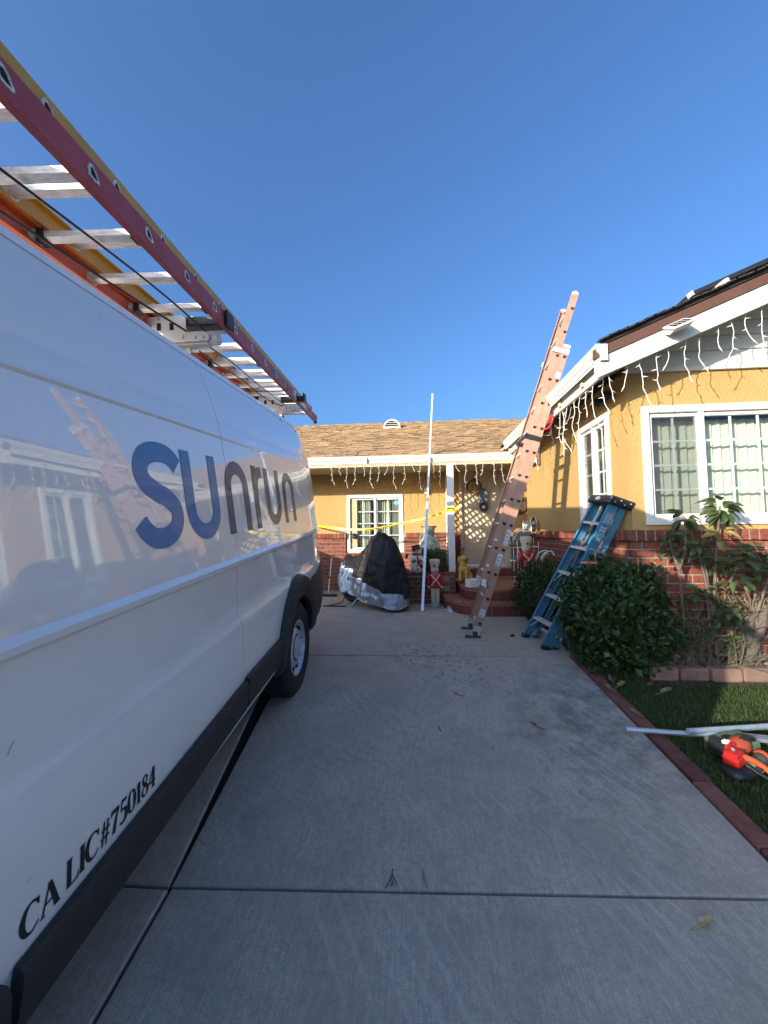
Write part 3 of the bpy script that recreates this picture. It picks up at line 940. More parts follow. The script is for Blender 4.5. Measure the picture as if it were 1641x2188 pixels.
# front door: frame, slab, raised panels with an arched head, threshold
d0, d1, z0, z1 = DOOR
fr = MB()
fr.box(d0 - 0.055, d0 + 0.015, YB - 0.028, YB + 0.09, 0.44, z1 + 0.05, 0, 0.006)
fr.box(d1 - 0.015, d1 + 0.055, YB - 0.028, YB + 0.09, 0.44, z1 + 0.05, 0, 0.006)
fr.box(d0 + 0.015, d1 - 0.015, YB - 0.0275, YB + 0.09, z1 - 0.02, z1 + 0.05, 0, 0.006)
door = fr.build('front_door', MT['door'], house)
sl_ = MB().box(d0 + 0.015, d1 - 0.015, YB + 0.028, YB + 0.07, 0.565, z1 - 0.02, 0, 0.004).build('door_slab', MT['door'], door)
def ring_frame(b, pts, w, y0, y1):
    n = len(pts)
    c = Vector((sum(p[0] for p in pts) / n, sum(p[1] for p in pts) / n))
    def off(p, k):
        v = Vector(p) - c
        l = v.length
        return c + v * ((l + k) / l)
    vs_ = []
    for p in pts:
        o_, m, i_ = off(p, w), off(p, 0), off(p, -w)
        vs_ += [(o_.x, y1, o_.y), (m.x, y0, m.y), (i_.x, y1, i_.y)]
    F = []
    for i in range(n):
        j = (i + 1) % n
        for k in range(2):
            F.append((3 * i + k, 3 * j + k, 3 * j + k + 1, 3 * i + k + 1))
    b.add(vs_, F)
cxd = (d0 + d1) / 2
for sx in (-1, 1):
    for p0, p1, q0, q1, arch in ((0.07, 0.34, 1.75, 2.42, 1), (0.07, 0.34, 1.02, 1.62, 0), (0.07, 0.34, 0.68, 0.92, 0)):
        pts = [(p0, q0), (p1, q0), (p1, q1 - (0.22 if arch else 0))]
        if arch:
            pts += [(p0 + (p1 - p0) * math.cos(a), q1 - 0.22 + 0.22 * math.sin(a)) for a in (0.3, 0.6, 0.9, 1.2)]
        pts += [(p0, q1)]
        b = MB()
        ring_frame(b, [(cxd + sx * p[0], p[1]) for p in pts], 0.013, YB + 0.016, YB + 0.0275)
        b.build('door_moulding', MT['door'], door, smooth=60)
b = MB()
b.tube([(d0 + 0.06, YB + 0.03, 1.38), (d0 + 0.06, YB - 0.03, 1.38)], 0.012, 10)
b.ball((d0 + 0.06, YB - 0.045, 1.38), 0.028)
b.build('door_knob', MT['steel'], door, smooth=60)
MB().box(d0 - 0.02, d1 + 0.02, YB - 0.10, YB + 0.05, 0.50, 0.548, 0, 0.006).build('threshold', MT['steel'], door)
MB().box(d0 - 0.1, d1 + 0.1, YB - 0.26, YB - 0.02, 0.36, 0.498, 0, 0.008).build('door_step', MT['rtile'], house)
# ------------------------------------------------------------------ roofs, gutters, gable
PT = 0.417
def back_z(y):
    return 2.665 + PT * (y - 7.09)
def main_z(x):
    return 2.885 + 0.412 * (x - 1.60)
RX0 = -3.75
XR = 5.7                                                     # ridge of the front gable
# back roof deck and its shingles
b = MB()
b.add([(RX0, 7.08, back_z(7.08) - 0.10), (9, 7.08, back_z(7.08) - 0.10), (9, 12.0, back_z(12) - 0.10), (RX0, 12.0, back_z(12) - 0.10),
       (RX0, 7.08, back_z(7.08)), (9, 7.08, back_z(7.08)), (9, 12.0, back_z(12)), (RX0, 12.0, back_z(12)),
       (RX0, 16.9, back_z(7.08)), (9, 16.9, back_z(7.08)), (RX0, 16.9, back_z(7.08) - 0.1), (9, 16.9, back_z(7.08) - 0.1)],
      [(0, 1, 5, 4), (0, 3, 2, 1), (4, 5, 6, 7), (7, 6, 9, 8), (0, 4, 7, 3), (3, 7, 8, 10)])
roof = b.build('roof', MT['felt'], house)
EXPO = 0.135
cs, sn = math.cos(math.atan(PT)), math.sin(math.atan(PT))
shs = []
for w in (0.15, 0.20, 0.26):
    # a tab: thick at its lower (exposed) edge, thin at the top
    shs.append(MB().add([(-w / 2, 0, 0.0), (w / 2, 0, 0.0), (w / 2, 0, 0.017), (-w / 2, 0, 0.017), (-w / 2, 0.19, 0.0), (w / 2, 0.19, 0.0), (w / 2, 0.19, 0.004), (-w / 2, 0.19, 0.004)],
                        [(0, 1, 2, 3), (3, 2, 6, 7), (0, 3, 7, 4), (1, 5, 6, 2)]).mesh('shingle', MT['shingle']))
rest = MB()
row = 0
cnt = 0
rng = random.Random(3)
while 7.06 + row * EXPO * cs < 11.9:
    y = 7.055 + row * EXPO * cs
    x = RX0 - rng.random() * 0.2
    while x < 3.7:
        w = (0.15, 0.20, 0.26)[rng.randrange(3)]
        if x + w / 2 > RX0 and x < 2.0 + max(0, (y - 7.4)) * 1.0:
            lift = 0.009 if rng.random() < 0.42 else 0.0
            sh = -0.028 if rng.random() < 0.4 else 0.0
            m = T(x + w / 2, y + sh, back_z(y + sh) + 0.003 + lift + 0.0035) @ Matrix.Rotation(math.atan(PT) - 0.035, 4, 'X')
            if cnt < 298 and -1.95 < x < 2.0:
                inst('shingle', shs[(0.15, 0.20, 0.26).index(w)], roof, m)
                cnt += 1
            else:
                rest.M = m
                rest.rnd = rng.random()
                rest.add([(-w / 2, 0, 0.0), (w / 2, 0, 0.0), (w / 2, 0, 0.017), (-w / 2, 0, 0.017), (-w / 2, 0.19, 0.004), (w / 2, 0.19, 0.004)], [(0, 1, 2, 3), (3, 2, 5, 4), (0, 3, 4), (1, 5, 2)])
        x += w
    row += 1
rest.M = None
for i in range(30):                                          # ridge caps
    x = RX0 + i * 0.21
    rest.rnd = rng.random()
    rest.obox((x + 0.1, 11.93, back_z(11.93) + 0.03), (0.118, 0, -0.004), (0, 0.085 * cs, 0.085 * sn), (0, 0, 0.007))
rest.build('upper_shingles', MT['shingle'], roof, kind='stuff')
# half-round louvre vent
vent = MB()
vy, vz = 10.83, back_z(10.83) + 0.004
arc = [(-0.65 + 0.245 * math.cos(a), vz + 0.03 + 0.245 * math.sin(a)) for a in [math.pi * i / 16 for i in range(17)]]
for i in range(16):
    (xa, za), (xb, zb) = arc[i], arc[i + 1]
    vent.quad((xa, vy, za), (xb, vy, zb), (xb, vy + 0.55, zb - 0.0), (xa, vy + 0.55, za))
    xi, zi, xj, zj = -0.65 + (xa + 0.65) * 0.84, vz + 0.03 + (za - vz - 0.03) * 0.84, -0.65 + (xb + 0.65) * 0.84, vz + 0.03 + (zb - vz - 0.03) * 0.84
    vent.quad((xa, vy, za), (xi, vy, zi), (xj, vy, zj), (xb, vy, zb))
    vent.quad((xi, vy, zi), (xi, vy + 0.1, zi), (xj, vy + 0.1, zj), (xj, vy, zj))
vent.box(-0.895, -0.405, vy - 0.01, vy + 0.1, vz - 0.06, vz + 0.045)
vent_o = vent.build('roof_vent', MT['gutter'], roof)
for k in range(3):
    z = vz + 0.075 + 0.055 * k
    hw = math.sqrt(max(0, 0.2 ** 2 - (z - vz - 0.03) ** 2))
    MB().obox((-0.65, vy + 0.035, z), (hw, 0, 0), (0, 0.03, 0.012), (0, -0.002, 0.005)).build('louvre', MT['gutter'], vent_o)
MB().add([(-0.86, vy + 0.09, vz), (-0.44, vy + 0.09, vz), (-0.5, vy + 0.09, vz + 0.17), (-0.65, vy + 0.09, vz + 0.23), (-0.8, vy + 0.09, vz + 0.17)], [(0, 1, 2, 3, 4)]).build('vent_throat', MT['dark'], vent_o)

# main roof (dark top), fascia and barge
YG = 3.45
b = MB()
b.add([(1.65, YG - 0.02, main_z(1.65) - 0.03), (XR, YG - 0.02, main_z(XR) - 0.03), (XR, 15, main_z(XR) - 0.03), (1.65, 15, main_z(1.65) - 0.03),
       (1.65, YG - 0.02, main_z(1.65) + 0.012), (XR, YG - 0.02, main_z(XR) + 0.012), (XR, 15, main_z(XR) + 0.012), (1.65, 15, main_z(1.65) + 0.012),
       (9.8, YG - 0.02, main_z(1.56)), (9.8, 15, main_z(1.56)), (9.8, YG - 0.02, main_z(1.56) - 0.04), (9.8, 15, main_z(1.56) - 0.04)],
      [(0, 4, 7, 3), (0, 1, 5, 4), (4, 5, 6, 7), (5, 8, 9, 6), (1, 10, 8, 5), (0, 3, 2, 1), (1, 2, 11, 10)])
mroof = b.build('gable_roof', MT['dshingle'], house)
for i in range(60):                                          # ragged shingle ends along the rake
    x = 1.66 + i * 0.075
    b = MB().obox((x, YG - 0.028, main_z(x) + 0.012 + 0.004 * math.sin(i * 7.7)), (0.047, 0, 0.0195), (0, 0.03, 0), (-0.002, 0, 0.006))
    b.build('rake_shingle', MT['dshingle'], mroof)
def rake(b, x0, x1, dz0, dz1, y0, y1, mi=0):
    b.add([(x0, y0, main_z(x0) + dz0), (x1, y0, main_z(x1) + dz0), (x1, y0, main_z(x1) + dz1), (x0, y0, main_z(x0) + dz1),
           (x0, y1, main_z(x0) + dz0), (x1, y1, main_z(x1) + dz0), (x1, y1, main_z(x1) + dz1), (x0, y1, main_z(x0) + dz1)],
          [(0, 1, 2, 3), (5, 4, 7, 6), (0, 4, 5, 1), (3, 2, 6, 7), (0, 3, 7, 4), (1, 5, 6, 2)], mi)
    return b
rake(MB(), 1.585, XR, -0.128, -0.040, YG - 0.012, YG + 0.03).build('brown_fascia', MT['brown'], house)
rake(MB(), 1.60, XR, -0.298, -0.130, YG, YG + 0.045).build('barge_board', MT['barge'], house)
b = rake(MB(), 1.62, XR, -0.135, -0.10, YG + 0.05, 7.4)
b.build('soffit', MT['siding'], house)
for y in (3.9, 4.5, 5.1, 5.7, 6.3, 6.9):
    rake(MB(), 1.66, XS - 0.004, -0.235, -0.137, y, y + 0.045).build('rafter_tail', MT['soffit'], house)
# gable siding boards, each lapped over the one below
z = 2.815
i = 0
MB().box(XS - 0.01, 8.4, YF - 0.035, YF, 2.762, 2.812, 0, 0.004).build('siding_trim', MT['siding'], house)
MB().add([(XS, YF + 0.02, 2.7), (8.4, YF + 0.02, 2.7), (XR, YF + 0.02, main_z(XR) - 0.12), (XS, YF + 0.02, main_z(XS) - 0.12)], [(0, 1, 2, 3)]).build('gable_backing', MT['siding'], house)
while z < 4.2:
    x0 = max(XS - 0.01, 1.60 + (z + 0.13 - 2.885) / 0.412 + 0.0)
    x1 = min(8.4, 2 * XR - x0)
    if x1 - x0 > 0.3:
        MB().add([(x0 - 0.3 if z > 2.9 else x0, YF - 0.022, z), (x1, YF - 0.022, z), (x1, YF - 0.004, z + 0.148), (x0 - 0.0, YF - 0.004, z + 0.148), (x0 - 0.3 if z > 2.9 else x0, YF + 0.01, z), (x1, YF + 0.01, z)], [(0, 1, 2, 3), (0, 4, 5, 1)]).build('siding_board', MT['siding'], house)
    z += 0.142
    i += 1
# gutters: a folded profile pulled along the eave
def gutter(name, prof, path_axis, a0, a1, place):
    b = MB()
    n = len(prof)
    vs_ = [place(a, p) for a in (a0, a1) for p in prof]
    b.add(vs_, [(i, i + 1, n + i + 1, n + i) for i in range(n - 1)] + [list(range(n)), [n + i for i in range(n)]])
    return b.build(name, MT['gutter'], house)
K = [(0.0, 0.0), (0.0, 0.125), (-0.012, 0.125), (-0.10, 0.128), (-0.108, 0.112), (-0.100, 0.098), (-0.085, 0.070), (-0.062, 0.048), (-0.060, 0.0)]
g1 = gutter('eave_gutter', K, 'x', RX0, 1.90, lambda a, p: (a, 7.11 + p[0], 2.545 + p[1]))
MB().box(-0.905, -0.895, 7.0, 7.112, 2.54, 2.675).build('gutter_joint', MT['gutter'], g1)
g2 = gutter('side_gutter', [(p[0] * 0.95, p[1] * 1.15) for p in K], 'y', YG - 0.03, 7.05, lambda a, p: (1.685 + p[0], a, 2.730 + p[1]))
b = MB()
b.box(RX0, 1.95, 7.112, 7.14, 2.50, 2.66)
b.build('eave_fascia', MT['gutter'], house)
MB().box(1.686, 1.715, YG + 0.05, 7.06, 2.64, 2.86).build('side_fascia', MT['gutter'], house)
b = MB().box(RX0, 2.75, 7.14, 8.2, 2.53, 2.56)
b.build('porch_ceiling', MT['soffit'], house)
MB().box(RX0, 2.0, 7.02, 7.145, 2.475, 2.53, 0, 0.005).build('porch_beam', MT['soffit'], house)
b = MB().box(0.565, 0.685, 6.96, 7.08, 0.53, 2.475, 0, 0.006)
b.build('porch_post', MT['trimw'], house)
b = MB()
b.tube([(2.02, 6.45, 2.70), (2.02, 6.45, 2.34)], 0.032, 8)
b.build('downspout', MT['bronze'], house, smooth=50)
b = MB().obox((1.96, 6.68, 2.43), (0.012, 0, 0), (0, 0.27, 0.02), (0, -0.004, 0.035))
b.build('fascia_return', MT['gutter'], house)
# doorbell box, outlet box with conduit
MB().box(2.15, 2.23, YB - 0.05, YB, 2.10, 2.17, 0, 0.004).build('sensor_box', MT['white'], house)
b = MB().box(0.185, 0.275, YB - 0.06, YB, 2.06, 2.19, 0, 0.005)
ob = b.build('outlet_box', MT['white'], house)
MB().tube([(0.235, YB - 0.02, 2.19), (0.235, YB - 0.02, 2.53)], 0.012, 8).build('conduit_drop', MT['soffit'], ob)

# ------------------------------------------------------------------ icicle lights
def strand_mesh(L, seed, hook=0):
    r = random.Random(seed)
    b = MB()
    pts = [Vector((0, 0, 0))]
    n = max(3, int(L / 0.05))
    x = y = 0
    for i in range(1, n + 1):
        x += r.uniform(-0.014, 0.014) + (0.018 * hook if i > n * 0.75 else 0)
        y += r.uniform(-0.008, 0.008)
        pts.append(Vector((x, y, -L * i / n)))
    b.tube(smooth_path(pts, 3), 0.0031, 5)
    for i in range(1, len(pts)):
        if i % 2 and i < len(pts) - 1 and r.random() < 0.85:
            p = pts[i]
            s = r.choice((-1, 1))
            d = Vector((s * 0.8, r.uniform(-0.5, 0.5), r.uniform(-0.5, 0.35))).normalized()
            b.tube([p, p + d * 0.012, p + d * 0.020, p + d * 0.045], [0.0048, 0.0056, 0.0036, 0.0010], 5)
    p = pts[-1]
    d = Vector((hook * 0.6 + r.uniform(-0.4, 0.4), 0, -1)).normalized()
    b.tube([p, p + d * 0.02, p + d * 0.028, p + d * 0.05], [0.0048, 0.0056, 0.0036, 0.0010], 5)
    return b.mesh('light_strand', MT['bulbw'], 40)
def run_wire(th, pts):
    MB().tube(smooth_path(pts, 4), 0.0035, 5).build('feeder_wire', MT['bulbw'], th, smooth=40)
t1 = thing('icicle_lights', 'white icicle light string hanging from the gutter over the front door and porch window', 'string lights', (0, 7.03, 2.5))
A = [(160, 250, 440), (240, 255, 330), (345, 240, 475), (445, 235, 432), (540, 225, 315), (620, 240, 485), (725, 225, 385), (830, 232, 320), (905, 220, 480), (1020, 215, 420), (1115, 220, 275), (1205, 195, 470), (1370, 195, 332), (1445, 200, 440), (1612, 180, 255), (1740, 175, 432), (1845, 170, 392), (1935, 168, 290), (2055, 168, 395), (2135, 175, 388)]
wp = []
for i, (px, ya, yb) in enumerate(A):
    x = (680 + px / 5.47 - 890.5) / 822 * 7.0
    L = (yb - ya) / 5.47 / 822 * 7.0 + 0.03
    inst('light_strand', strand_mesh(L, i + 1, (1, 1, 0, -1, 0, 1, 0, -1, 1, -1, 1, 1, 1, 0, 1, 0, 0, -1, 1, 1)[i]), t1, T(x, 7.0, 2.515))
    wp.append((x, 7.0, 2.515 + (0.012 if i % 2 else 0)))
run_wire(t1, wp)
t2 = thing('icicle_lights', 'white icicle light string along the side eave behind the tall ladder', 'string lights', (1.72, 5.2, 2.6))
B_ = [(3.58, 0.30, 1), (3.78, 0.40, 1), (3.93, 0.22, 0), (4.07, 0.42, 0), (4.22, 0.44, 1), (4.42, 0.50, 0), (4.55, 0.46, 1), (4.62, 0.34, 1), (4.95, 0.40, -1), (5.3, 0.3, 0), (5.45, 0.42, 0), (5.62, 0.48, 0), (5.8, 0.36, 1), (6.0, 0.5, 0), (6.2, 0.40, 0), (6.4, 0.5, -1), (6.55, 0.32, 0), (6.75, 0.44, 0), (6.95, 0.36, 1)]
wp = []
for i, (y, L, h) in enumerate(B_):
    inst('light_strand', strand_mesh(L, i + 40, h), t2, T(1.71, y, 2.635) @ rz(-1.0))
    wp.append((1.71, y, 2.635 + (0.02 if i % 2 else -0.005)))
run_wire(t2, wp)
run_wire(t2, [(1.71, 4.30, 2.60), (1.73, 4.45, 2.50), (1.71, 4.65, 2.46), (1.72, 4.85, 2.56)])
run_wire(t2, [(1.72, 4.95, 2.62), (1.78, 5.2, 2.52), (1.74, 5.5, 2.62)])
t3 = thing('icicle_lights', 'white icicle light string under the sloping barge board of the front gable', 'string lights', (2.4, 3.46, 2.9))
D_ = [(1.715, 0.22, 0), (1.885, 0.19, -1), (2.0, 0.37, 1), (2.135, 0.31, 0), (2.225, 0.17, -1), (2.38, 0.34, 1), (2.505, 0.32, 1), (2.645, 0.19, 1), (2.755, 0.36, -1), (2.885, 0.25, 1), (3.02, 0.36, 0), (3.15, 0.22, 0), (3.3, 0.36, 1), (3.45, 0.30, 0), (3.6, 0.22, 0), (3.78, 0.36, 0), (3.95, 0.3, 0)]
wp = []
for i, (x, L, h) in enumerate(D_):
    z = main_z(x) - 0.293
    inst('light_strand', strand_mesh(L, i + 70, h), t3, T(x, YG + 0.05, z))
    wp.append((x, YG + 0.05, z + 0.006))
run_wire(t3, wp)

# ------------------------------------------------------------------ things on the roofs and walls
def frame_from(o, xa, ya):
    xa, ya = Vector(xa).normalized(), Vector(ya)
    za = xa.cross(ya).normalized()
    ya = za.cross(xa)
    m = Matrix((xa, ya, za)).transposed().to_4x4()
    m.translation = Vector(o)
    return m
sx_ = Vector((1, 0, 0.412)).normalized()
for k in range(2):
    o = Vector((2.66 + 1.02 * 1.75 * k * 0.93, 3.78, 0))
    o.z = main_z(o.x) + 0.150
    m = frame_from(o, sx_, (0, 1, 0))
    sp = thing('roof_solar_module', ('black framed solar panel nearest the gutter on the gable roof', 'black framed solar panel higher up the gable roof slope')[k], 'solar panel', mw=m, group='solar panels on the gable roof')
    MB().box(0, 1.72, 0, 0.035, 0, 0.04).box(0, 1.72, 1.0, 1.035, 0, 0.04).box(0, 0.035, 0.035, 1.0, 0, 0.04).box(1.685, 1.72, 0.035, 1.0, 0, 0.04).build('panel_frame', MT['black'], sp, mw=m)
    MB().box(0.035, 1.685, 0.035, 1.0, 0.012, 0.036).build('cell_sheet', MT['cell'], sp, mw=m)
    MB().box(0.22, 0.262, -0.10, 1.08, -0.062, -0.004).build('mounting_rail', MT['alu'], sp, mw=m)
    MB().box(1.35, 1.385, -0.02, 1.08, -0.065, -0.005).build('mounting_rail', MT['alu'], sp, mw=m)
    MB().box(-0.012, 0.012, -0.01, 0.05, 0.0, 0.045).build('edge_clip', MT['alu'], sp, mw=m)
m = frame_from((2.27, YG - 0.125, main_z(2.27) - 0.245), sx_, (0, 0.82, 0.57)) @ Matrix.Scale(0.78, 4)
sg = thing('solar_lamp', 'small white framed solar lamp clipped to the barge board', 'solar light', mw=m)
MB().box(-0.125, 0.125, 0.0, 0.17, 0.05, 0.068, 0, 0.006).build('lamp_frame', MT['white'], sg, mw=m)
MB().box(-0.095, 0.095, 0.028, 0.142, 0.0685, 0.070).build('cell_sheet', MT['cell'], sg, mw=m)
b = MB()
for i in range(1, 4):
    b.box(-0.095 + 0.19 * i / 4 - 0.0015, -0.095 + 0.19 * i / 4 + 0.0015, 0.028, 0.142, 0.0702, 0.0712)
b.box(-0.095, 0.095, 0.084, 0.086, 0.0702, 0.0710)
b.build('cell_line', MT['white'], sg, mw=m)
MB().add([(-0.11, 0.01, 0.05), (0.11, 0.01, 0.05), (0.11, 0.16, 0.05), (-0.11, 0.16, 0.05), (-0.10, 0.10, -0.02), (0.11, 0.10, -0.02), (0.11, 0.19, -0.02), (-0.10, 0.19, -0.02)], [(0, 1, 5, 4), (1, 2, 6, 5), (2, 3, 7, 6), (3, 0, 4, 7), (4, 5, 6, 7)]).build('lamp_body', MT['white'], sg, mw=m)
fl = thing('floodlight', 'black twin motion floodlight under the side eave', 'floodlight', (2.0, 4.2, 2.68))
MB().lathe([(0.05, 0), (0.05, 0.02), (0.02, 0.03)], (2.05, 4.2, 2.68), 16, 0, ((0, 1, 0), (0, 0, 1), (-1, 0, 0))).build('mount_plate', MT['black'], fl, smooth=40)
for s in (-1, 1):
    c = Vector((1.97, 4.2 + s * 0.10, 2.66))
    b = MB().tube([(2.03, 4.2, 2.68), (1.99, 4.2 + s * 0.05, 2.68), c], 0.013, 8)
    b.lathe([(0.018, 0.03), (0.035, 0.01), (0.05, -0.05), (0.052, -0.06), (0.045, -0.058)], c, 16, 0, ((0, 1, 0), (0.6, 0, 0.8), (-0.8, 0, 0.6)))
    b.build('lamp_head', MT['black'], fl, smooth=45)

# lattice panel from the post back to the wall: seen edge on, its shadow falls on the door
XL = 0.635
lp = MB().box(XL - 0.014, XL + 0.014, 7.085, 7.115, 0.60, 2.47).box(XL - 0.014, XL + 0.014, 8.12, 8.15, 0.60, 2.47).box(XL - 0.014, XL + 0.014, 7.115, 8.12, 0.60, 0.63).box(XL - 0.014, XL + 0.014, 7.115, 8.12, 2.44, 2.47).build('lattice_panel', MT['lattice'], house)
for s in (-1, 1):
    b = MB()
    for i in range(-16, 26):
        c = 7.115 + i * 0.148
        pts = []
        for t in np.linspace(0, 1.81, 181):
            y = c + (t if s > 0 else 1.81 - t - 0.9)
            if 7.115 <= y <= 8.12:
                pts.append((XL + 0.004 * s, y, 0.63 + t))
        if len(pts) > 4:
            b.beam(pts[0], pts[-1], 0.006, 0.034, (0, -s, 1))
    b.build('lattice_strips', MT['lattice'], lp, kind='stuff')
# ------------------------------------------------------------------ the van (own frame: s along, v outward, h up)
va = Vector((-0.0365, 1, 0.089)).normalized()
vl = Vector((1, 0.0365, 0)).normalized()
vn = vl.cross(va)
VO = Vector((-1.0, 3.2, -0.0623))
VM = Matrix((vl, va, vn)).transposed().to_4x4()             # local x = v, y = s, z = h
VM.translation = VO
van = thing('delivery_van', 'white high roof delivery van with blue lettering and ladders on its rack', 'van', mw=VM)
def vb(b, name, m, parent=van, smooth=None, **k):
    return b.build(name, m, parent, smooth, VM, **k)
PROF = [(0.385, -0.035), (0.40, -0.012), (0.44, 0.0), (0.62, 0.012), (0.80, 0.014), (0.925, 0.010), (0.945, 0.004), (0.985, -0.012), (1.05, -0.014), (1.20, -0.012), (1.240, -0.009), (1.256, 0.010), (1.275, 0.012), (1.295, -0.004), (1.42, -0.018), (1.60, -0.036), (1.78, -0.055), (1.925, -0.076), (1.936, -0.072), (1.950, -0.078), (1.962, -0.080), (2.015, -0.090), (2.024, -0.096), (2.034, -0.097), (2.15, -0.130), (2.27, -0.178), (2.305, -0.196), (2.325, -0.200), (2.345, -0.212), (2.350, -0.232)]
def pv(h):
    for (h0, v0), (h1, v1) in zip(PROF, PROF[1:]):
        if h <= h1:
            return v0 + (v1 - v0) * max(0, (h - h0)) / (h1 - h0)
    return PROF[-1][1]
def plan(s):
    """how far the flank curves in towards the ends"""
    d = 0.0
    if s > 0.55:
        d -= 0.085 * ((s - 0.55) / 0.72) ** 2.2
    if s < -4.2:
        d -= 0.28 * ((-4.2 - s) / 0.9) ** 1.8
    return d
TOP = [(-5.08, 0.62), (-5.0, 0.95), (-4.75, 1.10), (-4.2, 1.36), (-3.55, 2.06), (-3.25, 2.28), (-2.9, 2.35), (1.1, 2.35), (1.2, 2.34), (1.27, 2.30)]
def top(s):
    for (a, x), (b_, y) in zip(TOP, TOP[1:]):
        if s <= b_:
            return x + (y - x) * (s - a) / (b_ - a)
    return TOP[-1][1]
AR, AH = 0.475, 0.395
def bottom(s):
    r = 0.385
    for c in (0.02, -4.02):
        d = abs(s - c)
        if d < AR:
            r = max(r, AH + math.sqrt(AR * AR - d * d))
    return r
WID = 2.04
def flank(s0, s1, name, mirror=False):
    ss = sorted(set([s0, s1] + [round(s0 + (s1 - s0) * i / max(1, int(abs(s1 - s0) / 0.09)), 4) for i in range(int(abs(s1 - s0) / 0.09) + 1)] + [c + AR * math.sin(R(a)) for c in (0.02, -4.02) for a in range(-90, 91, 9) if s0 < c + AR * math.sin(R(a)) < s1]))
    b = MB()
    n = len(PROF)
    vs_, F = [], []
    for s in ss:
        bo, to = bottom(s), top(s)
        for h, v in PROF:
            hh = min(max(h, bo), to)
            vv = pv(hh) + plan(s)
            vs_.append((vv if not mirror else -WID - vv, s, hh))
    for i in range(len(ss) - 1):
        for k in range(n - 1):
            q_ = [i * n + k, (i + 1) * n + k, (i + 1) * n + k + 1, i * n + k + 1]
            if (Vector(vs_[q_[0]]) - Vector(vs_[q_[3]])).length + (Vector(vs_[q_[1]]) - Vector(vs_[q_[2]])).length < 1e-5:
                continue
            mh = sum(vs_[j][2] for j in q_) / 4
            ms = sum(vs_[j][1] for j in q_) / 4
            if -4.30 < ms < -3.18 and 1.24 < mh < min(2.02, top(ms) - 0.10):
                continue
            F.append(q_ if not mirror else q_[::-1])
    # the panel's return edges
    b.add(vs_, F)
    for e in (0, len(ss) - 1):
        for k in range(n - 1):
            p, q_ = Vector(vs_[e * n + k]), Vector(vs_[e * n + k + 1])
            if (p - q_).length > 1e-5:
                dx = Vector((0.02 if mirror else -0.02, 0, 0))
                b.quad(p, q_, q_ + dx, p + dx)
    return vb(b, name, MT['paint'], van, 24)
SEAM, RSEAM = -1.083, 0.985
flank(-5.08, SEAM - 0.003, 'front_side_panel')
flank(SEAM + 0.003, RSEAM - 0.003, 'rear_side_panel')
flank(RSEAM + 0.003, 1.27, 'rear_corner_panel')
flank(-5.08, 1.27, 'far_side_panel', True)
# roof with a soft crown, nose and tail
b = MB()
ss = [-5.08, -5.0, -4.75, -4.2, -3.9, -3.55, -3.25, -2.9, -2.4, -1.6, -0.8, 0, 0.6, 1.1, 1.2, 1.27]
m_ = 14
vs_ = []
for s in ss:
    e = pv(min(top(s), 2.35)) + plan(s)
    for k in range(m_ + 1):
        t = k / m_
        v = e + (-WID - 2 * e) * t
        cr = (0.14 * min(1, max(0, (s + 4.4) / 1.2)) + 0.05) * (1 - (2 * t - 1) ** 4) * (0.6 if s > 1.15 else 1)
        vs_.append((v, s, top(s) + cr))
b.add(vs_, [(i * (m_ + 1) + k, i * (m_ + 1) + k + 1, (i + 1) * (m_ + 1) + k + 1, (i + 1) * (m_ + 1) + k) for i in range(len(ss) - 1) for k in range(m_) if not (-4.25 < ss[i] < -3.6 and 1 <= k < m_ - 1)])
vb(b, 'roof_skin', MT['paint'], van, 40)
b = MB()
e = [(plan(1.27) + v, h) for h, v in PROF if h < 2.31]
poly = [(v, 1.266, h) for v, h in e] + [(-WID - v, 1.266, h) for v, h in e[::-1]]
b.add(poly, [list(range(len(poly)))])
vb(b, 'rear_doors', MT['paint'])
b = MB()
b.quad((-0.30, -5.07, 0.35), (-WID + 0.30, -5.07, 0.35), (-WID + 0.3, -5.07, 0.66), (-0.3, -5.07, 0.66))
vb(b, 'front_grille', MT['black'])
b = MB()
b.add([(-0.24, -4.2, 1.42), (-WID + 0.24, -4.2, 1.42), (-WID + 0.24, -3.56, 2.12), (-0.24, -3.56, 2.12)], [(0, 1, 2, 3)])
vb(b, 'windscreen', MT['glass'])
for x_ in (-0.075, -WID + 0.075):
    vb(MB().add([(x_, -4.32, 1.22), (x_, -3.16, 1.22), (x_, -3.16, 2.04), (x_, -3.6, 2.0)], [(0, 1, 2, 3)]), 'cab_window', MT['glass'])
for x_ in (-0.55, -WID + 0.55):
    vb(MB().box(x_ - 0.24, x_ + 0.24, -3.15, -2.98, 0.8, 1.75, 0, 0.05).box(x_ - 0.24, x_ + 0.24, -3.6, -3.1, 0.75, 0.95, 0, 0.05), 'cab_seat', MT['clad'])
vb(MB().box(-0.15, -WID + 0.15, -4.35, -4.0, 0.9, 1.2, 0, 0.05), 'dashboard', MT['clad'])
vb(MB().box(-0.25, -WID + 0.25, -2.92, -2.90, 0.4, 2.3), 'bulkhead', MT['clad'])
b = MB().box(-0.16, -WID + 0.16, -4.9, 1.15, 0.20, 0.40)
b.box(-0.10, -0.5, -0.48, 0.52, 0.40, 0.90).box(-0.10, -0.5, -4.52, -3.52, 0.40, 0.90)
b.quad((-0.06, -4.6, 0.36), (-0.06, 1.2, 0.36), (-0.06, 1.2, 0.9), (-0.06, -4.6, 0.9))
b.quad((-0.28, -2.9, 0.9), (-0.28, 1.2, 0.9), (-0.28, 1.2, 2.3), (-0.28, -2.9, 2.3))
vb(b, 'underbody', MT['dark'])
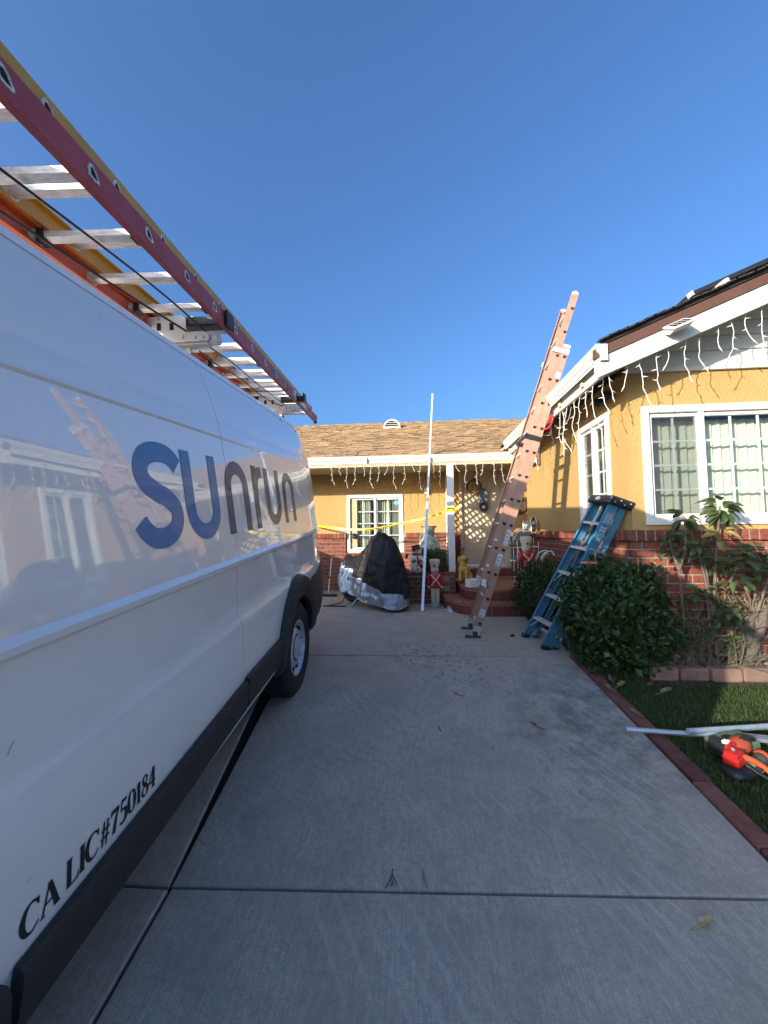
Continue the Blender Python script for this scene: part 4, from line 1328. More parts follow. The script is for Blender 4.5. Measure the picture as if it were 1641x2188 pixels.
# lower cladding strips with a thickness of their own
def clad(s0, s1, h0, h1, name='side_cladding', slant0=0.0, slant1=0.0):
    b = MB()
    n = 6
    k = 12
    vs_ = []
    for i in range(k + 1):
        t = i / k
        dz = 0.047 * max(0.0, min(1.2, (-1.1 - (s0 + (s1 - s0) * t)) / 1.25))
        a0, a1 = h0 - dz * 0.8, h1 - dz
        pts = [(a0, 0.004), (a0 + 0.012, 0.026), (a0 + 0.06, 0.030), (a1 - 0.02, 0.032), (a1, 0.022), (a1 + 0.003, 0.004)]
        for h, d in pts:
            s = s0 + (s1 - s0) * t + (slant0 * (1 - t) + slant1 * t) * (h - h0) / (h1 - h0)
            vs_.append((pv(h) + plan(s) + d, s, h))
    b.add(vs_, [(i * n + j, (i + 1) * n + j, (i + 1) * n + j + 1, i * n + j + 1) for i in range(k) for j in range(n - 1)] + [list(range(n))[::-1], [k * n + j for j in range(n)]])
    return vb(b, name, MT['clad'], van, 40)
clad(-2.345, SEAM - 0.006, 0.455, 0.618, slant0=0.02)
clad(SEAM + 0.006, -0.515, 0.455, 0.63, slant1=0.06)
clad(-3.45, -2.36, 0.455, 0.618)
# wheel arch flare
for c in (0.02, -4.02):
    b = MB()
    vs_, F = [], []
    k = 30
    for i in range(k + 1):
        a = R(-4 + 188 * i / k)
        for r_, d in ((AR - 0.075, -0.02), (AR - 0.075, 0.030), (AR - 0.02, 0.052), (AR + 0.055, 0.044), (AR + 0.075, 0.012)):
            h = max(0.37, AH + r_ * math.sin(a) * (1.06 if r_ > AR else 1.0))
            s = c - r_ * math.cos(a)
            vs_.append((pv(h) + plan(s) + d, s, h))
    for i in range(k):
        for j in range(4):
            F.append((i * 5 + j, (i + 1) * 5 + j, (i + 1) * 5 + j + 1, i * 5 + j + 1))
    b.add(vs_, F)
    vb(b, 'arch_flare', MT['clad'], van, 45)
# rear bumper wrapping round the corner
b = MB()
n = 0
vs_, F = [], []
prof_n = 7
sl_ = [0.47, 0.60, 0.75, 0.9, 1.05, 1.17, 1.25, 1.30]
for s in sl_:
    h1 = 0.86 + 0.055 * (s - 0.47) / 0.7
    h0 = 0.33 + 0.13 * max(0, (s - 0.47) / 0.8) ** 1.5
    for j in range(prof_n):
        t = j / (prof_n - 1)
        h = h0 + (h1 - h0) * t
        d = 0.030 * math.sin(math.pi * min(1, 0.15 + t * 1.0)) ** 0.5 if 0 < j < prof_n - 1 else 0.0
        vs_.append((pv(h) + plan(min(s, 1.27)) - max(0, s - 1.2) * 0.5 + d, s, h))
for i in range(len(sl_) - 1):
    for j in range(prof_n - 1):
        F.append((i * prof_n + j, (i + 1) * prof_n + j, (i + 1) * prof_n + j + 1, i * prof_n + j + 1))
b.add(vs_, F)
b.box(-0.15, -WID + 0.15, 1.24, 1.31, 0.45, 0.90)
vb(b, 'rear_bumper', MT['clad'], van, 50)
# tail lamp on the corner, side marker, roof gutter rail, fuel flap outline
b = MB()
ks = [1.08, 1.11, 1.14, 1.17, 1.20, 1.23]
vs_ = []
for s in ks:
    for h in (0.93, 0.95, 1.06, 1.16, 1.19):
        vs_.append((pv(h) + plan(s) + 0.008, s, h))
b.add(vs_, [(i * 5 + j, (i + 1) * 5 + j, (i + 1) * 5 + j + 1, i * 5 + j + 1) for i in range(5) for j in range(4)])
vb(b, 'tail_lamp', MT['lens'], van, 40)
b = MB()
for i in range(24):
    s0, s1 = -2.95 + i * 0.166, -2.95 + (i + 1) * 0.166 - 0.001
    for a, q_ in ((2.352, 2.352),):
        b.add([(-0.205, s0, 2.338), (-0.205, s1, 2.338), (-0.205, s1, 2.362), (-0.205, s0, 2.362), (-0.245, s0, 2.372), (-0.245, s1, 2.372)], [(0, 1, 2, 3), (3, 2, 5, 4)])
vb(b, 'roof_gutter_rail', MT['paint'])
b = MB()
b.beam((pv(2.33) + 0.002, 0.30, 2.312), (pv(2.33) + plan(0.9) + 0.002, 0.92, 2.312), 0.012, 0.006, (0, 0, 1))
vb(b, 'roof_seam_strip', MT['clad'])
b = MB()
for k in range(24):                                           # fuel flap / panel outline by the belt line
    pass
# wheels
def wheel(c, flip=1):
    X = 0.022 if flip > 0 else -WID - 0.022
    ax = ((0, 1, 0), (0, 0, 1), (flip, 0, 0))
    w0 = X - flip * 0.215
    b = MB()
    pr = [(0.20, 0.0), (0.24, -0.005), (0.335, 0.0), (0.362, 0.02), (0.370, 0.045), (0.372, 0.11), (0.370, 0.165), (0.362, 0.188), (0.335, 0.208), (0.30, 0.212), (0.245, 0.205), (0.222, 0.195), (0.215, 0.17)]
    b.lathe(pr, (w0, c, 0.372), 48, 0, ax, cap=False)
    for rr in (0.31, 0.275):
        b.lathe([(rr, 0.2115), (rr + 0.004, 0.215), (rr + 0.008, 0.2115)], (w0, c, 0.372), 40, 0, ax, cap=False)
    for i in range(60):                                       # tread blocks
        a = 2 * math.pi * i / 60
        for off, z in ((0.0, 0.055), (0.05, 0.105), (0.0, 0.155)):
            aa = a + off
            r_ = Vector((0, math.cos(aa), math.sin(aa)))
            t = Vector((0, -math.sin(aa), math.cos(aa)))
            cc = Vector((w0, c, 0.372)) + Vector((flip, 0, 0)) * z + r_ * 0.3725
            b.obox(cc, Vector((0.019, 0, 0)), t * 0.014, r_ * 0.005)
    ty = vb(b, 'wheel', MT['rubber'], van, 35)
    b = MB()
    b.lathe([(0.218, 0.168), (0.222, 0.196), (0.212, 0.199), (0.205, 0.175), (0.190, 0.150), (0.165, 0.155), (0.145, 0.178), (0.118, 0.186), (0.105, 0.182), (0.09, 0.19), (0.06, 0.206), (0.02, 0.21), (0.0001, 0.21)], (w0, c, 0.372), 40, 0, ax, cap=False)
    vb(b, 'rim', MT['steel'], ty, 40)
    b = MB()
    for i in range(10):
        a = 2 * math.pi * i / 10
        cc = (w0 + flip * 0.1665, c + 0.178 * math.cos(a), 0.372 + 0.178 * math.sin(a))
        b.lathe([(0.024, -0.02), (0.024, 0.004)], cc, 12, 0, ax)
    vb(b, 'rim_hole', MT['dark'], ty)
    b = MB()
    for i in range(5):
        a = 2 * math.pi * i / 5 + 0.3
        cc = (w0 + flip * 0.186, c + 0.085 * math.cos(a), 0.372 + 0.085 * math.sin(a))
        b.lathe([(0.014, 0), (0.014, 0.016), (0.008, 0.022)], cc, 6, 0, ax)
    vb(b, 'wheel_nut', MT['steel'], ty)
    b = MB().lathe([(0.108, 0.1845), (0.102, 0.1885), (0.096, 0.1865)], (w0, c, 0.372), 32, 0, ax, cap=False)
    vb(b, 'hub_groove', MT['dark'], ty)
for c in (0.02, -4.02):
    wheel(c, 1)
    wheel(c, -1)
# lettering on the flank: ribbons that follow the panel
def ribbon(b, pts, w, k=5, lift=0.0022):
    pth = smooth_path([Vector((p[0], p[1], 0)) for p in pts], k) if len(pts) > 2 else [Vector((*pts[0], 0)).lerp(Vector((*pts[1], 0)), i / 8) for i in range(9)]
    n = len(pth)
    ws = w if hasattr(w, '__len__') else [w] * n
    if len(ws) != n:
        ws = np.interp(np.linspace(0, 1, n), np.linspace(0, 1, len(ws)), ws)
    vs_ = []
    for i, p in enumerate(pth):
        t = (pth[min(i + 1, n - 1)] - pth[max(i - 1, 0)]).normalized()
        m = Vector((-t.y, t.x, 0))
        for e in (-0.5, -0.167, 0.167, 0.5):
            q_ = p + m * ws[i] * e
            vs_.append((pv(q_.y) + plan(q_.x) + lift, q_.x, q_.y))
    F = [(i * 4 + j, i * 4 + j + 1, (i + 1) * 4 + j + 1, (i + 1) * 4 + j) for i in range(n - 1) for j in range(3)]
    b.add(vs_, F)
def letter(s0, strokes, m, w=0.072):
    b = MB()
    for i, st in enumerate(strokes):
        ribbon(b, [(s0 + x, 1.42 + y) for x, y in st], w, lift=0.0022 + 0.0006 * i)
    vb(b, 'logo_letter', m)
arc_ = lambda cx, cy, rx, ry, a0, a1, n=9: [(cx + rx * math.cos(R(a0 + (a1 - a0) * i / n)), cy + ry * math.sin(R(a0 + (a1 - a0) * i / n))) for i in range(n + 1)]
S_ = [(0.290, 0.322), (0.250, 0.356), (0.195, 0.368), (0.130, 0.362), (0.080, 0.335), (0.062, 0.290), (0.085, 0.245), (0.140, 0.215), (0.205, 0.188), (0.250, 0.150), (0.252, 0.100), (0.218, 0.060), (0.160, 0.040), (0.100, 0.044), (0.055, 0.072), (0.030, 0.105)]
U_ = [(0.040, 0.398), (0.040, 0.30), (0.040, 0.165)] + arc_(0.155, 0.145, 0.113, 0.107, 180, 360) + [(0.268, 0.20), (0.268, 0.398)]
N_ = [(0.040, 0.0), (0.040, 0.12), (0.040, 0.24)] + arc_(0.155, 0.252, 0.113, 0.110, 180, 0) + [(0.268, 0.2), (0.268, 0.0)]
letter(-1.835, [S_], MT['logo_a'], 0.077)
letter(-1.515, [U_], MT['logo_a'])
letter(-1.13, [N_], MT['logo_b'])
letter(-0.745, [[(0.040, 0.0), (0.040, 0.398)], [(0.045, 0.25), (0.06, 0.31), (0.10, 0.352), (0.165, 0.362)]], MT['logo_c'])
letter(-0.535, [U_], MT['logo_c'])
letter(-0.155, [N_], MT['logo_c'])
# licence text: thick and thin pen strokes, x and y in cap heights, w in cap heights
GL = {
 'C': ([([(0.74, 0.80), (0.62, 0.95), (0.42, 0.99), (0.20, 0.88), (0.07, 0.62), (0.07, 0.36), (0.20, 0.11), (0.42, 0.01), (0.62, 0.05), (0.76, 0.20)], [0.05, 0.06, 0.06, 0.12, 0.16, 0.16, 0.12, 0.06, 0.05, 0.03]), ([(0.745, 0.98), (0.745, 0.72)], [0.05, 0.03])], 0.86),
 'A': ([([(0.08, 0.0), (0.40, 1.02)], [0.05, 0.05]), ([(0.40, 1.02), (0.78, 0.0)], [0.13, 0.16]), ([(0.20, 0.36), (0.62, 0.36)], [0.05, 0.05]), ([(-0.03, 0.015), (0.22, 0.015)], [0.035, 0.035]), ([(0.62, 0.015), (0.93, 0.015)], [0.035, 0.035])], 0.92),
 ' ': ([], 0.30),
 'L': ([([(0.17, 0.0), (0.17, 1.0)], [0.15, 0.15]), ([(0.03, 0.985), (0.33, 0.985)], [0.035, 0.035]), ([(0.03, 0.02), (0.62, 0.02)], [0.04, 0.05]), ([(0.62, 0.0), (0.67, 0.26)], [0.06, 0.03])], 0.72),
 'I': ([([(0.17, 0.0), (0.17, 1.0)], [0.15, 0.15]), ([(0.03, 0.985), (0.32, 0.985)], [0.035, 0.035]), ([(0.03, 0.015), (0.32, 0.015)], [0.035, 0.035])], 0.38),
 '#': ([([(0.16, -0.05), (0.30, 0.95)], [0.06, 0.06]), ([(0.40, -0.05), (0.54, 0.95)], [0.06, 0.06]), ([(0.05, 0.30), (0.62, 0.30)], [0.06, 0.06]), ([(0.08, 0.62), (0.65, 0.62)], [0.06, 0.06])], 0.72),
 '7': ([([(0.06, 0.92), (0.56, 0.92)], [0.13, 0.13]), ([(0.56, 0.95), (0.38, 0.55), (0.22, -0.02)], [0.07, 0.10, 0.15]), ([(0.06, 0.97), (0.04, 0.74)], [0.05, 0.03])], 0.62),
 '5': ([([(0.16, 0.95), (0.54, 0.95)], [0.12, 0.10]), ([(0.17, 0.95), (0.12, 0.54)], [0.05, 0.05]), ([(0.12, 0.54), (0.32, 0.60), (0.50, 0.46), (0.53, 0.28), (0.42, 0.08), (0.22, 0.0), (0.05, 0.08)], [0.05, 0.08, 0.14, 0.16, 0.12, 0.06, 0.09])], 0.64),
 '0': ([([(0.32, 0.98), (0.14, 0.86), (0.08, 0.5), (0.14, 0.13), (0.32, 0.01), (0.50, 0.13), (0.56, 0.5), (0.50, 0.86), (0.32, 0.98)], [0.05, 0.10, 0.15, 0.10, 0.05, 0.10, 0.15, 0.10, 0.05])], 0.66),
 '1': ([([(0.24, 0.0), (0.24, 0.98)], [0.15, 0.15]), ([(0.08, 0.80), (0.24, 0.97)], [0.04, 0.06]), ([(0.08, 0.015), (0.41, 0.015)], [0.035, 0.035])], 0.46),
 '8': ([([(0.32, 0.98), (0.15, 0.88), (0.16, 0.68), (0.34, 0.53), (0.52, 0.36), (0.53, 0.14), (0.32, 0.01), (0.11, 0.14), (0.12, 0.36), (0.30, 0.52), (0.47, 0.68), (0.47, 0.88), (0.32, 0.98)], [0.05, 0.09, 0.11, 0.13, 0.13, 0.10, 0.05, 0.10, 0.08, 0.06, 0.07, 0.08, 0.05])], 0.64),
 '4': ([([(0.44, 0.0), (0.44, 0.98)], [0.14, 0.14]), ([(0.44, 0.98), (0.04, 0.32)], [0.06, 0.05]), ([(0.04, 0.30), (0.60, 0.30)], [0.07, 0.07]), ([(0.30, 0.015), (0.58, 0.015)], [0.035, 0.035])], 0.66),
}
CAP = 0.068
ws = sum(GL[c][1] for c in 'CA LIC#750184')
sx = 0.475 / (ws * CAP)
x = -2.315
for c in 'CA LIC#750184':
    st, adv = GL[c]
    if st:
        b = MB()
        for i, (pts, w) in enumerate(st):
            ribbon(b, [(x + (p[0] + 0.08 * p[1]) * CAP * sx, 0.606 + p[1] * CAP + (x + 2.315) * 0.030) for p in pts], [q_ * CAP * 1.22 + 0.0008 for q_ in w], 4, 0.0016 + 0.0004 * i)
        vb(b, 'licence_letter', MT['ink'])
    x += adv * CAP * sx
# one scratch on the paint
b = MB()
ribbon(b, [(-2.30, 1.03), (-2.285, 1.055)], 0.0014)
vb(b, 'paint_scratch', MT['clad'])

# roof rack: two beams with their white brackets
VR = VM @ T(0, 0, 0.072)
def rb_(b, name, m, parent=van, smooth=None):
    return b.build(name, m, parent, smooth, VR)
def rack(s, full=True):
    r_ = rb_(MB().box(-0.185, -1.80, s - 0.045, s + 0.045, 2.612, 2.668, 0, 0.008), 'rack_beam', MT['black'])
    rb_(MB().box(-0.188, -0.172, s - 0.05, s + 0.05, 2.605, 2.70, 0, 0.006), 'beam_end_cap', MT['black'], r_)
    yq = s - 0.052
    b = MB().prism([(-0.66, yq, 2.665), (-0.46, yq, 2.672), (-0.43, yq, 2.655), (-0.43, yq, 2.59), (-0.41, yq, 2.565), (-0.30, yq, 2.565), (-0.285, yq, 2.55), (-0.29, yq, 2.515), (-0.56, yq, 2.505), (-0.65, yq, 2.57), (-0.68, yq, 2.60), (-0.68, yq, 2.65)], (0, -0.006, 0), (0, 0, 0))
    br = rb_(b, 'rack_bracket', MT['rackw'], r_)
    for x_, z_ in ((-0.60, 2.605), (-0.52, 2.605)):
        b = MB().obox((x_, yq - 0.0065, z_), (0.013, 0, 0), (0, 0.001, 0), (0, 0, 0.022), 0, 0.0)
        rb_(b, 'bracket_slot', MT['dark'], r_)
    b = MB()
    for x_, z_ in ((-0.60, 2.652), (-0.555, 2.652), (-0.615, 2.535), (-0.455, 2.54), (-0.375, 2.535), (-0.325, 2.535)):
        b.lathe([(0.010, 0), (0.010, 0.005), (0.006, 0.008)], (x_, yq - 0.006, z_), 8, 0, ((1, 0, 0), (0, 0, 1), (0, -1, 0)))
    rb_(b, 'bracket_bolt', MT['steel'], r_, 30)
    b = MB().box(-0.56, -0.30, s - 0.04, s + 0.02, 2.50, 2.555, 0, 0.006)
    b.lathe([(0.03, 0), (0.034, 0.02), (0.034, 0.055), (0.03, 0.06)], (-0.30, s - 0.01, 2.535), 16, 0, ((0, 1, 0), (0, 0, 1), (1, 0, 0)))
    rb_(b, 'rack_arm', MT['rackw'], r_, 30)
    b = MB().box(-0.58, -0.52, s - 0.05, s + 0.03, 2.40, 2.53, 0, 0.005).box(-0.50, -0.44, s + 0.0, s + 0.012, 2.38, 2.55).box(-0.64, -0.42, s - 0.08, s + 0.08, 2.43, 2.445)
    rb_(b, 'rack_foot', MT['rackw'], r_)
    b = MB().box(-1.50, -1.44, s - 0.05, s + 0.03, 2.40, 2.62, 0, 0.005)
    rb_(b, 'rack_foot', MT['rackw'], r_)
for s in (-0.70, 1.16, -2.7):
    rack(s)
b = MB()
b.obox((-0.80, -1.02, 2.72), (0.006, 0, 0), (0, 0.045, 0.01), (0, -0.03, 0.10), 0)
vb(b, 'ladder_guide', MT['rackw'])
b = MB().obox((-0.50, -0.55, 2.74), (0.012, 0, 0), (0, 0.01, 0), (0, 0, 0.09))
vb(b, 'wooden_peg', MT['tan'])

# ------------------------------------------------------------------ the two ladders on the rack
def rack_ladder(name, label, v0, v1, mw, s0, s1, rail_m, rung0):
    """own frame: x=0 outer face of the near rail, y along the van, z=0 underside of the rails"""
    L = thing(name, label, 'ladder', mw=mw)
    RH, RW = 0.092, 0.032
    for v, sgn, m in ((v0, 1, rail_m[0]), (v1, -1, rail_m[1])):
        b = MB()
        b.box(v, v - sgn * 0.005, s0, s1, 0, RH)                     # web
        b.box(v - sgn * 0.005, v - sgn * RW, s0, s1, 0, 0.006)        # flanges
        b.box(v - sgn * 0.005, v - sgn * RW, s0, s1, RH - 0.006, RH)
        rl = b.build('rail', m, L, None, mw)
        MB().box(v + sgn * 0.003, v - sgn * (RW + 0.004), s1 - 0.01, s1 + 0.045, -0.018, RH + 0.008, 0, 0.006).build('rail_cap', MT['black'], rl, None, mw)
    b = MB()
    pts = [(-0.024, -0.012), (0.012, -0.018), (0.022, 0.0), (0.012, 0.018), (-0.024, 0.012)]
    b.prism([(0, p[0], p[1]) for p in pts], (v0 - 0.003, 0, 0), (v1 + 0.003, 0, 0))
    b.lathe([(0.034, 0), (0.029, 0.012)], (v1 + 0.006, 0, 0), 12, 0, ((0, 1, 0), (0, 0, 1), (1, 0, 0)))
    b.lathe([(0.034, 0), (0.029, 0.012)], (v0 - 0.006, 0, 0), 12, 0, ((0, 1, 0), (0, 0, 1), (-1, 0, 0)))
    me = b.mesh('rung', MT['alu'])
    tri = [(-0.019, -0.016), (0.000, -0.020), (0.022, -0.019), (0.025, -0.012), (0.010, 0.012), (-0.004, 0.024), (-0.014, 0.024), (-0.022, 0.010)]
    b = MB()
    n = len(tri)
    vs_ = [(v0 + 0.0005, p[0] * 1.12, p[1] * 1.12) for p in tri] + [(v0 + 0.005, p[0] * 1.05, p[1] * 1.05) for p in tri] + [(v0 + 0.005, p[0] * 0.74, p[1] * 0.74) for p in tri] + [(v0 - 0.001, p[0] * 0.66, p[1] * 0.66) for p in tri]
    b.add(vs_, [(k * n + i, k * n + (i + 1) % n, (k + 1) * n + (i + 1) % n, (k + 1) * n + i) for k in range(3) for i in range(n)])
    b.add([(v0 + 0.0012, p[0] * 0.72, p[1] * 0.72) for p in tri], [list(range(n))], 1)
    ec = b.mesh('rung_end', [MT['alu'], MT['dark']])
    s = rung0
    while s < s1 - 0.08:
        inst('rung', me, L, mw @ T(0, s, RH / 2))
        inst('rung_end', ec, L, mw @ T(0, s, RH / 2))
        s += 0.305
    return L
LAM = VM @ T(-0.152, -2.0, 2.676) @ rz(0.032)
LBM = VM @ T(-0.198, -2.0, 2.772) @ rz(0.032)
LA = rack_ladder('extension_ladder', 'orange-red extension ladder, near rail coloured as if shaded, lying lowest on the van roof rack', 0, -0.49, LAM, -2.1, 4.22, (MT['redfg'], MT['orange']), -1.93)  # near rail takes the shaded colour, far rail the sunlit one
LB = rack_ladder('extension_ladder', 'yellow extension ladder stacked on top of the orange-red one on the van rack', 0, -0.43, LBM, -2.2, 4.10, (MT['yellow'], MT['yellow']), -2.05)
MB().box(0.0008, 0.004, 2.98, 3.06, 0.0, 0.095).build('splice_plate', MT['alu'], LA, None, LAM)
b = MB().lathe([(0.0001, 0.0), (1, 0.0)], (0.0012, 2.30, 0.046), 20, 0, ((0, 0.075, 0), (0, 0, 0.030), (0.001, 0, 0)))
os_ = b.build('oval_sticker', MT['label'], LA, None, LAM)
b = MB().lathe([(0.72, 0.0), (0.84, 0.0)], (0.0018, 2.30, 0.046), 20, 0, ((0, 0.075, 0), (0, 0, 0.030), (0.001, 0, 0))).box(0.0014, 0.002, 2.26, 2.34, 0.040, 0.052)
b.build('sticker_print', MT['logo_a'], os_, None, LAM)
MB().box(0.0006, 0.002, 2.66, 2.73, 0.006, 0.085).build('rung_tape', MT['black'], LA, None, LAM)
MB().box(0.0006, 0.002, 3.12, 3.6, 0.015, 0.075).build('white_sticker', MT['label'], LA, None, LAM)
for s in (0.51, 1.12, 2.035):
    MB().box(-0.462, -0.425, s - 0.027, s + 0.027, 0.018, 0.074, 0, 0.004).build('rung_grip', MT['black'], LA, None, LAM)
    MB().box(-0.065, -0.030, s - 0.027, s + 0.027, 0.018, 0.074, 0, 0.004).build('rung_grip', MT['black'], LA, None, LAM)
r1 = MB().tube(smooth_path([(-0.62, -2.75, 2.64), (-0.60, -2.0, 2.672), (-0.50, -1.2, 2.655), (-0.42, -0.72, 2.645)], 8), 0.006, 6)
bc = thing('bungee_cord', 'black cord strung under the van ladders nearer the van edge', 'cord', mw=VM)
r1.build('cord', MT['black'], bc, 60, VM)
MB().tube(smooth_path([(-0.40, -0.66, 2.56), (-0.46, -0.3, 2.60), (-0.5, 0.2, 2.655), (-0.47, 0.7, 2.62), (-0.42, 1.1, 2.63)], 8), 0.005, 6).build('cord', MT['black'], bc, 60, VM)
bc = thing('bungee_cord', 'black cord strung under the van ladders farther from the van edge', 'cord', mw=VM)
MB().tube(smooth_path([(-0.45, -2.75, 2.68), (-0.42, -2.0, 2.69), (-0.36, -1.2, 2.69), (-0.33, -0.68, 2.66)], 8), 0.005, 6).build('cord', MT['black'], bc, 60, VM)
MB().tube(smooth_path([(-0.33, -0.66, 2.58), (-0.38, -0.2, 2.64), (-0.42, 0.4, 2.66), (-0.38, 1.1, 2.64)], 8), 0.0045, 6).build('cord', MT['black'], bc, 60, VM)
# ------------------------------------------------------------------ extension ladder against the side gutter
LF = Vector((0.622, 4.70, 0.0))
ldir = Vector((0.34, 0.0, 1.0)).normalized()
lnorm = Vector((1.0, 0.0, -0.34)).normalized()                # towards the wall
LM = Matrix((lnorm, Vector((0, 1, 0)), ldir)).transposed().to_4x4()   # local x: to the wall, y: across, z: up the ladder
LM.translation = LF
xl = thing('extension_ladder', 'tall faded red extension ladder leaning on the side gutter', 'ladder', mw=LM)
def lb(b, name, m, parent=xl, smooth=None):
    return b.build(name, m, parent, smooth, LM)
W0, W1 = 0.0, 0.43                                          # outer faces of the two base rails
def chan(b, y, sgn, x0, x1, z0, z1):
    """C section: web outwards"""
    b.box(x0, x1, y, y + sgn * 0.005, z0, z1)
    b.box(x0, x0 + 0.006, y + sgn * 0.005, y + sgn * 0.030, z0, z1)
    b.box(x1 - 0.006, x1, y + sgn * 0.005, y + sgn * 0.030, z0, z1)
    return b
ZB, ZF0, ZF1 = 3.69, 0.70, 4.36
rails = []
for y, sgn in ((W0, 1), (W1, -1)):
    rails.append(lb(chan(MB(), y, sgn, -0.004, 0.084, 0.10, ZB), 'base_rail', MT['pink']))
fr_ = []
for y, sgn in ((W0 + 0.012, 1), (W1 - 0.012, -1)):
    fr_.append(lb(chan(MB(), y, sgn, -0.088, -0.006, ZF0, ZF1), 'fly_rail', MT['pink']))
# seen edge of the web is a darker red
for y, sgn in ((W0, 1), (W1, -1)):
    lb(MB().box(-0.0055, -0.0042, y + sgn * 0.001, y + sgn * 0.030, 0.10, ZF0 - 0.02), 'rail_edge', MT['pinkd'])
b = MB()
pts = [(-0.016, -0.012), (0.012, -0.014), (0.018, 0.0), (0.012, 0.014), (-0.016, 0.012)]
b.prism([(p[0], 0, p[1]) for p in pts], (0, W0 + 0.004, 0), (0, W1 - 0.004, 0))
rung = b.mesh('rung', MT['alu'])
b = MB()
b.prism([(p[0], 0, p[1]) for p in pts], (0, W0 + 0.016, 0), (0, W1 - 0.016, 0))
rung_f = b.mesh('rung', MT['alu'])
# the D shaped rung mouths
D_ = [(-0.018, 0.014), (0.018, 0.014), (0.019, 0.0), (0.012, -0.014), (-0.004, -0.018), (-0.018, -0.008)]
def mouth(y):
    b = MB()
    n = len(D_)
    vs_ = [(p[0] * 1.12, y - 0.0035, p[1] * 1.12) for p in D_] + [(p[0], y - 0.004, p[1]) for p in D_]
    b.add(vs_, [(i, (i + 1) % n, n + (i + 1) % n, n + i) for i in range(n)], 0)
    b.add([(p[0], y - 0.0015, p[1]) for p in D_], [list(range(n))], 1)
    return b.mesh('rung_end', [MT['pinkd'], MT['dark']])
mo_b, mo_f = mouth(W0), mouth(W0 + 0.012)
for k in range(12):
    z = 0.19 + 0.3055 * k
    inst('rung', rung, xl, LM @ T(0.050, 0, z))
    inst('rung_end', mo_b, xl, LM @ T(0.052, 0, z))
for k in range(12):
    z = 0.80 + 0.3055 * k
    if z < ZF1 - 0.05:
        inst('rung', rung_f, xl, LM @ T(-0.045, 0, z))
        inst('rung_end', mo_f, xl, LM @ T(-0.030, 0, z))
for y, sgn in ((W0, 1), (W1, -1)):
    b = MB()
    b.obox((0.04, y + sgn * 0.012, 0.075), (0.044, 0, 0), (0, 0.016, 0), (0, 0, 0.075))
    sh = lb(b, 'foot_shoe', MT['steel'])
    # rubber pad lies flat on the ground
    pm = T(LF.x + 0.03, LF.y + y + sgn * 0.01, 0.0)
    pad = MB().box(-0.095, 0.085, -0.035, 0.035, 0.0, 0.022, 0, 0.005)
    pad.box(-0.01, 0.05, -0.022, -0.015, 0.02, 0.075).box(-0.01, 0.05, 0.017, 0.024, 0.02, 0.075)
    pad.build('foot_pad', MT['pad'], xl, None, pm)
b = MB().box(-0.10, 0.09, -0.010, -0.004, ZB - 0.11, ZB - 0.05, 0, 0.003).box(-0.10, 0.09, W1 + 0.004, W1 + 0.010, ZB - 0.11, ZB - 0.05, 0, 0.003).box(-0.104, -0.096, -0.01, 0.05, ZB - 0.11, ZB - 0.05)
lb(b, 'guide_bracket', MT['alu'])
b = MB().box(-0.004, 0.084, -0.007, -0.002, ZB - 0.03, ZB + 0.012, 0, 0.003).box(-0.004, 0.084, W1 + 0.002, W1 + 0.007, ZB - 0.03, ZB + 0.012)
lb(b, 'rail_end_plate', MT['alu'])
b = MB().box(-0.102, 0.094, -0.012, -0.003, 2.47, 2.53, 0, 0.004).box(-0.102, -0.094, -0.012, W1 + 0.012, 2.47, 2.53).box(-0.102, 0.094, W1 + 0.003, W1 + 0.012, 2.47, 2.53).box(0.086, 0.094, -0.012, 0.06, 2.47, 2.53)
lb(b, 'black_strap', MT['black'])
b = MB().box(-0.088, -0.006, 0.010, 0.020, 2.36, 2.40)
for y in (W0 + 0.027, W1 - 0.027):
    b = MB().lathe([(0.024, 0), (0.030, 0.012), (0.030, 0.03), (0.024, 0.042)], (-0.047, y - 0.021, ZF1 - 0.005), 14, 0, ((1, 0, 0), (0, 0, 1), (0, 1, 0)))
    b.box(-0.085, -0.010, y - 0.018, y + 0.014, ZF1 - 0.02, ZF1 + 0.008, 0, 0.003)
    lb(b, 'rail_end_cap', MT['alu'], xl, 40)
# rung locks low on the fly, red gutter hook
for y in (W0 - 0.004, W1 - 0.02):
    b = MB().box(-0.075, -0.02, y, y + 0.022, ZF0 - 0.075, ZF0 + 0.005, 0, 0.004).box(-0.03, 0.02, y + 0.004, y + 0.016, ZF0 - 0.085, ZF0 - 0.05, 0, 0.004)
    lb(b, 'rung_lock', MT['alu'])
for z in (0.86, 1.18):
    lb(MB().box(-0.083, -0.05, W0 + 0.0085, W0 + 0.0115, z, z + 0.03), 'rivet_plate', MT['alu'])
b = MB().tube(smooth_path([(0.07, -0.02, 2.62), (0.12, -0.03, 2.66), (0.135, -0.03, 2.76), (0.105, -0.03, 2.80), (0.088, -0.02, 2.72)], 5), 0.013, 8)
lb(b, 'gutter_hook', MT['red'], xl, 50)
for z0, z1, x0, x1 in ((1.16, 1.36, 0.028, 0.075), (0.90, 1.05, 0.010, 0.066), (0.27, 0.36, 0.006, 0.07), (3.28, 3.35, 0.015, 0.07)):
    st = lb(MB().box(x0, x1, -0.0016, -0.0006, z0, z1), 'warning_sticker', MT['label'])
    b = MB()
    for i in range(int((z1 - z0) / 0.011) - 1):
        if i % 4 == 3:
            continue
        b.box(x0 + 0.004, x1 - 0.004 - 0.012 * ((i * 7) % 3) / 2, -0.0024, -0.0017, z0 + 0.006 + i * 0.011, z0 + 0.011 + i * 0.011)
    lb(b, 'sticker_print', MT['print'], st)

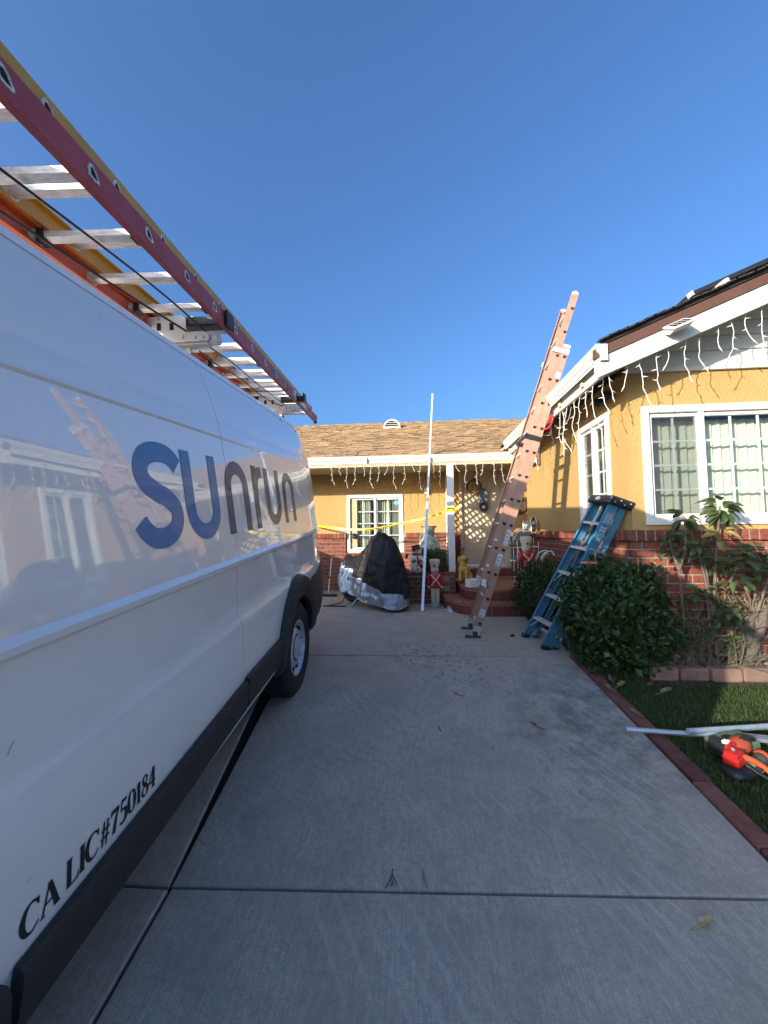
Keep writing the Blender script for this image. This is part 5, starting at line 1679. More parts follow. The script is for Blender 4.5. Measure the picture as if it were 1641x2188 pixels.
# ------------------------------------------------------------------ blue stepladder, folded, leaning on the side wall
F0, F1 = Vector((1.335, 4.26, 0.0)), Vector((1.26, 4.74, 0.0))
T0, T1 = Vector((1.90, 3.86, 1.50)), Vector((1.90, 4.24, 1.54))
mid0, mid1 = (F0 + F1) / 2, (T0 + T1) / 2
sdir = (mid1 - mid0).normalized()
slat = (F1 - F0).normalized()
snor = slat.cross(sdir).normalized()
if snor.x < 0:
    snor = -snor
st = thing('step_ladder', 'blue folded stepladder with black cap leaning on the side wall', 'stepladder', loc=mid0)
def sbeam(b, p, q_, w, d):
    """w across the rail face (along snor), d thickness"""
    t = (q_ - p).normalized()
    lat_ = (slat - t * slat.dot(t)).normalized()
    b.obox((p + q_) / 2, snor * w / 2, t * (q_ - p).length / 2, lat_ * d / 2)
front = []
for p, q_, sg in ((F0, T0, -1), (F1, T1, 1)):
    b = MB()
    sbeam(b, p, q_, 0.088, 0.005)
    t = (q_ - p).normalized()
    for e in (-1, 1):
        o_ = snor * e * 0.041 - slat * sg * 0.014
        sbeam(b, p + o_, q_ + o_, 0.006, 0.028)
    b.build('front_rail', MT['bluefg'], st)
    b = MB()
    sbeam(b, p - t * 0.005 + Vector((0, 0, 0.004)), p + t * 0.045, 0.096, 0.036)
    b.build('rubber_foot', MT['black'], st)
back = snor * 0.108
for p, q_, sg in ((F0 + slat * 0.015, T0 + slat * 0.01, -1), (F1 - slat * 0.015, T1 - slat * 0.01, 1)):
    b = MB()
    p2, q2 = p + back + sdir * 0.03, q_ + back
    sbeam(b, p2, q2, 0.055, 0.005)
    for e in (-1, 1):
        o_ = snor * e * 0.025 - slat * sg * 0.012
        sbeam(b, p2 + o_, q2 + o_, 0.006, 0.024)
    b.build('rear_rail', MT['bluefg'], st)
    b = MB()
    sbeam(b, p2 - sdir * 0.005, p2 + sdir * 0.03, 0.062, 0.032)
    b.build('rubber_foot', MT['black'], st)
for k, tt in enumerate((0.165, 0.345, 0.52, 0.70, 0.87)):
    a, c = F0.lerp(T0, tt), F1.lerp(T1, tt)
    l_ = (c - a)
    n_ = l_.normalized()
    dep = snor * 0.042 + Vector((0, 0, 0.010))
    b = MB()
    b.obox((a + c) / 2, l_ / 2 * 0.985, dep, Vector((0.0, 0, 0.012)))
    stp = b.build('step_tread', MT['alu'], st)
    b = MB()
    for i in range(9):
        cc = a.lerp(c, 0.1 + 0.8 * i / 8)
        b.obox(cc + Vector((0, 0, 0.0125)), n_ * 0.010, dep * 0.9, Vector((0, 0, 0.0015)))
    b.build('tread_grip', MT['alu'], stp)
    if k in (0, 2):
        b = MB()
        b.beam(a + sdir * -0.13 - snor * 0.02, a.lerp(c, 0.22), 0.012, 0.003, snor)
        b.beam(c + sdir * -0.13 - snor * 0.02, c.lerp(a, 0.22), 0.012, 0.003, snor)
        b.build('step_brace', MT['alu'], st)
for tt in (0.1, 0.4, 0.72):
    a, c = F0.lerp(T0, tt) + back, F1.lerp(T1, tt) + back
    MB().beam(a, c, 0.03, 0.012, snor).build('rear_brace', MT['alu'], st)
b = MB()
for sgn in (1,):
    p = F0.lerp(T0, 0.70) - slat * 0.012 + snor * 0.04
    b.beam(p, p + sdir * -0.30 + snor * 0.015, 0.016, 0.004, slat)
    p = F0.lerp(T0, 0.70) - slat * 0.014 + snor * 0.105
    b.beam(p, p + sdir * -0.16, 0.016, 0.004, slat)
b.beam(F0.lerp(T0, 0.705) - slat * 0.014 - snor * 0.04, F0.lerp(T0, 0.705) - slat * 0.014 + snor * 0.12, 0.014, 0.022, sdir)
b.build('spreader', MT['galv'], st)
cc = mid1 + sdir * 0.03 + snor * 0.045
b = MB().obox(cc, snor * 0.125, (T1 - T0) / 2 * 1.22, sdir * 0.042, 0, 0.012)
cap = b.build('top_cap', MT['black'], st)
lx = (T1 - T0).normalized()
b = MB()
for i in range(4):
    b.lathe([(0.007, 0), (0.007, 0.003)], cc - lx * 0.2335 + snor * (-0.07 + 0.05 * i) + sdir * (0.015 if i % 2 else -0.012), 8, 0, (snor, sdir, -lx))
b.build('cap_rivet', MT['alu'], cap)
b = MB().lathe([(0.0001, 0.0), (1, 0.0)], cc - snor * 0.1262 + lx * 0.02, 20, 0, (lx * 0.055, sdir * 0.020, snor * 0.001))
b.build('oval_sticker', MT['label'], cap)
for tt, w, l_, m in ((0.30, 0.022, 0.13, 'label'), (0.52, 0.030, 0.075, 'label'), (0.91, 0.032, 0.055, 'label'), (0.84, 0.030, 0.035, 'label'), (0.775, 0.022, 0.025, 'label')):
    p = F0.lerp(T0, tt) - slat * 0.0062
    b = MB()
    if tt == 0.30:
        b.lathe([(0.0001, 0.0), (1, 0.0)], p - slat * 0.0004, 22, 0, (sdir * l_, snor * 0.026, slat * 0.001))
        o_ = b.build('oval_sticker', MT['label'], st)
        b = MB().lathe([(0.75, 0.0), (0.86, 0.0)], p - slat * 0.0012, 22, 0, (sdir * l_, snor * 0.026, slat * 0.001))
        b.obox(p - slat * 0.0014, sdir * l_ * 0.55, snor * 0.007, slat * 0.0002)
        b.build('sticker_print', MT['logo_a'], o_)
    else:
        b.obox(p, snor * w, sdir * l_, slat * 0.0006)
        o_ = b.build('warning_sticker', MT['label_b'], st)
        b = MB()
        n = max(2, int(l_ / 0.009))
        for i in range(n):
            b.obox(p - slat * 0.001 + sdir * l_ * (-0.85 + 1.7 * i / (n - 1)), snor * w * (0.8 - 0.25 * (i % 3 == 0)), sdir * l_ * 0.45 / n, slat * 0.0002)
        b.build('sticker_print', MT['print'], o_)

# ------------------------------------------------------------------ porch: planter wall, round steps, tiles
pw = thing('planter_wall', 'low brick planter wall in front of the porch', 'planter', (0.2, 7.0, 0))
MB().box(-0.62, 0.66, 6.846, 6.95, -0.02, 0.50).box(0.556, 0.656, 6.95, 7.2, -0.02, 0.50).build('mortar_core', MT['mortar'], pw)
for r_ in range(6):
    for j in range(7):
        x = -0.62 + 0.1 + 0.2155 * j + (0.0 if r_ % 2 else -0.108)
        if -0.62 < x < 0.50:
            inst('brick', me_b, pw, T(x + jit(j + r_ * 9), 6.865 + jit(j * 5 + r_, 0.002), 0.04 + 0.079 * r_) @ rz(jit(j * 3 + r_, 0.01)))
for r_ in range(6):
    inst('brick', piece(0.10), pw, T(0.608, 6.868, 0.04 + 0.079 * r_) @ rz(jit(r_, 0.01)))
    inst('brick', me_b, pw, T(0.642, 7.03, 0.04 + 0.079 * r_) @ rz(math.pi / 2))
me_k = brick_mesh(0.2035, 0.055, 0.13, 0.006, 'coping_brick')
for j in range(6):
    inst('coping_brick', me_k, pw, T(-0.52 + 0.2155 * j, 6.895, 0.522) @ rz(jit(j, 0.01)))
MB().box(-0.61, 0.56, 6.95, 8.15, -0.02, 0.40).build('planter_soil', MT['soil'], pw)

por = thing('porch_steps', 'rounded two step terracotta porch before the front door', 'porch steps', (1.3, 6.6, 0))
def outline(x0, yf, r, x1, n=9):
    """left side at x0, rounded corner of radius r, then a straight front at yf to x1"""
    pts = [(x0, 7.9)]
    for i in range(n + 1):
        a = math.pi + (math.pi / 2) * i / n
        pts.append((x0 + r + r * math.cos(a), yf + r * 1.15 + r * 1.15 * math.sin(a)))
    pts.append((x1, yf))
    return pts
def step(x0, yf, r, x1, z0, z1, nose, tread_in):
    pts = outline(x0, yf, r, x1)
    b = MB()
    n = len(pts)
    poly = pts + [(x1, 7.9)]
    b.add([(p[0], p[1], z0) for p in poly] + [(p[0], p[1], z1 - 0.012) for p in poly], [(i, i + 1, n + 2 + i, n + 1 + i) for i in range(n - 1)] + [[n + 1 + i for i in range(n + 1)]])
    core = b.build('step_core', MT['grout'], por)
    # walk along the outline placing riser tiles and nosing tiles
    P_ = [Vector((p[0], p[1], 0)) for p in pts]
    seg = [0.0]
    for a, c in zip(P_, P_[1:]):
        seg.append(seg[-1] + (c - a).length)
    def at(l):
        for i in range(len(seg) - 1):
            if l <= seg[i + 1]:
                t = (l - seg[i]) / (seg[i + 1] - seg[i])
                return P_[i].lerp(P_[i + 1], t), (P_[i + 1] - P_[i]).normalized()
        return P_[-1], (P_[-1] - P_[-2]).normalized()
    l = 0.45
    tw = 0.150
    i = 0
    while l + tw < seg[-1]:
        a, _ = at(l + 0.004)
        c, _ = at(l + tw - 0.004)
        mid, t = at(l + tw / 2)
        t = (c - a).normalized()
        out = Vector((t.y, -t.x, 0))
        b = MB().obox((a + c) / 2 + out * 0.004 + Vector((0, 0, (z0 + z1 - 0.045) / 2)), (c - a) / 2, out * 0.007, (0, 0, (z1 - 0.045 - z0) / 2 - 0.004), 0, 0.003)
        b.build('riser_tile', MT['rtile'], por)
        b = MB().obox((a + c) / 2 - out * (tread_in / 2 - 0.016) + Vector((0, 0, z1 - 0.018)), (c - a) / 2, out * (tread_in / 2), (0, 0, 0.019), 0, 0.007)
        b.build('nosing_tile', MT['tile'], por)
        l += tw
        i += 1
step(0.45, 5.87, 0.60, 2.02, 0.0, 0.185, 0.02, 0.30)
step(0.73, 6.12, 0.42, 2.02, 0.185, 0.365, 0.02, 0.20)
for i in range(7):
    for j in range(8):
        x0_, y0_ = 0.93 + 0.157 * i, 6.33 + 0.20 * j
        if y0_ > 7.8 or (i == 0 and j == 0):
            continue
        o_ = 0.05 if j % 2 else 0
        MB().box(x0_ + o_ + 0.003, x0_ + o_ + 0.154, y0_ + 0.003, y0_ + 0.197, 0.345, 0.3665 + 0.001 * math.sin(i * 5 + j * 3), 0, 0.003).build('floor_tile', MT['tile'], por)
MB().box(0.5, 2.6, 7.9, 8.15, -0.02, 0.362).box(0.93, 2.03, 6.3, 7.9, 0.2, 0.352).build('porch_floor', MT['grout'], por)

# ------------------------------------------------------------------ porch things
vz_ = thing('vase', 'large painted ceramic floor vase by the porch window', 'vase', (0.24, 7.42, 0.40))
pr = [(0.10, 0.0), (0.115, 0.01), (0.12, 0.06), (0.15, 0.20), (0.185, 0.34), (0.212, 0.48), (0.213, 0.56), (0.198, 0.64), (0.155, 0.71), (0.118, 0.75), (0.108, 0.80), (0.108, 0.88), (0.118, 0.93), (0.155, 0.965), (0.160, 0.972), (0.150, 0.974), (0.105, 0.93), (0.095, 0.86)]
vb_ = MB().lathe(pr, (0.24, 7.42, 0.40), 40).build('vase_body', MT['vase'], vz_, smooth=50)
MB().lathe([(0.2135, 0.515), (0.2155, 0.522), (0.2150, 0.53)], (0.24, 7.42, 0.40), 40).lathe([(0.109, 0.83), (0.112, 0.836), (0.109, 0.842)], (0.24, 7.42, 0.40), 32).build('vase_band', MT['slate'], vz_, smooth=50)
for s in (-1, 1):
    MB().tube(smooth_path([(0.24 + s * 0.10, 7.42, 1.24), (0.24 + s * 0.16, 7.41, 1.20), (0.24 + s * 0.175, 7.41, 1.12), (0.24 + s * 0.165, 7.42, 1.08)], 4), 0.012, 6).build('handle', MT['vase'], vz_, smooth=60)
    MB().ball((0.24 + s * 0.13, 7.25, 0.93), 0.022, 0.02, 0.035).build('boss', MT['ink'], vz_, smooth=60)

def leaf_cloud(b, c, rx, ry, rz_, n, L, W_, seed, box=False, shell=0.75, up=0.2):
    """leaf sized faces scattered through a volume, facing mostly outwards"""
    r = random.Random(seed)
    c = Vector(c)
    k = 0
    while k < n:
        d = Vector((r.uniform(-1, 1), r.uniform(-1, 1), r.uniform(-1, 1)))
        if box:
            m = max(abs(d.x), abs(d.y), abs(d.z))
            if m < r.random() ** 0.35 * 0.99:
                continue
            nrm = Vector([(v / abs(v)) if abs(v) == m else 0 for v in d])
        else:
            l = d.length
            if l > 1 or l < shell * r.random() ** 0.4:
                continue
            nrm = d.normalized()
        if not box:
            f = 1 + 0.34 * mnoise.noise(d * 2.2 + Vector((seed, 0, 0))) + 0.12 * mnoise.noise(d * 5 + Vector((0, seed, 0)))
            if mnoise.noise(d * 3.3 + Vector((0, 0, seed))) < -0.27:
                continue
        else:
            f = 1 + 0.05 * mnoise.noise(d * 5)
        p = c + Vector((d.x * rx, d.y * ry, d.z * rz_)) * f
        k += 1
        t = (nrm * 0.5 + Vector((r.gauss(0, 0.6), r.gauss(0, 0.6), r.gauss(0, 0.6) + up))).normalized()
        side = t.cross(nrm + Vector((r.gauss(0, 0.4), r.gauss(0, 0.4), r.gauss(0, 0.4)))).normalized()
        nn = side.cross(t)
        s = r.uniform(0.65, 1.25)
        l_, w = L * s, W_ * s
        b.rnd = r.random()
        a, q1, q2, e = p, p + t * l_ * 0.5 + side * w / 2 + nn * l_ * 0.08, p + t * l_ * 0.5 - side * w / 2 + nn * l_ * 0.08, p + t * l_ - nn * l_ * 0.12
        m1 = p + t * l_ * 0.5 - nn * l_ * 0.03
        b.add([a, q1, e, q2, m1], [(0, 1, 4), (1, 2, 4), (4, 2, 3), (0, 4, 3)])
    b.rnd = 0
    return b
for x, w, lab, sd in ((0.435, 0.115, 'clipped boxwood cube beside the white porch post', 3), (0.185, 0.10, 'clipped boxwood cube at the foot of the vase', 4)):
    bx_ = thing('boxwood_shrub', lab, 'shrub', (x, 7.1, 0.4))
    leaf_cloud(MB(), (x, 7.08, 0.70), w, 0.13, 0.235, 1900, 0.026, 0.015, sd, box=True).build('foliage', MT['box'], bx_)
    MB().tube([(x, 7.08, 0.38), (x + 0.01, 7.08, 0.7)], 0.012, 6).build('trunk', MT['bark'], bx_)
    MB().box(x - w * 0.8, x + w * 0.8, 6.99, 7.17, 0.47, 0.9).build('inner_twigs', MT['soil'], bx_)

# snowman
sm = thing('snowman', 'plastic snowman figure with black hat and green mittens on the planter wall', 'snowman figure', (0.0, 6.9, 0.55))
x, y, z = 0.0, 6.90, 0.548
MB().lathe([(0.075, 0), (0.10, 0.02), (0.115, 0.08), (0.108, 0.16), (0.095, 0.21), (0.098, 0.25), (0.085, 0.29), (0.055, 0.315), (0.075, 0.335), (0.083, 0.37), (0.075, 0.405), (0.05, 0.425), (0.0001, 0.43)], (x, y, z), 28).build('snow_body', MT['foam'], sm, smooth=60)
hm = T(x - 0.008, y, z + 0.405) @ Matrix.Rotation(-0.22, 4, 'Y')
MB().lathe([(0.11, 0.0), (0.112, 0.008), (0.078, 0.014), (0.072, 0.05), (0.076, 0.075), (0.0001, 0.08)], (0, 0, 0), 24).build('hat', MT['ink'], sm, 40, hm)
MB().lathe([(0.0765, 0.014), (0.076, 0.036), (0.0735, 0.037)], (0, 0, 0), 24).build('hat_band', MT['redp'], sm, 40, hm)
MB().lathe([(0.060, 0.295), (0.088, 0.305), (0.086, 0.335), (0.07, 0.34)], (x, y, z), 24).tube(smooth_path([(x + 0.01, y - 0.09, z + 0.30), (x + 0.02, y - 0.115, z + 0.24), (x + 0.03, y - 0.12, z + 0.17), (x + 0.075, y - 0.105, z + 0.125), (x + 0.085, y - 0.10, z + 0.08)], 4), [0.012 + 0.012 * min(1, i / 6) for i in range(17)], 8).build('scarf', MT['redp'], sm, smooth=60)
for s in (-1, 1):
    MB().ball((x + s * 0.055 + 0.005, y - 0.095, z + 0.205), 0.034, 0.03, 0.03).ball((x + s * 0.028, y - 0.11, z + 0.222), 0.012).build('mitten', MT['greenp'], sm, smooth=60)
    MB().ball((x + s * 0.026 - 0.01, y - 0.076, z + 0.385), 0.011, 0.008, 0.016).build('eye', MT['ink'], sm, smooth=60)
    MB().tube(smooth_path([(x + s * 0.075, y - 0.05, z + 0.27), (x + s * 0.105, y - 0.06, z + 0.235), (x + s * 0.075, y - 0.09, z + 0.205)], 4), 0.024, 8).build('arm', MT['foam'], sm, smooth=60)
b = MB()
b.tube(smooth_path([(x - 0.035, y - 0.078, z + 0.355), (x - 0.008, y - 0.084, z + 0.34), (x + 0.025, y - 0.079, z + 0.355)], 4), 0.005, 6)
b.ball((x - 0.008, y - 0.084, z + 0.368), 0.008).ball((x + 0.01, y - 0.108, z + 0.06), 0.018, 0.01, 0.018).ball((x + 0.0, y - 0.112, z + 0.12), 0.014, 0.01, 0.014)
b.build('coal_button', MT['ink'], sm, smooth=60)

# toy soldiers (one built about its own origin, then copied)
def soldier():
    t = thing('toy_soldier', None, 'toy soldier figure')
    MB().lathe([(0.10, 0.0), (0.105, 0.02), (0.095, 0.045), (0.075, 0.065), (0.06, 0.075)], (0, 0, 0), 24, sx=1.0, sy=0.9).build('base', MT['greyp'], t, smooth=50)
    for s in (-1, 1):
        MB().lathe([(0.033, 0.06), (0.034, 0.15), (0.040, 0.25), (0.046, 0.34)], (s * 0.036, 0, 0), 14).build('leg', MT['cream'], t, smooth=60)
    MB().lathe([(0.095, 0.315), (0.105, 0.325), (0.092, 0.40), (0.085, 0.47), (0.088, 0.53), (0.06, 0.56), (0.035, 0.575)], (0, 0, 0), 22, sx=1.0, sy=0.72).build('coat', MT['redp'], t, smooth=60)
    for s in (-1, 1):
        MB().tube(smooth_path([(s * 0.085, 0, 0.54), (s * 0.108, -0.005, 0.46), (s * 0.108, -0.01, 0.36)], 4), [0.026, 0.028, 0.029, 0.029, 0.028, 0.027, 0.026, 0.025, 0.024], 8).build('sleeve', MT['redp'], t, smooth=60)
        MB().ball((s * 0.105, -0.012, 0.325), 0.024, 0.022, 0.026).build('glove', MT['cream'], t, smooth=60)
        pts = [(s * 0.070, -0.045, 0.545), (s * 0.045, -0.066, 0.50), (0.0, -0.074, 0.455), (-s * 0.045, -0.072, 0.40), (-s * 0.075, -0.062, 0.355)]
        b = MB()
        pp = smooth_path(pts, 4)
        for a, c in zip(pp, pp[1:]):
            b.beam(a, c + (c - a) * 0.05, 0.020, 0.008, (0, 1, 0))
        b.build('cross_belt', MT['pinkp'], t)
    MB().ball((0, 0, 0.615), 0.072, 0.068, 0.068).build('head', MT['cream'], t, smooth=60)
    MB().lathe([(0.070, 0.635), (0.070, 0.66), (0.076, 0.70), (0.088, 0.745), (0.090, 0.775), (0.078, 0.795), (0.0001, 0.80)], (0, 0, 0), 26, sx=1.0, sy=0.9).build('shako', MT['cream'], t, smooth=50)
    b = MB().ball((-0.018, -0.073, 0.69), 0.017, 0.006, 0.017).ball((0.052, -0.055, 0.67), 0.010, 0.008, 0.012).ball((0.0, -0.074, 0.40), 0.014, 0.006, 0.014)
    b.build('hat_spot', MT['ink'], t, smooth=60)
    b = MB().ball((-0.028, -0.062, 0.62), 0.006).ball((0.028, -0.062, 0.62), 0.006)
    b.build('eye', MT['ink'], t, smooth=60)
    b = MB().tube(smooth_path([(-0.028, -0.060, 0.588), (0.0, -0.068, 0.578), (0.028, -0.060, 0.588)], 4), 0.005, 6).ball((-0.04, -0.055, 0.602), 0.007).ball((0.04, -0.055, 0.602), 0.007).ball((0, -0.070, 0.607), 0.008)
    b.build('mouth', MT['redp'], t, smooth=60)
    MB().lathe([(0.050, 0.545), (0.056, 0.56), (0.045, 0.575)], (0, 0, 0), 18, sy=0.8).build('collar', MT['pinkp'], t, smooth=60)
    return t
s1_ = soldier()
s1_.matrix_basis = T(0.300, 6.62, 0) @ rz(0.12)
tag(s1_, 'plastic toy soldier standing on the concrete in front of the planter wall', group='plastic toy soldiers at the porch')
s2_ = clone(s1_, T(1.645, 5.98, 0.375) @ rz(0.25), label='plastic toy soldier on the porch half hidden by the bush')

# golden dog statue: one body, seated, head turned up
def skin(name, joints, edges, m, parent, sub=2):
    me = bpy.data.meshes.new(name)
    me.from_pydata([j[0] for j in joints], edges, [])
    o = bpy.data.objects.new(name, me)
    C.objects.link(o)
    md = o.modifiers.new('s', 'SKIN')
    me.skin_vertices.new() if not me.skin_vertices else None
    for i, j in enumerate(joints):
        r_ = j[1]
        me.skin_vertices[0].data[i].radius = r_ if hasattr(r_, '__len__') else (r_, r_)
    me.skin_vertices[0].data[0].use_root = True
    sb = o.modifiers.new('u', 'SUBSURF')
    sb.levels = sb.render_levels = sub
    dg = bpy.context.evaluated_depsgraph_get()
    m2 = bpy.data.meshes.new_from_object(o.evaluated_get(dg))
    bpy.data.objects.remove(o)
    m2.materials.clear()
    m2.materials.append(m)
    m2.polygons.foreach_set('use_smooth', [True] * len(m2.polygons))
    o = bpy.data.objects.new(name, m2)
    put(o, parent)
    return o
dg_ = thing('dog_statue', 'golden painted puppy statue sitting beside the front door', 'dog statue', (0.80, 6.82, 0.37))
D0 = Vector((0.80, 6.86, 0.37))
J = lambda a, b_, c: tuple(D0 + Vector((a, b_, c)))
skin('dog_body', [(J(0.05, 0.03, 0.11), 0.105), (J(0.02, 0.0, 0.22), 0.092), (J(0.0, -0.03, 0.30), 0.078), (J(-0.005, -0.04, 0.375), 0.062), (J(-0.005, -0.05, 0.44), 0.070), (J(0.03, -0.10, 0.425), 0.042), (J(0.05, -0.135, 0.415), 0.032),
                  (J(-0.055, -0.075, 0.23), 0.040), (J(-0.060, -0.095, 0.10), 0.030), (J(-0.060, -0.12, 0.03), 0.032), (J(0.045, -0.085, 0.23), 0.040), (J(0.05, -0.11, 0.10), 0.030), (J(0.05, -0.135, 0.03), 0.032),
                  (J(0.12, 0.0, 0.08), 0.062), (J(0.15, -0.09, 0.035), 0.035), (J(-0.04, 0.0, 0.08), 0.062), (J(-0.09, -0.07, 0.035), 0.035), (J(0.17, 0.08, 0.05), 0.026), (J(0.25, 0.06, 0.05), 0.02)],
     [(0, 1), (1, 2), (2, 3), (3, 4), (4, 5), (5, 6), (1, 7), (7, 8), (8, 9), (1, 10), (10, 11), (11, 12), (0, 13), (13, 14), (0, 15), (15, 16), (0, 17), (17, 18)], MT['gold'], dg_)
for s in (-1, 1):
    MB().ball(J(-0.005 + s * 0.068, -0.045, 0.40), 0.022, 0.034, 0.062).build('ear', MT['gold'], dg_, smooth=60)
    MB().ball(J(0.012 + s * 0.026, -0.112, 0.455), 0.008).build('eye', MT['ink'], dg_, smooth=60)
MB().ball(J(0.058, -0.166, 0.424), 0.014, 0.010, 0.011).build('nose', MT['ink'], dg_, smooth=60)

wb = thing('foam_box', 'long white box lying on the top porch step', 'box', (1.0, 6.40, 0.38))
bm2 = frame_from((0.985, 6.38, 0.368), (0.90, 0.42, 0), (-0.42, 0.90, 0))
MB().box(-0.20, 0.24, -0.075, 0.075, 0.0, 0.105, 0, 0.004).build('box_body', MT['foam'], wb, None, bm2)
MB().box(-0.201, 0.241, -0.076, 0.076, 0.105, 0.122, 0, 0.003).build('lid', MT['foam'], wb, None, bm2)

# dried potted plant behind the dog
pp_ = thing('potted_plant', 'dried red brown plant in a pot left of the front door', 'potted plant', (0.74, 7.75, 0.37))
MB().lathe([(0.09, 0), (0.13, 0.22), (0.14, 0.25), (0.12, 0.25)], (0.74, 7.75, 0.362), 20).build('pot', MT['tile'], pp_, smooth=50)
leaf_cloud(MB(), (0.74, 7.72, 0.92), 0.15, 0.13, 0.24, 420, 0.06, 0.03, 12, shell=0.3).build('foliage', MT['brick'], pp_)
b = MB()
for i in range(8):
    a = i * 0.8
    b.tube(smooth_path([(0.74, 7.75, 0.58), (0.74 + 0.05 * math.cos(a), 7.75 + 0.05 * math.sin(a), 0.75), (0.74 + 0.12 * math.cos(a), 7.72 + 0.10 * math.sin(a), 1.05)], 3), 0.005, 5)
b.build('stem', MT['wicker'], pp_)

# wreath, hanging board, round sign
wr = thing('wreath', 'round twig wreath with dried straw hanging on the front door', 'wreath', (1.22, 8.13, 2.2))
b = MB()
for k in range(9):
    ph = k * 0.7
    pts = [(1.215 + (0.142 + 0.014 * math.cos(3 * a + ph)) * math.cos(a), 8.13 + 0.018 * math.sin(4 * a + ph), 2.20 + (0.132 + 0.014 * math.sin(2 * a + ph)) * math.sin(a)) for a in [2 * math.pi * i / 36 for i in range(37)]]
    b.tube(pts, 0.0065, 5)
b.build('twig_ring', MT['wicker'], wr)
b = MB()
rg = random.Random(5)
for i in range(150):
    p = Vector((1.20 + rg.gauss(0, 0.045), 8.10 + rg.uniform(-0.03, 0.02), 2.18 + rg.gauss(0, 0.075)))
    d = Vector((rg.gauss(0, 0.5), rg.gauss(0, 0.4), rg.gauss(-0.3, 0.8))).normalized() * rg.uniform(0.03, 0.08)
    b.tube([p, p + d], [0.004, 0.001], 4)
b.build('straw', MT['straw'], wr)
MB().box(1.21, 1.222, 8.145, 8.15, 2.30, 2.58).build('hanger_strap', MT['wicker'], wr)
hb = thing('hanging_board', 'long rounded blue grey board with a white dot hanging on the front door', 'door ornament', (1.40, 8.13, 1.95))
def stadium(cx, y, cz, hw, hh, n=10):
    return [(cx + hw * math.cos(a), y, cz + (hh - hw) + hw * math.sin(a)) for a in [math.pi * i / n for i in range(n + 1)]] + [(cx + hw * math.cos(a), y, cz - (hh - hw) + hw * math.sin(a)) for a in [math.pi + math.pi * i / n for i in range(n + 1)]]
MB().prism(stadium(1.405, 8.14, 1.92, 0.088, 0.245), (0, -0.012, 0), (0, 0, 0)).build('board', MT['slate'], hb)
b = MB().prism(stadium(1.405, 8.128, 1.775, 0.078, 0.095), (0, -0.0035, 0), (0, 0, 0))
b.build('lower_panel', MT['ink'], hb)
MB().lathe([(0.034, 0), (0.030, 0.004), (0.0001, 0.005)], (1.400, 8.1245, 1.765), 18, 0, ((1, 0, 0), (0, 0, 1), (0, -1, 0))).build('white_dot', MT['foam'], hb, smooth=40)
sg_ = thing('round_sign', 'round white lettered sign with ribbon and flowers beside the front door', 'sign', (2.10, 8.13, 1.78))
MB().lathe([(0.172, 0.0), (0.172, 0.014), (0.165, 0.016), (0.0001, 0.016)], (2.10, 8.15, 1.785), 40, 0, ((1, 0, 0), (0, 0, 1), (0, -1, 0))).build('sign_disc', MT['foam'], sg_, smooth=40)
MB().lathe([(0.173, 0.002), (0.177, 0.010), (0.172, 0.017)], (2.10, 8.15, 1.785), 40, 0, ((1, 0, 0), (0, 0, 1), (0, -1, 0))).build('sign_rim', MT['wicker'], sg_, smooth=40)
for txt, sz, zz in (('LOVE', 0.085, 1.765), ('we Have 6', 0.042, 1.69)):
    me = text_mesh(txt, sz, 0.0006)
    me.materials.append(MT['clad'])
    inst('sign_text', me, sg_, T(2.10, 8.1325, zz) @ Matrix.Rotation(math.pi / 2, 4, 'X'))
b = leaf_cloud(MB(), (2.13, 8.10, 1.93), 0.09, 0.04, 0.05, 60, 0.045, 0.024, 8, shell=0.1)
b.build('sign_leaves', MT['box'], sg_)
b = leaf_cloud(MB(), (2.16, 8.085, 1.92), 0.05, 0.03, 0.03, 26, 0.035, 0.03, 9, shell=0.1)
b.build('sign_flowers', MT['yleaf'], sg_)
MB().tube(smooth_path([(2.02, 8.135, 1.90), (2.07, 8.13, 2.04), (2.11, 8.14, 2.10), (2.14, 8.13, 2.04), (2.18, 8.135, 1.90)], 5), 0.007, 5).build('sign_ribbon', MT['foam'], sg_)

# shoe rack and shoes
sr = thing('shoe_rack', 'white wire rack crowded with dark shoes by the front door', 'shoe rack', (1.85, 6.75, 0.37))
b = MB()
for x in (1.66, 2.0):
    for y in (6.55, 6.80):
        b.tube([(x, y, 0.367), (x, y, 1.24)], 0.009, 6)
for z in (0.50, 0.74, 0.98, 1.20):
    for y in (6.55, 6.675, 6.80):
        b.tube([(1.66, y, z), (2.0, y, z + 0.02)], 0.006, 6)
    for x in (1.66, 2.0):
        b.tube([(x, 6.55, z), (x, 6.80, z)], 0.006, 6)
b.tube([(1.66, 6.55, 1.0), (1.80, 6.52, 0.55), (1.78, 6.50, 0.37)], 0.008, 6)
b.build('wire_frame', MT['bulbw'], sr, smooth=50)
def shoe_mesh(name):
    b = MB()
    # sole and upper lofted along the length
    secs = [(-0.13, 0.030, 0.05), (-0.12, 0.038, 0.085), (-0.07, 0.038, 0.095), (-0.02, 0.040, 0.085), (0.04, 0.045, 0.068), (0.10, 0.044, 0.052), (0.14, 0.030, 0.038), (0.152, 0.010, 0.024)]
    n = 10
    vs_ = []
    for y, w, h in secs:
        for k in range(n):
            a = 2 * math.pi * k / n
            zz = h * 0.5 + 0.012 + (h * 0.5) * math.sin(a)
            vs_.append((w * math.cos(a) * (1.0 if zz < h * 0.6 else 0.72), y, max(0.014, zz)))
    b.add(vs_, [(i * n + k, i * n + (k + 1) % n, (i + 1) * n + (k + 1) % n, (i + 1) * n + k) for i in range(len(secs) - 1) for k in range(n)] + [list(range(n))[::-1], [(len(secs) - 1) * n + k for k in range(n)]])
    return b
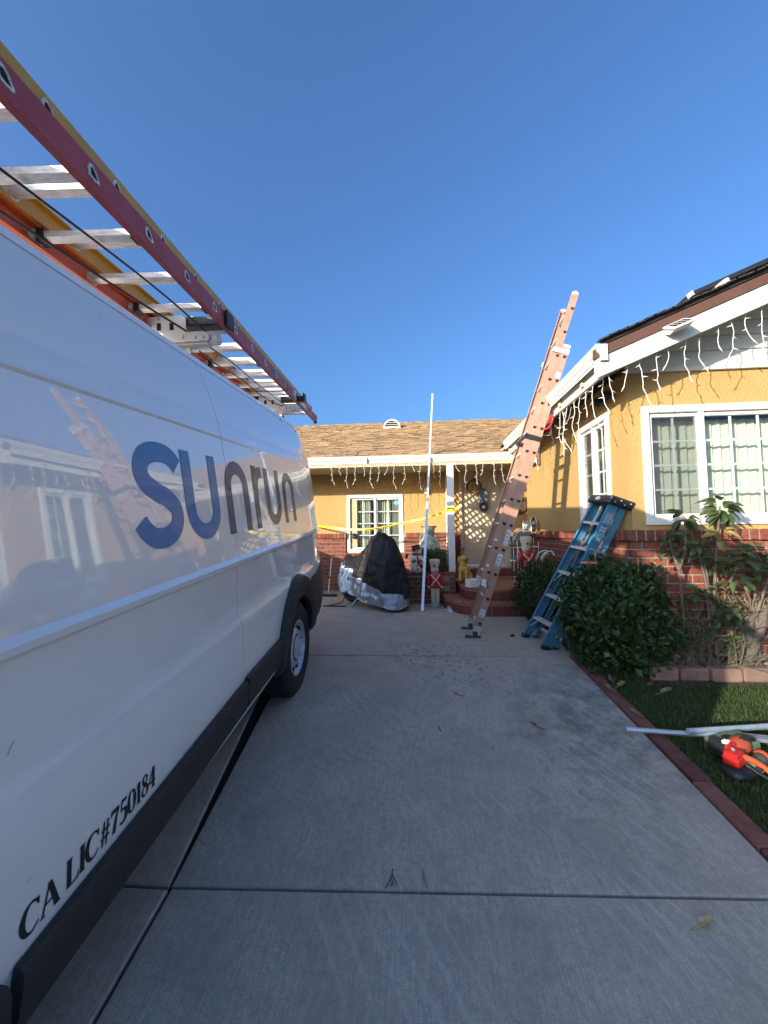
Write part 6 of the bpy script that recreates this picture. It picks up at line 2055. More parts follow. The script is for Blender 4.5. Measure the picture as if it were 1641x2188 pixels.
def shoe(label, m, mw, sole='foam'):
    t = thing('shoe', label, 'shoe', mw=mw, group='shoes on the rack by the door')
    shoe_mesh('s').build('upper', m, t, 50, mw)
    b = MB()
    out = [(0.030, -0.135), (0.042, -0.10), (0.042, -0.02), (0.049, 0.06), (0.046, 0.11), (0.030, 0.148), (0.0, 0.16), (-0.030, 0.148), (-0.046, 0.11), (-0.049, 0.06), (-0.042, -0.02), (-0.042, -0.10), (-0.030, -0.135)]
    b.prism([(p[0], p[1], 0) for p in out], (0, 0, 0.0), (0, 0, 0.022))
    b.build('sole', MT[sole], t, None, mw)
    b = MB()
    for i in range(4):
        b.box(-0.022, 0.022, -0.02 + 0.024 * i, -0.012 + 0.024 * i, 0.088 - 0.008 * i, 0.096 - 0.008 * i)
    b.build('laces', MT['foam'], t, None, mw)
Rx = lambda a: Matrix.Rotation(a, 4, 'X')
shoe('black shoe leaning toe up on the top tier against the wall', MT['shoe'], T(1.93, 6.55, 1.25) @ rz(-0.3) @ Rx(1.05) @ T(0, 0.1, 0))
shoe('black shoe with grey side leaning toe up behind its pair', MT['shoe2'], T(1.83, 6.62, 1.22) @ rz(-0.2) @ Rx(0.95) @ T(0, 0.1, 0))
shoe('left dark slipper hanging toe down at the top left of the rack', MT['shoe'], T(1.66, 6.46, 1.17) @ rz(0.1) @ Rx(-0.55) @ rz(math.pi), 'foam')
shoe('dark slipper hanging toe down second from the left', MT['shoe3'], T(1.765, 6.46, 1.165) @ rz(-0.1) @ Rx(-0.55) @ rz(math.pi), 'foam')
shoe('brown shoe lying sideways below the slippers', MT['shoe3'], T(1.70, 6.58, 1.0) @ rz(1.2), 'wicker')
shoe('grey trainer on the middle tier of the rack', MT['shoe2'], T(1.70, 6.60, 0.76) @ rz(1.7))
shoe('black trainer on the middle tier nearest the wall', MT['shoe'], T(1.88, 6.66, 0.76) @ rz(2.6))
shoe('dark blue shoe on the bottom tier of the rack', MT['slate'], T(1.74, 6.60, 0.52) @ rz(2.0), 'ink')
tb = thing('folded_frame', 'small white tubular folding frame against the side brick wall', 'folding frame', (1.93, 5.85, 0.4))
b = MB()
for y in (5.75, 5.98):
    b.tube(smooth_path([(1.72, y, 0.3), (1.78, y, 0.80), (1.83, y, 0.92), (1.93, y, 0.96), (1.97, y, 0.90)], 4), 0.012, 8)
b.tube([(1.78, 5.75, 0.78), (1.95, 5.98, 0.95)], 0.012, 8)
b.build('tube', MT['bulbw'], tb, smooth=60)

# pale conduit leaning on the porch gutter
cp = thing('conduit_pole', 'tall pale metal conduit leaning on the porch gutter', 'pole', (0.072, 6.225, 0))
p0, p1 = Vector((0.072, 6.22, 0.0)), Vector((0.358, 7.42, 3.95))
d = (p1 - p0).normalized()
MB().beam(p0, p0 + d * 1.75, 0.046, 0.040, (0, 1, 0), 0, 0.004).build('lower_length', MT['pvc'], cp)
MB().beam(p0 + d * 1.75, p1, 0.032, 0.030, (0, 1, 0), 0, 0.003).build('upper_length', MT['pvc'], cp)
MB().beam(p0 + d * 1.70, p0 + d * 1.80, 0.050, 0.046, (0, 1, 0), 0, 0.004).build('coupling', MT['galv'], cp)

# push broom behind the van
br_ = thing('push_broom', 'thin white handled push broom standing by the brick wall behind the van', 'broom', (-1.78, 7.62, 0))
MB().tube([(-1.78, 7.66, 0.05), (-1.77, 7.95, 0.74)], 0.011, 8).build('handle', MT['bulbw'], br_, smooth=50)
MB().tube([(-1.779, 7.775, 0.33), (-1.777, 7.795, 0.375)], 0.013, 8).build('grip', MT['black'], br_)
MB().box(-1.92, -1.60, 7.60, 7.68, 0.0, 0.045, 0, 0.01).build('head', MT['black'], br_)

# caution tape from the van to the post
ct = thing('caution_tape', 'yellow caution tape sagging across the porch window to the porch post', 'tape', (-0.8, 7.3, 1.3))
pts = [(-2.55, 8.08, 1.52), (-2.1, 7.85, 1.42), (-1.72, 7.62, 1.375), (-1.33, 7.48, 1.325), (-0.95, 7.36, 1.325), (-0.58, 7.24, 1.365), (-0.24, 7.14, 1.43), (0.20, 7.02, 1.52), (0.56, 6.95, 1.635), (0.69, 6.95, 1.655)]
pth = smooth_path(pts, 10)
b = MB()
vs_ = []
for i, p in enumerate(pth):
    t = (pth[min(i + 1, len(pth) - 1)] - pth[max(i - 1, 0)]).normalized()
    tw = 0.15 + 0.35 * math.sin(i * 0.16)
    side = t.cross(Vector((0, 0, 1))).normalized()
    upv_ = side.cross(t)
    w = upv_ * math.cos(tw) + side * math.sin(tw)
    vs_ += [p - w * 0.019, p + w * 0.019]
b.add(vs_, [(2 * i, 2 * i + 2, 2 * i + 3, 2 * i + 1) for i in range(len(pth) - 1)])
b.build('tape_strip', MT['caut'], ct, smooth=180)
for i0 in (33, 43, 52, 60, 68):
    p, t = pth[i0], (pth[i0 + 1] - pth[i0 - 1]).normalized()
    w = (Vector(vs_[2 * i0 + 1]) - Vector(vs_[2 * i0])).normalized()
    nn = t.cross(w).normalized()
    if nn.y > 0:
        nn = -nn
    me = text_mesh('CAUTION CAUTION', 0.034, 0.0003, bold=0.0008)
    me.materials.append(MT['ink'])
    if nn.dot(t.cross(w)) < 0:
        w = -w
    m = Matrix((t, w, t.cross(w))).transposed().to_4x4()
    m.translation = p + nn * 0.004
    inst('tape_text', me, ct, m @ T(0, -0.004, 0))
b = MB()
for k in range(5):
    z = 1.63 + 0.012 * k
    q_ = [(0.557, 6.952, z), (0.693, 6.952, z + 0.01), (0.693, 7.088, z), (0.557, 7.088, z - 0.01)]
    for a, c in zip(q_, q_[1:] + q_[:1]):
        b.beam(a, c, 0.002, 0.03, (0, 0, 1))
b.build('tape_wrap', MT['caut'], ct)
b = MB().beam((0.70, 6.95, 1.66), (0.80, 6.90, 1.74), 0.002, 0.04, (0, 0, 1)).beam((0.70, 6.94, 1.66), (0.77, 6.92, 1.70), 0.002, 0.05, (0, 0, 1))
b.build('tape_tail', MT['caut'], ct)
# ------------------------------------------------------------------ motorcycle under its cover
mc = thing('covered_motorcycle', 'motorcycle under a black and silver cover in front of the porch window', 'motorcycle', (-0.80, 6.6, 0))
A0, A1 = Vector((-1.42, 7.25, 0)), Vector((-0.20, 6.20, 0))
ad = (A1 - A0).normalized()
an = Vector((ad.y, -ad.x, 0))                                 # right hand side; flipped to face the camera below
if an.y > 0:
    an = -an
LEN = (A1 - A0).length
# along the bike: position, half width, top height, hem height (camera side)
st_ = [(-0.02, 0.02, 0.55, 0.46), (0.02, 0.10, 0.72, 0.44), (0.07, 0.18, 0.85, 0.36), (0.14, 0.22, 0.87, 0.28), (0.21, 0.23, 0.82, 0.24), (0.30, 0.25, 0.86, 0.21), (0.40, 0.28, 0.97, 0.19), (0.50, 0.31, 1.10, 0.16), (0.58, 0.33, 1.215, 0.14), (0.63, 0.35, 1.265, 0.12), (0.72, 0.36, 1.255, 0.10), (0.80, 0.35, 1.19, 0.09), (0.865, 0.33, 1.12, 0.08), (0.90, 0.30, 1.02, 0.07), (0.94, 0.26, 0.84, 0.06), (0.98, 0.20, 0.66, 0.05), (1.015, 0.11, 0.50, 0.05), (1.035, 0.02, 0.36, 0.10)]
def cov(t):
    for a, c in zip(st_, st_[1:]):
        if t <= c[0]:
            f = (t - a[0]) / (c[0] - a[0])
            f = f * f * (3 - 2 * f) * 0.5 + f * 0.5
            return [a[i] + (c[i] - a[i]) * f for i in range(4)]
    return list(st_[-1])
NT, NA = 190, 170
b = MB()
vs_ = []
mi = {}
for i in range(NT + 1):
    t = -0.02 + 1.055 * i / NT
    _, hw, tp, hm = cov(t)
    for k in range(NA + 1):
        a = math.pi * k / NA                                 # 0 camera side hem .. pi far hem
        u = -math.cos(a)                                     # -1 camera side .. 1 far side
        f = math.sin(a)
        # shoulder shape: steep flanks, round top
        w = hw * (abs(u) ** 1.0) * (1 if u > 0 else -1)
        z = hm + (tp - hm) * (0.55 * (1 - abs(u) ** 1.5) + 0.45 * f)
        drape = max(0.0, 1 - f)
        fold = mnoise.noise((t * 9 + 0.6 * math.sin(a * 2), z * 1.6, 2.3 if u < 0 else 7.1))
        fold2 = mnoise.noise((t * 24, z * 3.0, 5.0))
        rip = mnoise.noise((t * 7 + z * 6, z * 10 - t * 4, 1.0))
        amp = 0.016 + 0.085 * drape
        pleat = math.sin(44 * t + 5 * mnoise.noise((t * 4, z * 2, 0))) * 0.026 * drape * min(1, max(0, (z - 0.2) * 3))
        off = amp * fold + 0.026 * fold2 + 0.022 * rip + pleat
        # hollow where the seat dips below the tank
        w2 = w + (off if u < 0 else -off) * -1
        p = A0 + ad * (t * LEN + 0.02 * mnoise.noise((t * 5, z * 4, 9))) - an * w2 * -1 * (-1)
        z2 = z + 0.014 * mnoise.noise((t * 14, a * 3, 4)) * f + (0.03 * mnoise.noise((t * 6.0, 0, 3)) if f < 0.1 else 0)
        vs_.append(Vector((p.x, p.y, max(0.02, z2))))
F, mats_ = [], []
for i in range(NT):
    for k in range(NA):
        F.append((i * (NA + 1) + k, (i + 1) * (NA + 1) + k, (i + 1) * (NA + 1) + k + 1, i * (NA + 1) + k + 1))
        t = -0.02 + 1.055 * (i + 0.5) / NT
        c = sum((vs_[j] for j in F[-1]), Vector()) / 4
        edge = 0.52 - 0.04 * t if t < 0.45 else 0.50 - 0.42 * (t - 0.45)
        edge += 0.012 * math.sin(t * 40)
        a = math.pi * (k + 0.5) / NA
        if t < 0.035 or (c.z < edge + (0.16 if t < 0.16 else 0) and t < 0.16):
            mats_.append(2 if c.z < 0.72 else 0)
        elif 0.16 <= t < 0.165 + 0.14 and c.z < 0.60 + 0.02:
            mats_.append(1)
        else:
            mats_.append(1 if c.z < edge else 0)
b.v = vs_
b.f = F
b.m = mats_
b.r = [0.0] * len(F)
b.build('cover', [MT['cover'], MT['silver'], MT['bluesh']], mc, 180)
def mwheel(t, r_, nm):
    c = A0 + ad * (t * LEN)
    b = MB().lathe([(r_ - 0.10, -0.06), (r_ - 0.04, -0.075), (r_ - 0.01, -0.055), (r_, 0.0), (r_ - 0.01, 0.055), (r_ - 0.04, 0.075), (r_ - 0.10, 0.06), (r_ - 0.10, -0.06)], (c.x, c.y, r_), 36, 0, (ad, (0, 0, 1), an))
    w = b.build('wheel', MT['rubber'], mc, 40)
    b = MB().lathe([(r_ - 0.10, -0.03), (r_ - 0.13, -0.02), (0.06, -0.03), (0.06, 0.03), (r_ - 0.13, 0.02), (r_ - 0.10, 0.03)], (c.x, c.y, r_), 24, 0, (ad, (0, 0, 1), an))
    b.build('rim', MT['dark'], w, 40)
mwheel(0.20, 0.30, 'rear')
mwheel(0.86, 0.30, 'front')
c = A0 + ad * (0.45 * LEN)
MB().obox(c + Vector((0, 0, 0.34)), ad * 0.36, an * 0.13, (0, 0, 0.14), 0, 0.05).build('engine', MT['dark'], mc)
b = MB().tube([c + an * 0.16 + Vector((0, 0, 0.24)), A0 + ad * (0.1 * LEN) + an * 0.20 + Vector((0, 0, 0.30))], 0.045, 10)
b.build('exhaust', MT['bronze'], mc, smooth=50)
b = MB().tube([c + an * 0.10 + Vector((0, 0, 0.25)), c + an * 0.34 - ad * 0.05 + Vector((0, 0, 0.01))], 0.014, 6)
b.build('side_stand', MT['steel'], mc, smooth=50)
q0 = A0 + ad * (0.30 * LEN) + an * 0.30
b = MB().tube(smooth_path([q0 + Vector((0, 0, 0.25)), q0 + an * 0.03 + Vector((-0.04, 0, 0.06)), q0 + an * 0.10 + Vector((-0.20, 0, 0.012)), q0 + an * 0.16 + Vector((-0.26, 0, 0.012)), q0 + an * 0.20 + Vector((0.05, 0, 0.012)), q0 + an * 0.22 + Vector((0.18, 0, 0.012))], 6), 0.010, 6)
b.build('tie_cord', MT['black'], mc, smooth=60)

# ------------------------------------------------------------------ plants
def bush(name, label, c, rx, ry, rz_, n, L, W_, m, seed, stems=9, shell=0.72, **k):
    t = thing(name, label, 'bush', (c[0], c[1], 0))
    r = random.Random(seed)
    leaf_cloud(MB(), c, rx, ry, rz_, n, L, W_, seed, shell=shell).build('foliage', m, t, **k)
    b = MB()
    for i in range(stems):
        a = r.uniform(0, 6.28)
        s = r.uniform(0.3, 0.85)
        e = Vector((c[0] + rx * s * math.cos(a), c[1] + ry * s * math.sin(a), c[2] + rz_ * r.uniform(-0.1, 0.6)))
        b.tube(smooth_path([(c[0] + r.uniform(-0.08, 0.08), c[1] + r.uniform(-0.06, 0.06), -0.03), Vector((c[0], c[1], c[2] * 0.6)).lerp(e, 0.4), e], 5), [0.014 - 0.001 * j for j in range(11)], 5)
    b.build('stem', MT['bark'], t, smooth=60)
    return t
hb_ = bush('hibiscus_bush', 'large dark green hibiscus bush beside the blue stepladder', (1.80, 3.76, 0.46), 0.45, 0.42, 0.50, 6800, 0.062, 0.038, MT['green'], 21, 16, 0.62)
leaf_cloud(MB(), (1.80, 3.70, 0.15), 0.40, 0.30, 0.2, 700, 0.07, 0.045, 22, shell=0.4).build('foliage', MT['green'], hb_)
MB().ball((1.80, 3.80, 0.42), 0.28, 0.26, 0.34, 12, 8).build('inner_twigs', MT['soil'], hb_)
leaf_cloud(MB(), (1.85, 3.66, 0.30), 0.45, 0.40, 0.36, 9, 0.06, 0.045, 23).build('yellow_leaves', MT['yleaf'], hb_)
b = MB()                                                     # shoots that break the outline
r = random.Random(31)
for i in range(26):
    a = r.uniform(0, 6.28)
    p = Vector((1.80 + 0.40 * math.cos(a) * r.uniform(0.4, 1.0), 3.74 + 0.36 * math.sin(a) * r.uniform(0.4, 1), 0.74 + r.uniform(-0.1, 0.14)))
    tip = p + Vector((r.uniform(-0.05, 0.05), r.uniform(-0.05, 0.05), r.uniform(0.08, 0.16)))
    leaf_cloud(b, p.lerp(tip, 0.6), 0.045, 0.045, 0.08, 12, 0.055, 0.034, 100 + i, shell=0.1, up=0.6)
b.build('young_shoots', MT['green'], hb_, kind='stuff')
b = MB()
for s in ((1.60, 3.62, 1.02), (2.10, 3.62, 0.92), (1.95, 3.6, 0.95)):
    b.tube([(s[0], s[1], s[2] - 0.09), s], [0.004, 0.003], 5)
    b.ball((s[0], s[1], s[2] + 0.02), 0.012, 0.012, 0.03)
b.build('flower_bud', MT['yleaf'], hb_, smooth=60)
fc = Vector((1.53, 3.60, 0.945))
b = MB()
for i in range(5):
    a = 2 * math.pi * i / 5
    o_ = Vector((math.cos(a), math.sin(a) * 0.9, 0.25))
    t_ = Vector((-math.sin(a), math.cos(a), 0))
    for j in range(4):
        r0, r1 = 0.012 + 0.017 * j, 0.012 + 0.017 * (j + 1)
        w0, w1 = (0.010, 0.026, 0.034, 0.036)[j], (0.026, 0.034, 0.036, 0.020)[j]
        dz0, dz1 = (0.0, 0.006, 0.010, 0.008)[j], (0.006, 0.010, 0.008, -0.004)[j]
        b.quad(fc + o_ * r0 + t_ * -w0 + Vector((0, 0, dz0)), fc + o_ * r1 + t_ * -w1 + Vector((0, 0, dz1)), fc + o_ * r1 + t_ * w1 + Vector((0, 0, dz1)), fc + o_ * r0 + t_ * w0 + Vector((0, 0, dz0)))
fl_ = b.build('hibiscus_flower', MT['petal'], hb_, smooth=60)
MB().ball(fc + Vector((0, 0, 0.006)), 0.016, 0.016, 0.010).tube([fc, fc + Vector((-0.012, -0.03, 0.05))], 0.004, 5).build('flower_eye', MT['redp'], fl_, smooth=60)
MB().tube([fc, fc + Vector((0.03, 0.02, -0.14))], 0.004, 5).build('flower_stalk', MT['green'], fl_)

bush('round_bush', 'round dark green bush beside the porch steps', (1.63, 5.22, 0.44), 0.36, 0.38, 0.43, 5200, 0.055, 0.023, MT['green2'], 41, 10, 0.66)
o_ = [o for o in bpy.data.objects if o.name.startswith('round_bush')][-1]
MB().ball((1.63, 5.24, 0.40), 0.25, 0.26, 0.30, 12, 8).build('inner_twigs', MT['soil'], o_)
b = MB()
r = random.Random(51)
for i in range(30):
    a = r.uniform(0, 6.28)
    p = Vector((1.63 + 0.33 * math.cos(a) * r.uniform(0.2, 1.0), 5.22 + 0.33 * math.sin(a) * r.uniform(0.2, 1), 0.72 + r.uniform(-0.12, 0.12)))
    leaf_cloud(b, p, 0.05, 0.05, 0.08, 12, 0.065, 0.022, 200 + i, shell=0.1, up=0.9)
b.build('young_shoots', MT['green2'], o_, kind='stuff')

# bare twiggy shrub: a thicket of cut stems
def twigs(b, p, d, l, r0, depth, rg):
    n = 4
    pts = [p]
    q_ = p
    dd = d
    for i in range(n):
        dd = (dd + Vector((rg.gauss(0, 0.16), rg.gauss(0, 0.16), rg.gauss(0.02, 0.12)))).normalized()
        q_ = q_ + dd * l / n
        pts.append(q_)
    b.tube(pts, [r0 * (1 - 0.45 * i / n) for i in range(n + 1)], 5)
    if depth:
        for k in range(rg.choice((2, 2, 3))):
            i = rg.randrange(2, n + 1)
            dv = (dd + Vector((rg.gauss(0, 0.6), rg.gauss(0, 0.5), rg.gauss(0.1, 0.35)))).normalized()
            twigs(b, pts[i], dv, l * rg.uniform(0.45, 0.75), r0 * 0.55, depth - 1, rg)
tw_ = thing('twiggy_shrub', 'bare twiggy shrub against the brick wall right of the hibiscus', 'shrub', (2.50, 3.70, 0.0))
rg = random.Random(61)
b = MB()
for i in range(78):
    a = rg.uniform(0, 6.28)
    base = Vector((2.50 + rg.uniform(-0.28, 0.30), 3.68 + rg.uniform(-0.05, 0.06), 0.0))
    d = Vector((math.cos(a) * 0.8, -abs(math.sin(a)) * 0.25 + 0.05, rg.uniform(0.25, 1.3))).normalized()
    twigs(b, base, d, rg.uniform(0.25, 0.45), rg.uniform(0.004, 0.009), 2, rg)
b.build('branches', MT['twig'], tw_, smooth=60)
b = MB()
leaf_cloud(b, (2.50, 3.62, 0.42), 0.34, 0.12, 0.30, 260, 0.06, 0.034, 62, shell=0.2)
b.build('foliage', MT['green'], tw_)
gn = thing('gnarled_stump', 'pale gnarled stump with cut twigs at the right end of the flower bed', 'stump', (2.90, 3.70, 0.0))
b = MB()
b.tube(smooth_path([(2.88, 3.70, -0.03), (2.86, 3.68, 0.12), (2.90, 3.66, 0.22), (2.87, 3.68, 0.34), (2.92, 3.68, 0.48), (2.95, 3.70, 0.62)], 5), [0.060 - 0.0014 * i + 0.010 * math.sin(i * 1.9) for i in range(26)], 10)
b.tube(smooth_path([(2.88, 3.68, 0.25), (2.97, 3.66, 0.38), (3.03, 3.68, 0.58)], 5), [0.045 - 0.002 * i for i in range(11)], 8)
b.tube(smooth_path([(2.87, 3.69, 0.3), (2.78, 3.67, 0.45), (2.70, 3.68, 0.60)], 5), [0.04 - 0.0022 * i for i in range(11)], 8)
b.build('trunk', MT['bark'], gn, smooth=70)
b = MB()
rg = random.Random(71)
for i in range(34):
    base = Vector((2.90 + rg.uniform(-0.20, 0.16), 3.66 + rg.uniform(-0.05, 0.04), rg.uniform(0.42, 0.62)))
    twigs(b, base, Vector((rg.gauss(0, 0.45), rg.gauss(-0.2, 0.3), 1)).normalized(), rg.uniform(0.07, 0.15), 0.007, 1, rg)
b.build('cut_twigs', MT['twig'], gn, smooth=60)

# tall leafy plants: every big leaf is its own piece
def big_leaf_mesh(L, Wd, lobes=0.0, curl=0.25, seed=0):
    r = random.Random(seed)
    b = MB()
    n = 8
    vs_ = []
    for i in range(n + 1):
        t = i / n
        w = Wd * 0.5 * (math.sin(math.pi * min(1, t * 0.97 + 0.03)) ** 0.75) * (1.25 - 0.6 * t)
        w *= 1 + lobes * math.sin(t * math.pi * 3.0) 
        z = -curl * L * t * t + 0.05 * L * math.sin(t * 3)
        wav = 0.03 * L * math.sin(t * 9 + seed)
        vs_ += [(-w, L * t, z + w * 0.30 + wav), (-w * 0.5, L * t, z + w * 0.10), (0, L * t, z), (w * 0.5, L * t, z + w * 0.10), (w, L * t, z + w * 0.30 - wav)]
    b.add(vs_, [(i * 5 + k, i * 5 + k + 1, (i + 1) * 5 + k + 1, (i + 1) * 5 + k) for i in range(n) for k in range(4)])
    b.tube([(0, -0.05, -0.005), (0, 0, 0), (0, L * 0.9, -curl * L * 0.8)], [0.003, 0.003, 0.001], 4)
    return b
def leafy(label, stems, clusters, seed, yellow=()):
    t = thing('leafy_plant', label, 'plant', (stems[0][0][0], stems[0][0][1], 0))
    r = random.Random(seed)
    for s in stems:
        pth = smooth_path(s, 6)
        MB().tube(pth, [0.016 * (1 - 0.55 * i / len(pth)) for i in range(len(pth))], 7).build('stem', MT['twig'], t, smooth=60)
    shapes = [big_leaf_mesh(1, 0.52, 0.0, 0.35, i).mesh('leaf', MT['big']) for i in range(3)] + [big_leaf_mesh(1, 0.66, 0.14, 0.2, i + 5).mesh('leaf', MT['big']) for i in range(2)]
    shy = [big_leaf_mesh(1, 0.5, 0.1, 0.5, i).mesh('leaf', MT['yleaf']) for i in range(2)]
    for ci, (c, n, rad, L) in enumerate(clusters):
        for i in range(n):
            a = 2 * math.pi * (i + r.uniform(-0.3, 0.3)) / n * 1.62
            el = r.uniform(-0.75, 0.55)
            d = Vector((math.cos(a) * math.cos(el), math.sin(a) * math.cos(el) * 0.8, math.sin(el)))
            o_ = Vector(c) + Vector((d.x * rad * 0.25, d.y * rad * 0.25, d.z * rad * 0.4 + r.uniform(-0.3, 0.3) * rad))
            if o_.y + d.y * L > 3.80:
                d.y = -abs(d.y)
            s = L * r.uniform(0.65, 1.2)
            upv_ = Vector((r.gauss(0, 0.35), r.gauss(-0.3, 0.3), 1))
            m = frame_from(o_, d.cross(upv_), d)
            m = m @ Matrix.Scale(s, 4)
            inst('leaf', (shy if ci in yellow else shapes)[r.randrange(2 if ci in yellow else 5)], t, m)
    return t
leafy('tall leafy plant in front of the window, nearer the hibiscus', [[(2.36, 3.66, 0), (2.33, 3.64, 0.5), (2.30, 3.62, 0.92)], [(2.30, 3.62, 0.90), (2.25, 3.61, 1.05), (2.22, 3.6, 1.16)], [(2.30, 3.62, 0.90), (2.35, 3.6, 1.1), (2.36, 3.6, 1.36)]],
      [((2.36, 3.6, 1.34), 13, 0.12, 0.14), ((2.24, 3.6, 1.18), 12, 0.13, 0.11), ((2.31, 3.6, 1.08), 11, 0.13, 0.085), ((2.22, 3.58, 1.05), 8, 0.1, 0.075)], 81)
leafy('tallest leafy plant with yellowing lower leaves in front of the window', [[(2.62, 3.68, 0), (2.60, 3.66, 0.5), (2.62, 3.63, 1.0), (2.67, 3.62, 1.45)], [(2.60, 3.66, 0.45), (2.52, 3.64, 0.85), (2.46, 3.62, 1.08)], [(2.60, 3.66, 0.35), (2.68, 3.62, 0.7), (2.76, 3.58, 0.95)], [(2.55, 3.68, 0.0), (2.56, 3.66, 0.75), (2.5, 3.62, 1.0)]],
      [((2.67, 3.6, 1.42), 26, 0.18, 0.125), ((2.64, 3.58, 1.20), 12, 0.14, 0.11), ((2.46, 3.6, 1.08), 24, 0.17, 0.085), ((2.60, 3.58, 0.98), 24, 0.20, 0.095), ((2.78, 3.56, 0.99), 20, 0.18, 0.115), ((2.68, 3.5, 0.80), 8, 0.12, 0.12), ((2.44, 3.56, 0.72), 16, 0.16, 0.08), ((2.62, 3.52, 0.60), 12, 0.16, 0.09)], 82, yellow=(1,))
leafy('leafy plant with sparse dark leaves above the stump', [[(2.98, 3.7, 0), (2.94, 3.66, 0.6), (2.96, 3.64, 1.0)], [(2.94, 3.66, 0.5), (3.04, 3.62, 0.85)]],
      [((2.95, 3.62, 1.02), 18, 0.18, 0.11), ((3.06, 3.6, 0.90), 15, 0.15, 0.11), ((2.88, 3.56, 0.84), 12, 0.14, 0.10)], 83)

# mown grass: one mass of blades
rng_ = np.random.default_rng(5)
def blades(n, x0, x1, y0, y1, h, w):
    x = rng_.uniform(x0, x1, n)
    y = rng_.uniform(y0, y1, n)
    keep = x > 1.600 + 0.01 * np.sin(y * 9)
    x, y = x[keep], y[keep]
    n = len(x)
    z = np.minimum(0, SLOPE * (y - Y0)) - 0.031
    tuft = np.array([mnoise.noise((a * 6, c * 6, 0)) for a, c in zip(x, y)])
    hh = h * rng_.uniform(0.55, 1.25, n) * (1 + 0.35 * tuft)
    az = rng_.uniform(0, 2 * np.pi, n)
    lean = np.abs(rng_.normal(0.35, 0.35, n))
    dx, dy = np.cos(az) * lean * hh, np.sin(az) * lean * hh
    px, py = -np.sin(az) * w / 2, np.cos(az) * w / 2
    V = np.empty((n, 5, 3))
    V[:, 0] = np.stack([x - px, y - py, z], 1)
    V[:, 1] = np.stack([x + px, y + py, z], 1)
    V[:, 2] = np.stack([x + px * 0.8 + dx * 0.4, y + py * 0.8 + dy * 0.4, z + hh * 0.6], 1)
    V[:, 3] = np.stack([x - px * 0.8 + dx * 0.4, y - py * 0.8 + dy * 0.4, z + hh * 0.6], 1)
    V[:, 4] = np.stack([x + dx, y + dy, z + hh], 1)
    return V, tuft
V, tf = blades(62000, 1.60, 3.5, 1.2, 3.50, 0.036, 0.0045)
V2, tf2 = blades(26000, 1.60, 6.5, -1.5, 3.50, 0.038, 0.008)
V = np.concatenate([V, V2])
tf = np.concatenate([tf, tf2])
n = len(V)
me = bpy.data.meshes.new('grass')
me.vertices.add(n * 5)
me.vertices.foreach_set('co', V.reshape(-1))
li = np.empty((n, 7), dtype=np.int32)
base = np.arange(n) * 5
li[:, 0], li[:, 1], li[:, 2], li[:, 3] = base, base + 1, base + 2, base + 3
li[:, 4], li[:, 5], li[:, 6] = base + 3, base + 2, base + 4
me.loops.add(n * 7)
me.loops.foreach_set('vertex_index', li.reshape(-1))
me.polygons.add(n * 2)
ls = np.empty((n, 2), dtype=np.int32)
ls[:, 0] = np.arange(n) * 7
ls[:, 1] = ls[:, 0] + 4
me.polygons.foreach_set('loop_start', ls.reshape(-1))
at = me.attributes.new('rnd', 'FLOAT', 'FACE')
at.data.foreach_set('value', np.repeat(np.clip(rng_.uniform(0, 0.8, n) + tf * 0.4, 0, 0.98), 2))
me.materials.append(MT['grass'])
me.update(calc_edges=True)
me.validate()
o = bpy.data.objects.new('grass', me)
put(o)
tag(o, kind='stuff')

# ------------------------------------------------------------------ things lying on lawn and drive
pp0 = thing('steel_pipe', 'silver pipe lying from the driveway across the edging onto the lawn', 'pipe', (1.38, 2.74, -0.08))
MB().tube([(1.365, 2.755, -0.070), (1.66, 2.715, -0.066), (2.16, 2.66, -0.064)], 0.0165, 12).lathe([(0.0145, -0.002), (0.0165, -0.002), (0.0165, 0.01)], (1.365, 2.755, -0.07), 12, 0, ((0, 1, 0), (0, 0, 1), (1, -0.13, 0))).build('tube', MT['galv'], pp0, smooth=50)
pp1 = thing('steel_pipe', 'silver pipe lying wholly on the lawn behind the red tool', 'pipe', (1.72, 2.66, -0.06))
MB().tube([(1.705, 2.675, -0.034), (2.25, 2.79, -0.045), (3.4, 3.03, -0.030)], 0.0185, 12).build('tube', MT['galv'], pp1, smooth=50)

tl = thing('cordless_tool', 'red and orange cordless power tool lying on the lawn', 'power tool', (1.84, 2.48, -0.13))
zt = gz(2.48) - 0.005
X0 = Vector((1.86, 2.47, zt))
tx, ty, tz = Vector((0.85, 0.53, 0)).normalized(), Vector((-0.53, 0.85, 0)).normalized(), Vector((0, 0, 1))
TM = Matrix((tx, ty, tz)).transposed().to_4x4()
TM.translation = X0
TM = TM @ Matrix.Scale(0.76, 4)
def tb_(b, name, m, smooth=None):
    return b.build(name, MT[m], tl, smooth, TM)
# black skirt / guard
b = MB().lathe([(0.0001, 0.0), (0.095, 0.0), (0.112, 0.015), (0.110, 0.045), (0.085, 0.065), (0.0001, 0.07)], (-0.12, -0.02, 0.0), 26, 0, ((1, 0, 0), (0, 0.85, 0), (0, 0, 1)))
tb_(b, 'skirt', 'black', 50)
# battery
b = MB().obox((-0.125, 0.0, 0.105), (0.068, 0, 0.004), (0, 0.052, 0), (-0.002, 0, 0.035), 0, 0.012).obox((-0.13, 0.0, 0.150), (0.056, 0, 0.004), (0, 0.044, 0), (0, 0, 0.016), 0, 0.010)
for i in range(4):
    b.obox((-0.165 + 0.024 * i, -0.005, 0.1665), (0.005, 0, 0), (0, 0.036, 0), (0, 0, 0.003), 0, 0.001)
bt = tb_(b, 'battery', 'red')
me = text_mesh('V18', 0.030, 0.0006)
me.materials.append(MT['foam'])
inst('battery_mark', me, tl, TM @ T(-0.118, 0.004, 0.1715) @ rz(0.5))
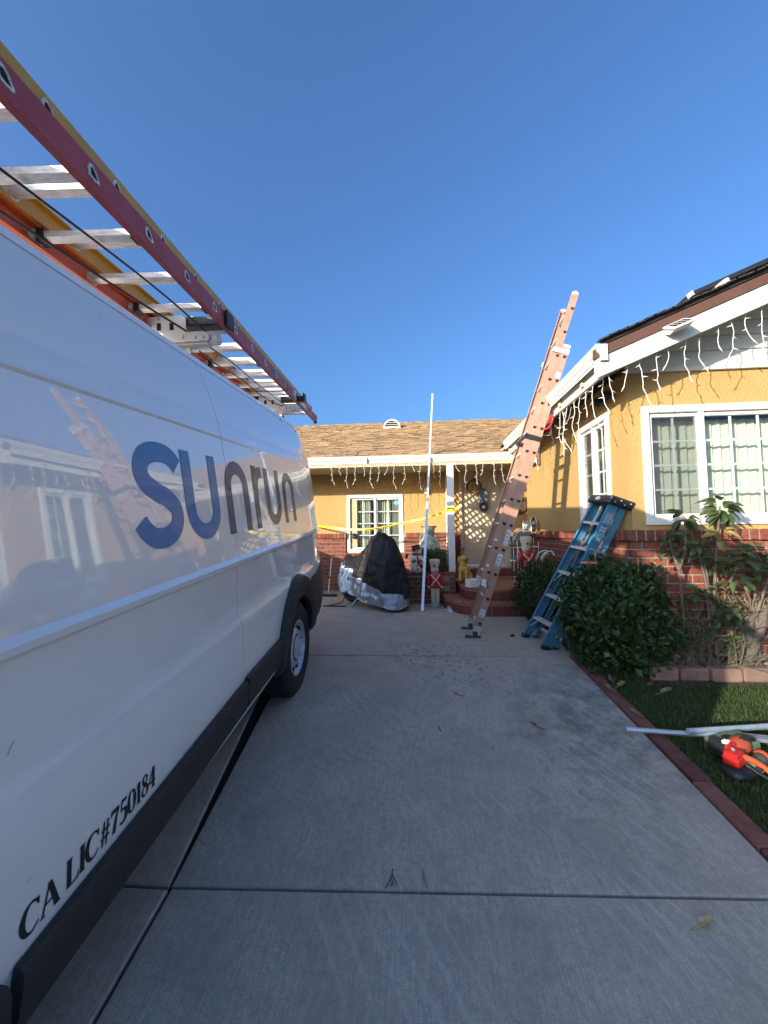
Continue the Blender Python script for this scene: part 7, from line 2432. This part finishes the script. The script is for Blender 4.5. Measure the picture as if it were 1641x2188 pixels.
# motor housing: orange barrel
b = MB().lathe([(0.035, -0.10), (0.055, -0.09), (0.068, -0.04), (0.072, 0.03), (0.066, 0.085), (0.048, 0.115), (0.0001, 0.12)], (0.06, 0.055, 0.11), 24, 0, ((0, 1, 0), (0, 0, 1), (1, 0, 0.12)))
tb_(b, 'motor_housing', 'orangep', 50)
b = MB().obox((-0.03, 0.055, 0.135), (0.05, 0, 0.012), (0, 0.028, 0), (-0.003, 0, 0.03), 0, 0.012)
tb_(b, 'neck', 'red')
b = MB()
for i in range(3):
    b.obox((-0.035 + 0.018 * i, 0.085, 0.155), (0.004, 0, 0), (0, 0.004, 0.02), (0, -0.02, 0.004))
tb_(b, 'vent_fin', 'foam')
# olive drum
b = MB().lathe([(0.0001, -0.105), (0.046, -0.105), (0.052, -0.098), (0.052, 0.095), (0.046, 0.10), (0.0001, 0.10)], (0.08, -0.065, 0.055), 26, 0, ((0, 1, 0), (0, 0, 1), (1, 0.12, 0)))
tb_(b, 'drum', 'olive', 50)
b = MB().lathe([(0.054, 0.07), (0.060, 0.08), (0.060, 0.105), (0.0001, 0.112)], (0.08, -0.065, 0.055), 26, 0, ((0, 1, 0), (0, 0, 1), (1, 0.12, 0)))
tb_(b, 'drum_cap', 'orangep', 50)
# trigger handle looping forward to the ground
b = MB().tube(smooth_path([(-0.085, -0.03, 0.13), (-0.05, -0.08, 0.115), (-0.015, -0.135, 0.08), (0.0, -0.185, 0.035), (-0.012, -0.195, 0.012)], 6), [0.024 - 0.0003 * i for i in range(25)], 10)
tb_(b, 'handle', 'orangep', 60)
b = MB().tube(smooth_path([(-0.075, -0.05, 0.075), (-0.06, -0.11, 0.045), (-0.03, -0.17, 0.015)], 6), 0.012, 8)
tb_(b, 'handle_guard', 'black', 60)
b = MB().obox((-0.046, -0.115, 0.070), (0.012, 0, 0), (0, 0.02, 0), (0, 0, 0.012), 0, 0.004)
tb_(b, 'trigger', 'dark')
tc = thing('tool_case', 'olive and black tool body lying behind the red cordless tool', 'power tool', (1.93, 2.60, -0.12))
m = frame_from((1.915, 2.615, gz(2.6) - 0.01), (0.92, 0.25, 0), (-0.25, 0.92, 0))
MB().obox((0, 0, 0.055), (0.135, 0, 0.01), (0, 0.075, 0), (-0.006, 0, 0.045), 0, 0.02).build('case_body', MT['olive'], tc, None, m)
MB().obox((-0.10, -0.03, 0.05), (0.055, 0, -0.02), (0, 0.06, 0), (0.01, 0, 0.05), 0, 0.015).build('nose_cover', MT['black'], tc, None, m)
b = MB().tube(smooth_path([(-0.05, -0.06, 0.10), (-0.02, -0.075, 0.125), (0.05, -0.07, 0.125), (0.09, -0.05, 0.10)], 5), 0.016, 8)
b.build('carry_handle', MT['black'], tc, 60, m)
MB().lathe([(0.035, 0), (0.04, 0.006), (0.03, 0.012), (0.0001, 0.012)], (-0.04, -0.02, 0.10), 18).build('dial', MT['black'], tc, 50, m)
MB().beam((0.12, -0.02, 0.09), (0.42, -0.10, 0.06), 0.05, 0.02, (0, 0, 1), 0, 0.004).beam((0.12, 0.03, 0.08), (0.42, -0.04, 0.05), 0.02, 0.03).build('guide_bar', MT['galv'], tc, None, m)

# fallen leaves, twig, fluff
def fallen(label, p, s, rot, m, seed, name='fallen_leaf', cat='leaf'):
    b = big_leaf_mesh(s, s * 0.6, 0.2, -0.25, seed)
    mw = T(*p) @ rz(rot) @ Matrix.Rotation(0.12, 4, 'X')
    o = bpy.data.objects.new(name, b.mesh(name, MT[m], 180))
    put(o, None, mw)
    tag(o, label, cat)
fallen('yellowed leaf lying on the edging brick nearest the hibiscus', (1.545, 3.32, -0.035), 0.075, 0.4, 'yleaf', 1)
fallen('yellowed leaf lying in the grass beside the edging row', (1.625, 3.37, -0.025), 0.085, -1.1, 'yleaf', 2)
fallen('pale tan leaf lying alone on the grass near the flower bed', (1.90, 3.27, -0.03), 0.10, -1.4, 'dleaf', 3)
fallen('small yellow leaf on the edging bricks above the pipe', (1.555, 2.99, -0.065), 0.045, 0.7, 'dleaf', 4)
fallen('brown curled leaf on the concrete at the front right', (1.015, 1.585, -0.205), 0.062, -1.3, 'dleaf', 5)
fallen('tiny curled leaf on the concrete just behind the cross joint', (0.006, 1.715, -0.194), 0.018, 0.3, 'dleaf', 6)
fallen('rusty brown leaf on the concrete in the middle of the driveway', (0.317, 3.222, -0.060), 0.055, 1.4, 'dleaf', 7)
fallen('dark scrap of leaf on the concrete below the edging row', (0.808, 2.818, -0.097), 0.05, 1.1, 'bark', 8)
tg = thing('fallen_twig', 'dark forked twig on the concrete by the cross joint', 'twig', (-0.13, 1.68, -0.19))
b = MB()
zz = lambda y: gz(y) + 0.005
for q_ in (((-0.125, 1.735), (-0.128, 1.70), (-0.150, 1.650)), ((-0.127, 1.712), (-0.112, 1.685), (-0.105, 1.668)), ((-0.130, 1.695), (-0.122, 1.675), (-0.126, 1.66))):
    b.tube([(x, y, zz(y)) for x, y in q_], 0.0022, 5)
b.build('twig', MT['bark'], tg)
tg = thing('fallen_twig', 'short dark straight twig in the middle of the driveway', 'twig', (0.13, 2.757, -0.10))
MB().tube([(0.128, 2.78, zz(2.78)), (0.145, 2.735, zz(2.735))], 0.003, 5).build('twig', MT['bark'], tg)
tg = thing('door_wedge', 'small black plastic scrap between the two leaning ladders', 'scrap', (1.12, 4.77, 0))
MB().tube([(1.10, 4.76, 0.012), (1.14, 4.785, 0.014)], 0.013, 8).build('scrap', MT['black'], tg, smooth=50)
ff = thing('fluff_heap', 'heap of white fluff on the concrete at the foot of the steps', 'fluff', (0.545, 6.30, 0))
b = MB()
rg = random.Random(91)
for i in range(520):
    a = rg.uniform(0, 6.28)
    rr = abs(rg.gauss(0, 0.5))
    p = Vector((0.555 + 0.13 * rr * math.cos(a), 6.25 + 0.10 * rr * math.sin(a), max(0.005, 0.085 * (1 - rr) * rg.uniform(0.2, 1.1))))
    d = Vector((rg.gauss(0, 1), rg.gauss(0, 1), rg.gauss(0.3, 0.6))).normalized() * rg.uniform(0.02, 0.05)
    if p.z + d.z < 0.004:
        d.z = abs(d.z)
    b.tube([p, p + d * 0.5 + Vector((rg.gauss(0, 0.006), rg.gauss(0, 0.006), 0.004)), p + d], 0.0022, 3)
b.build('fibres', MT['fluff'], ff)
MB().lathe([(0.085, 0.0), (0.07, 0.03), (0.035, 0.055), (0.0001, 0.065)], (0.555, 6.25, 0.0), 12).build('core', MT['fluff'], ff, smooth=60)
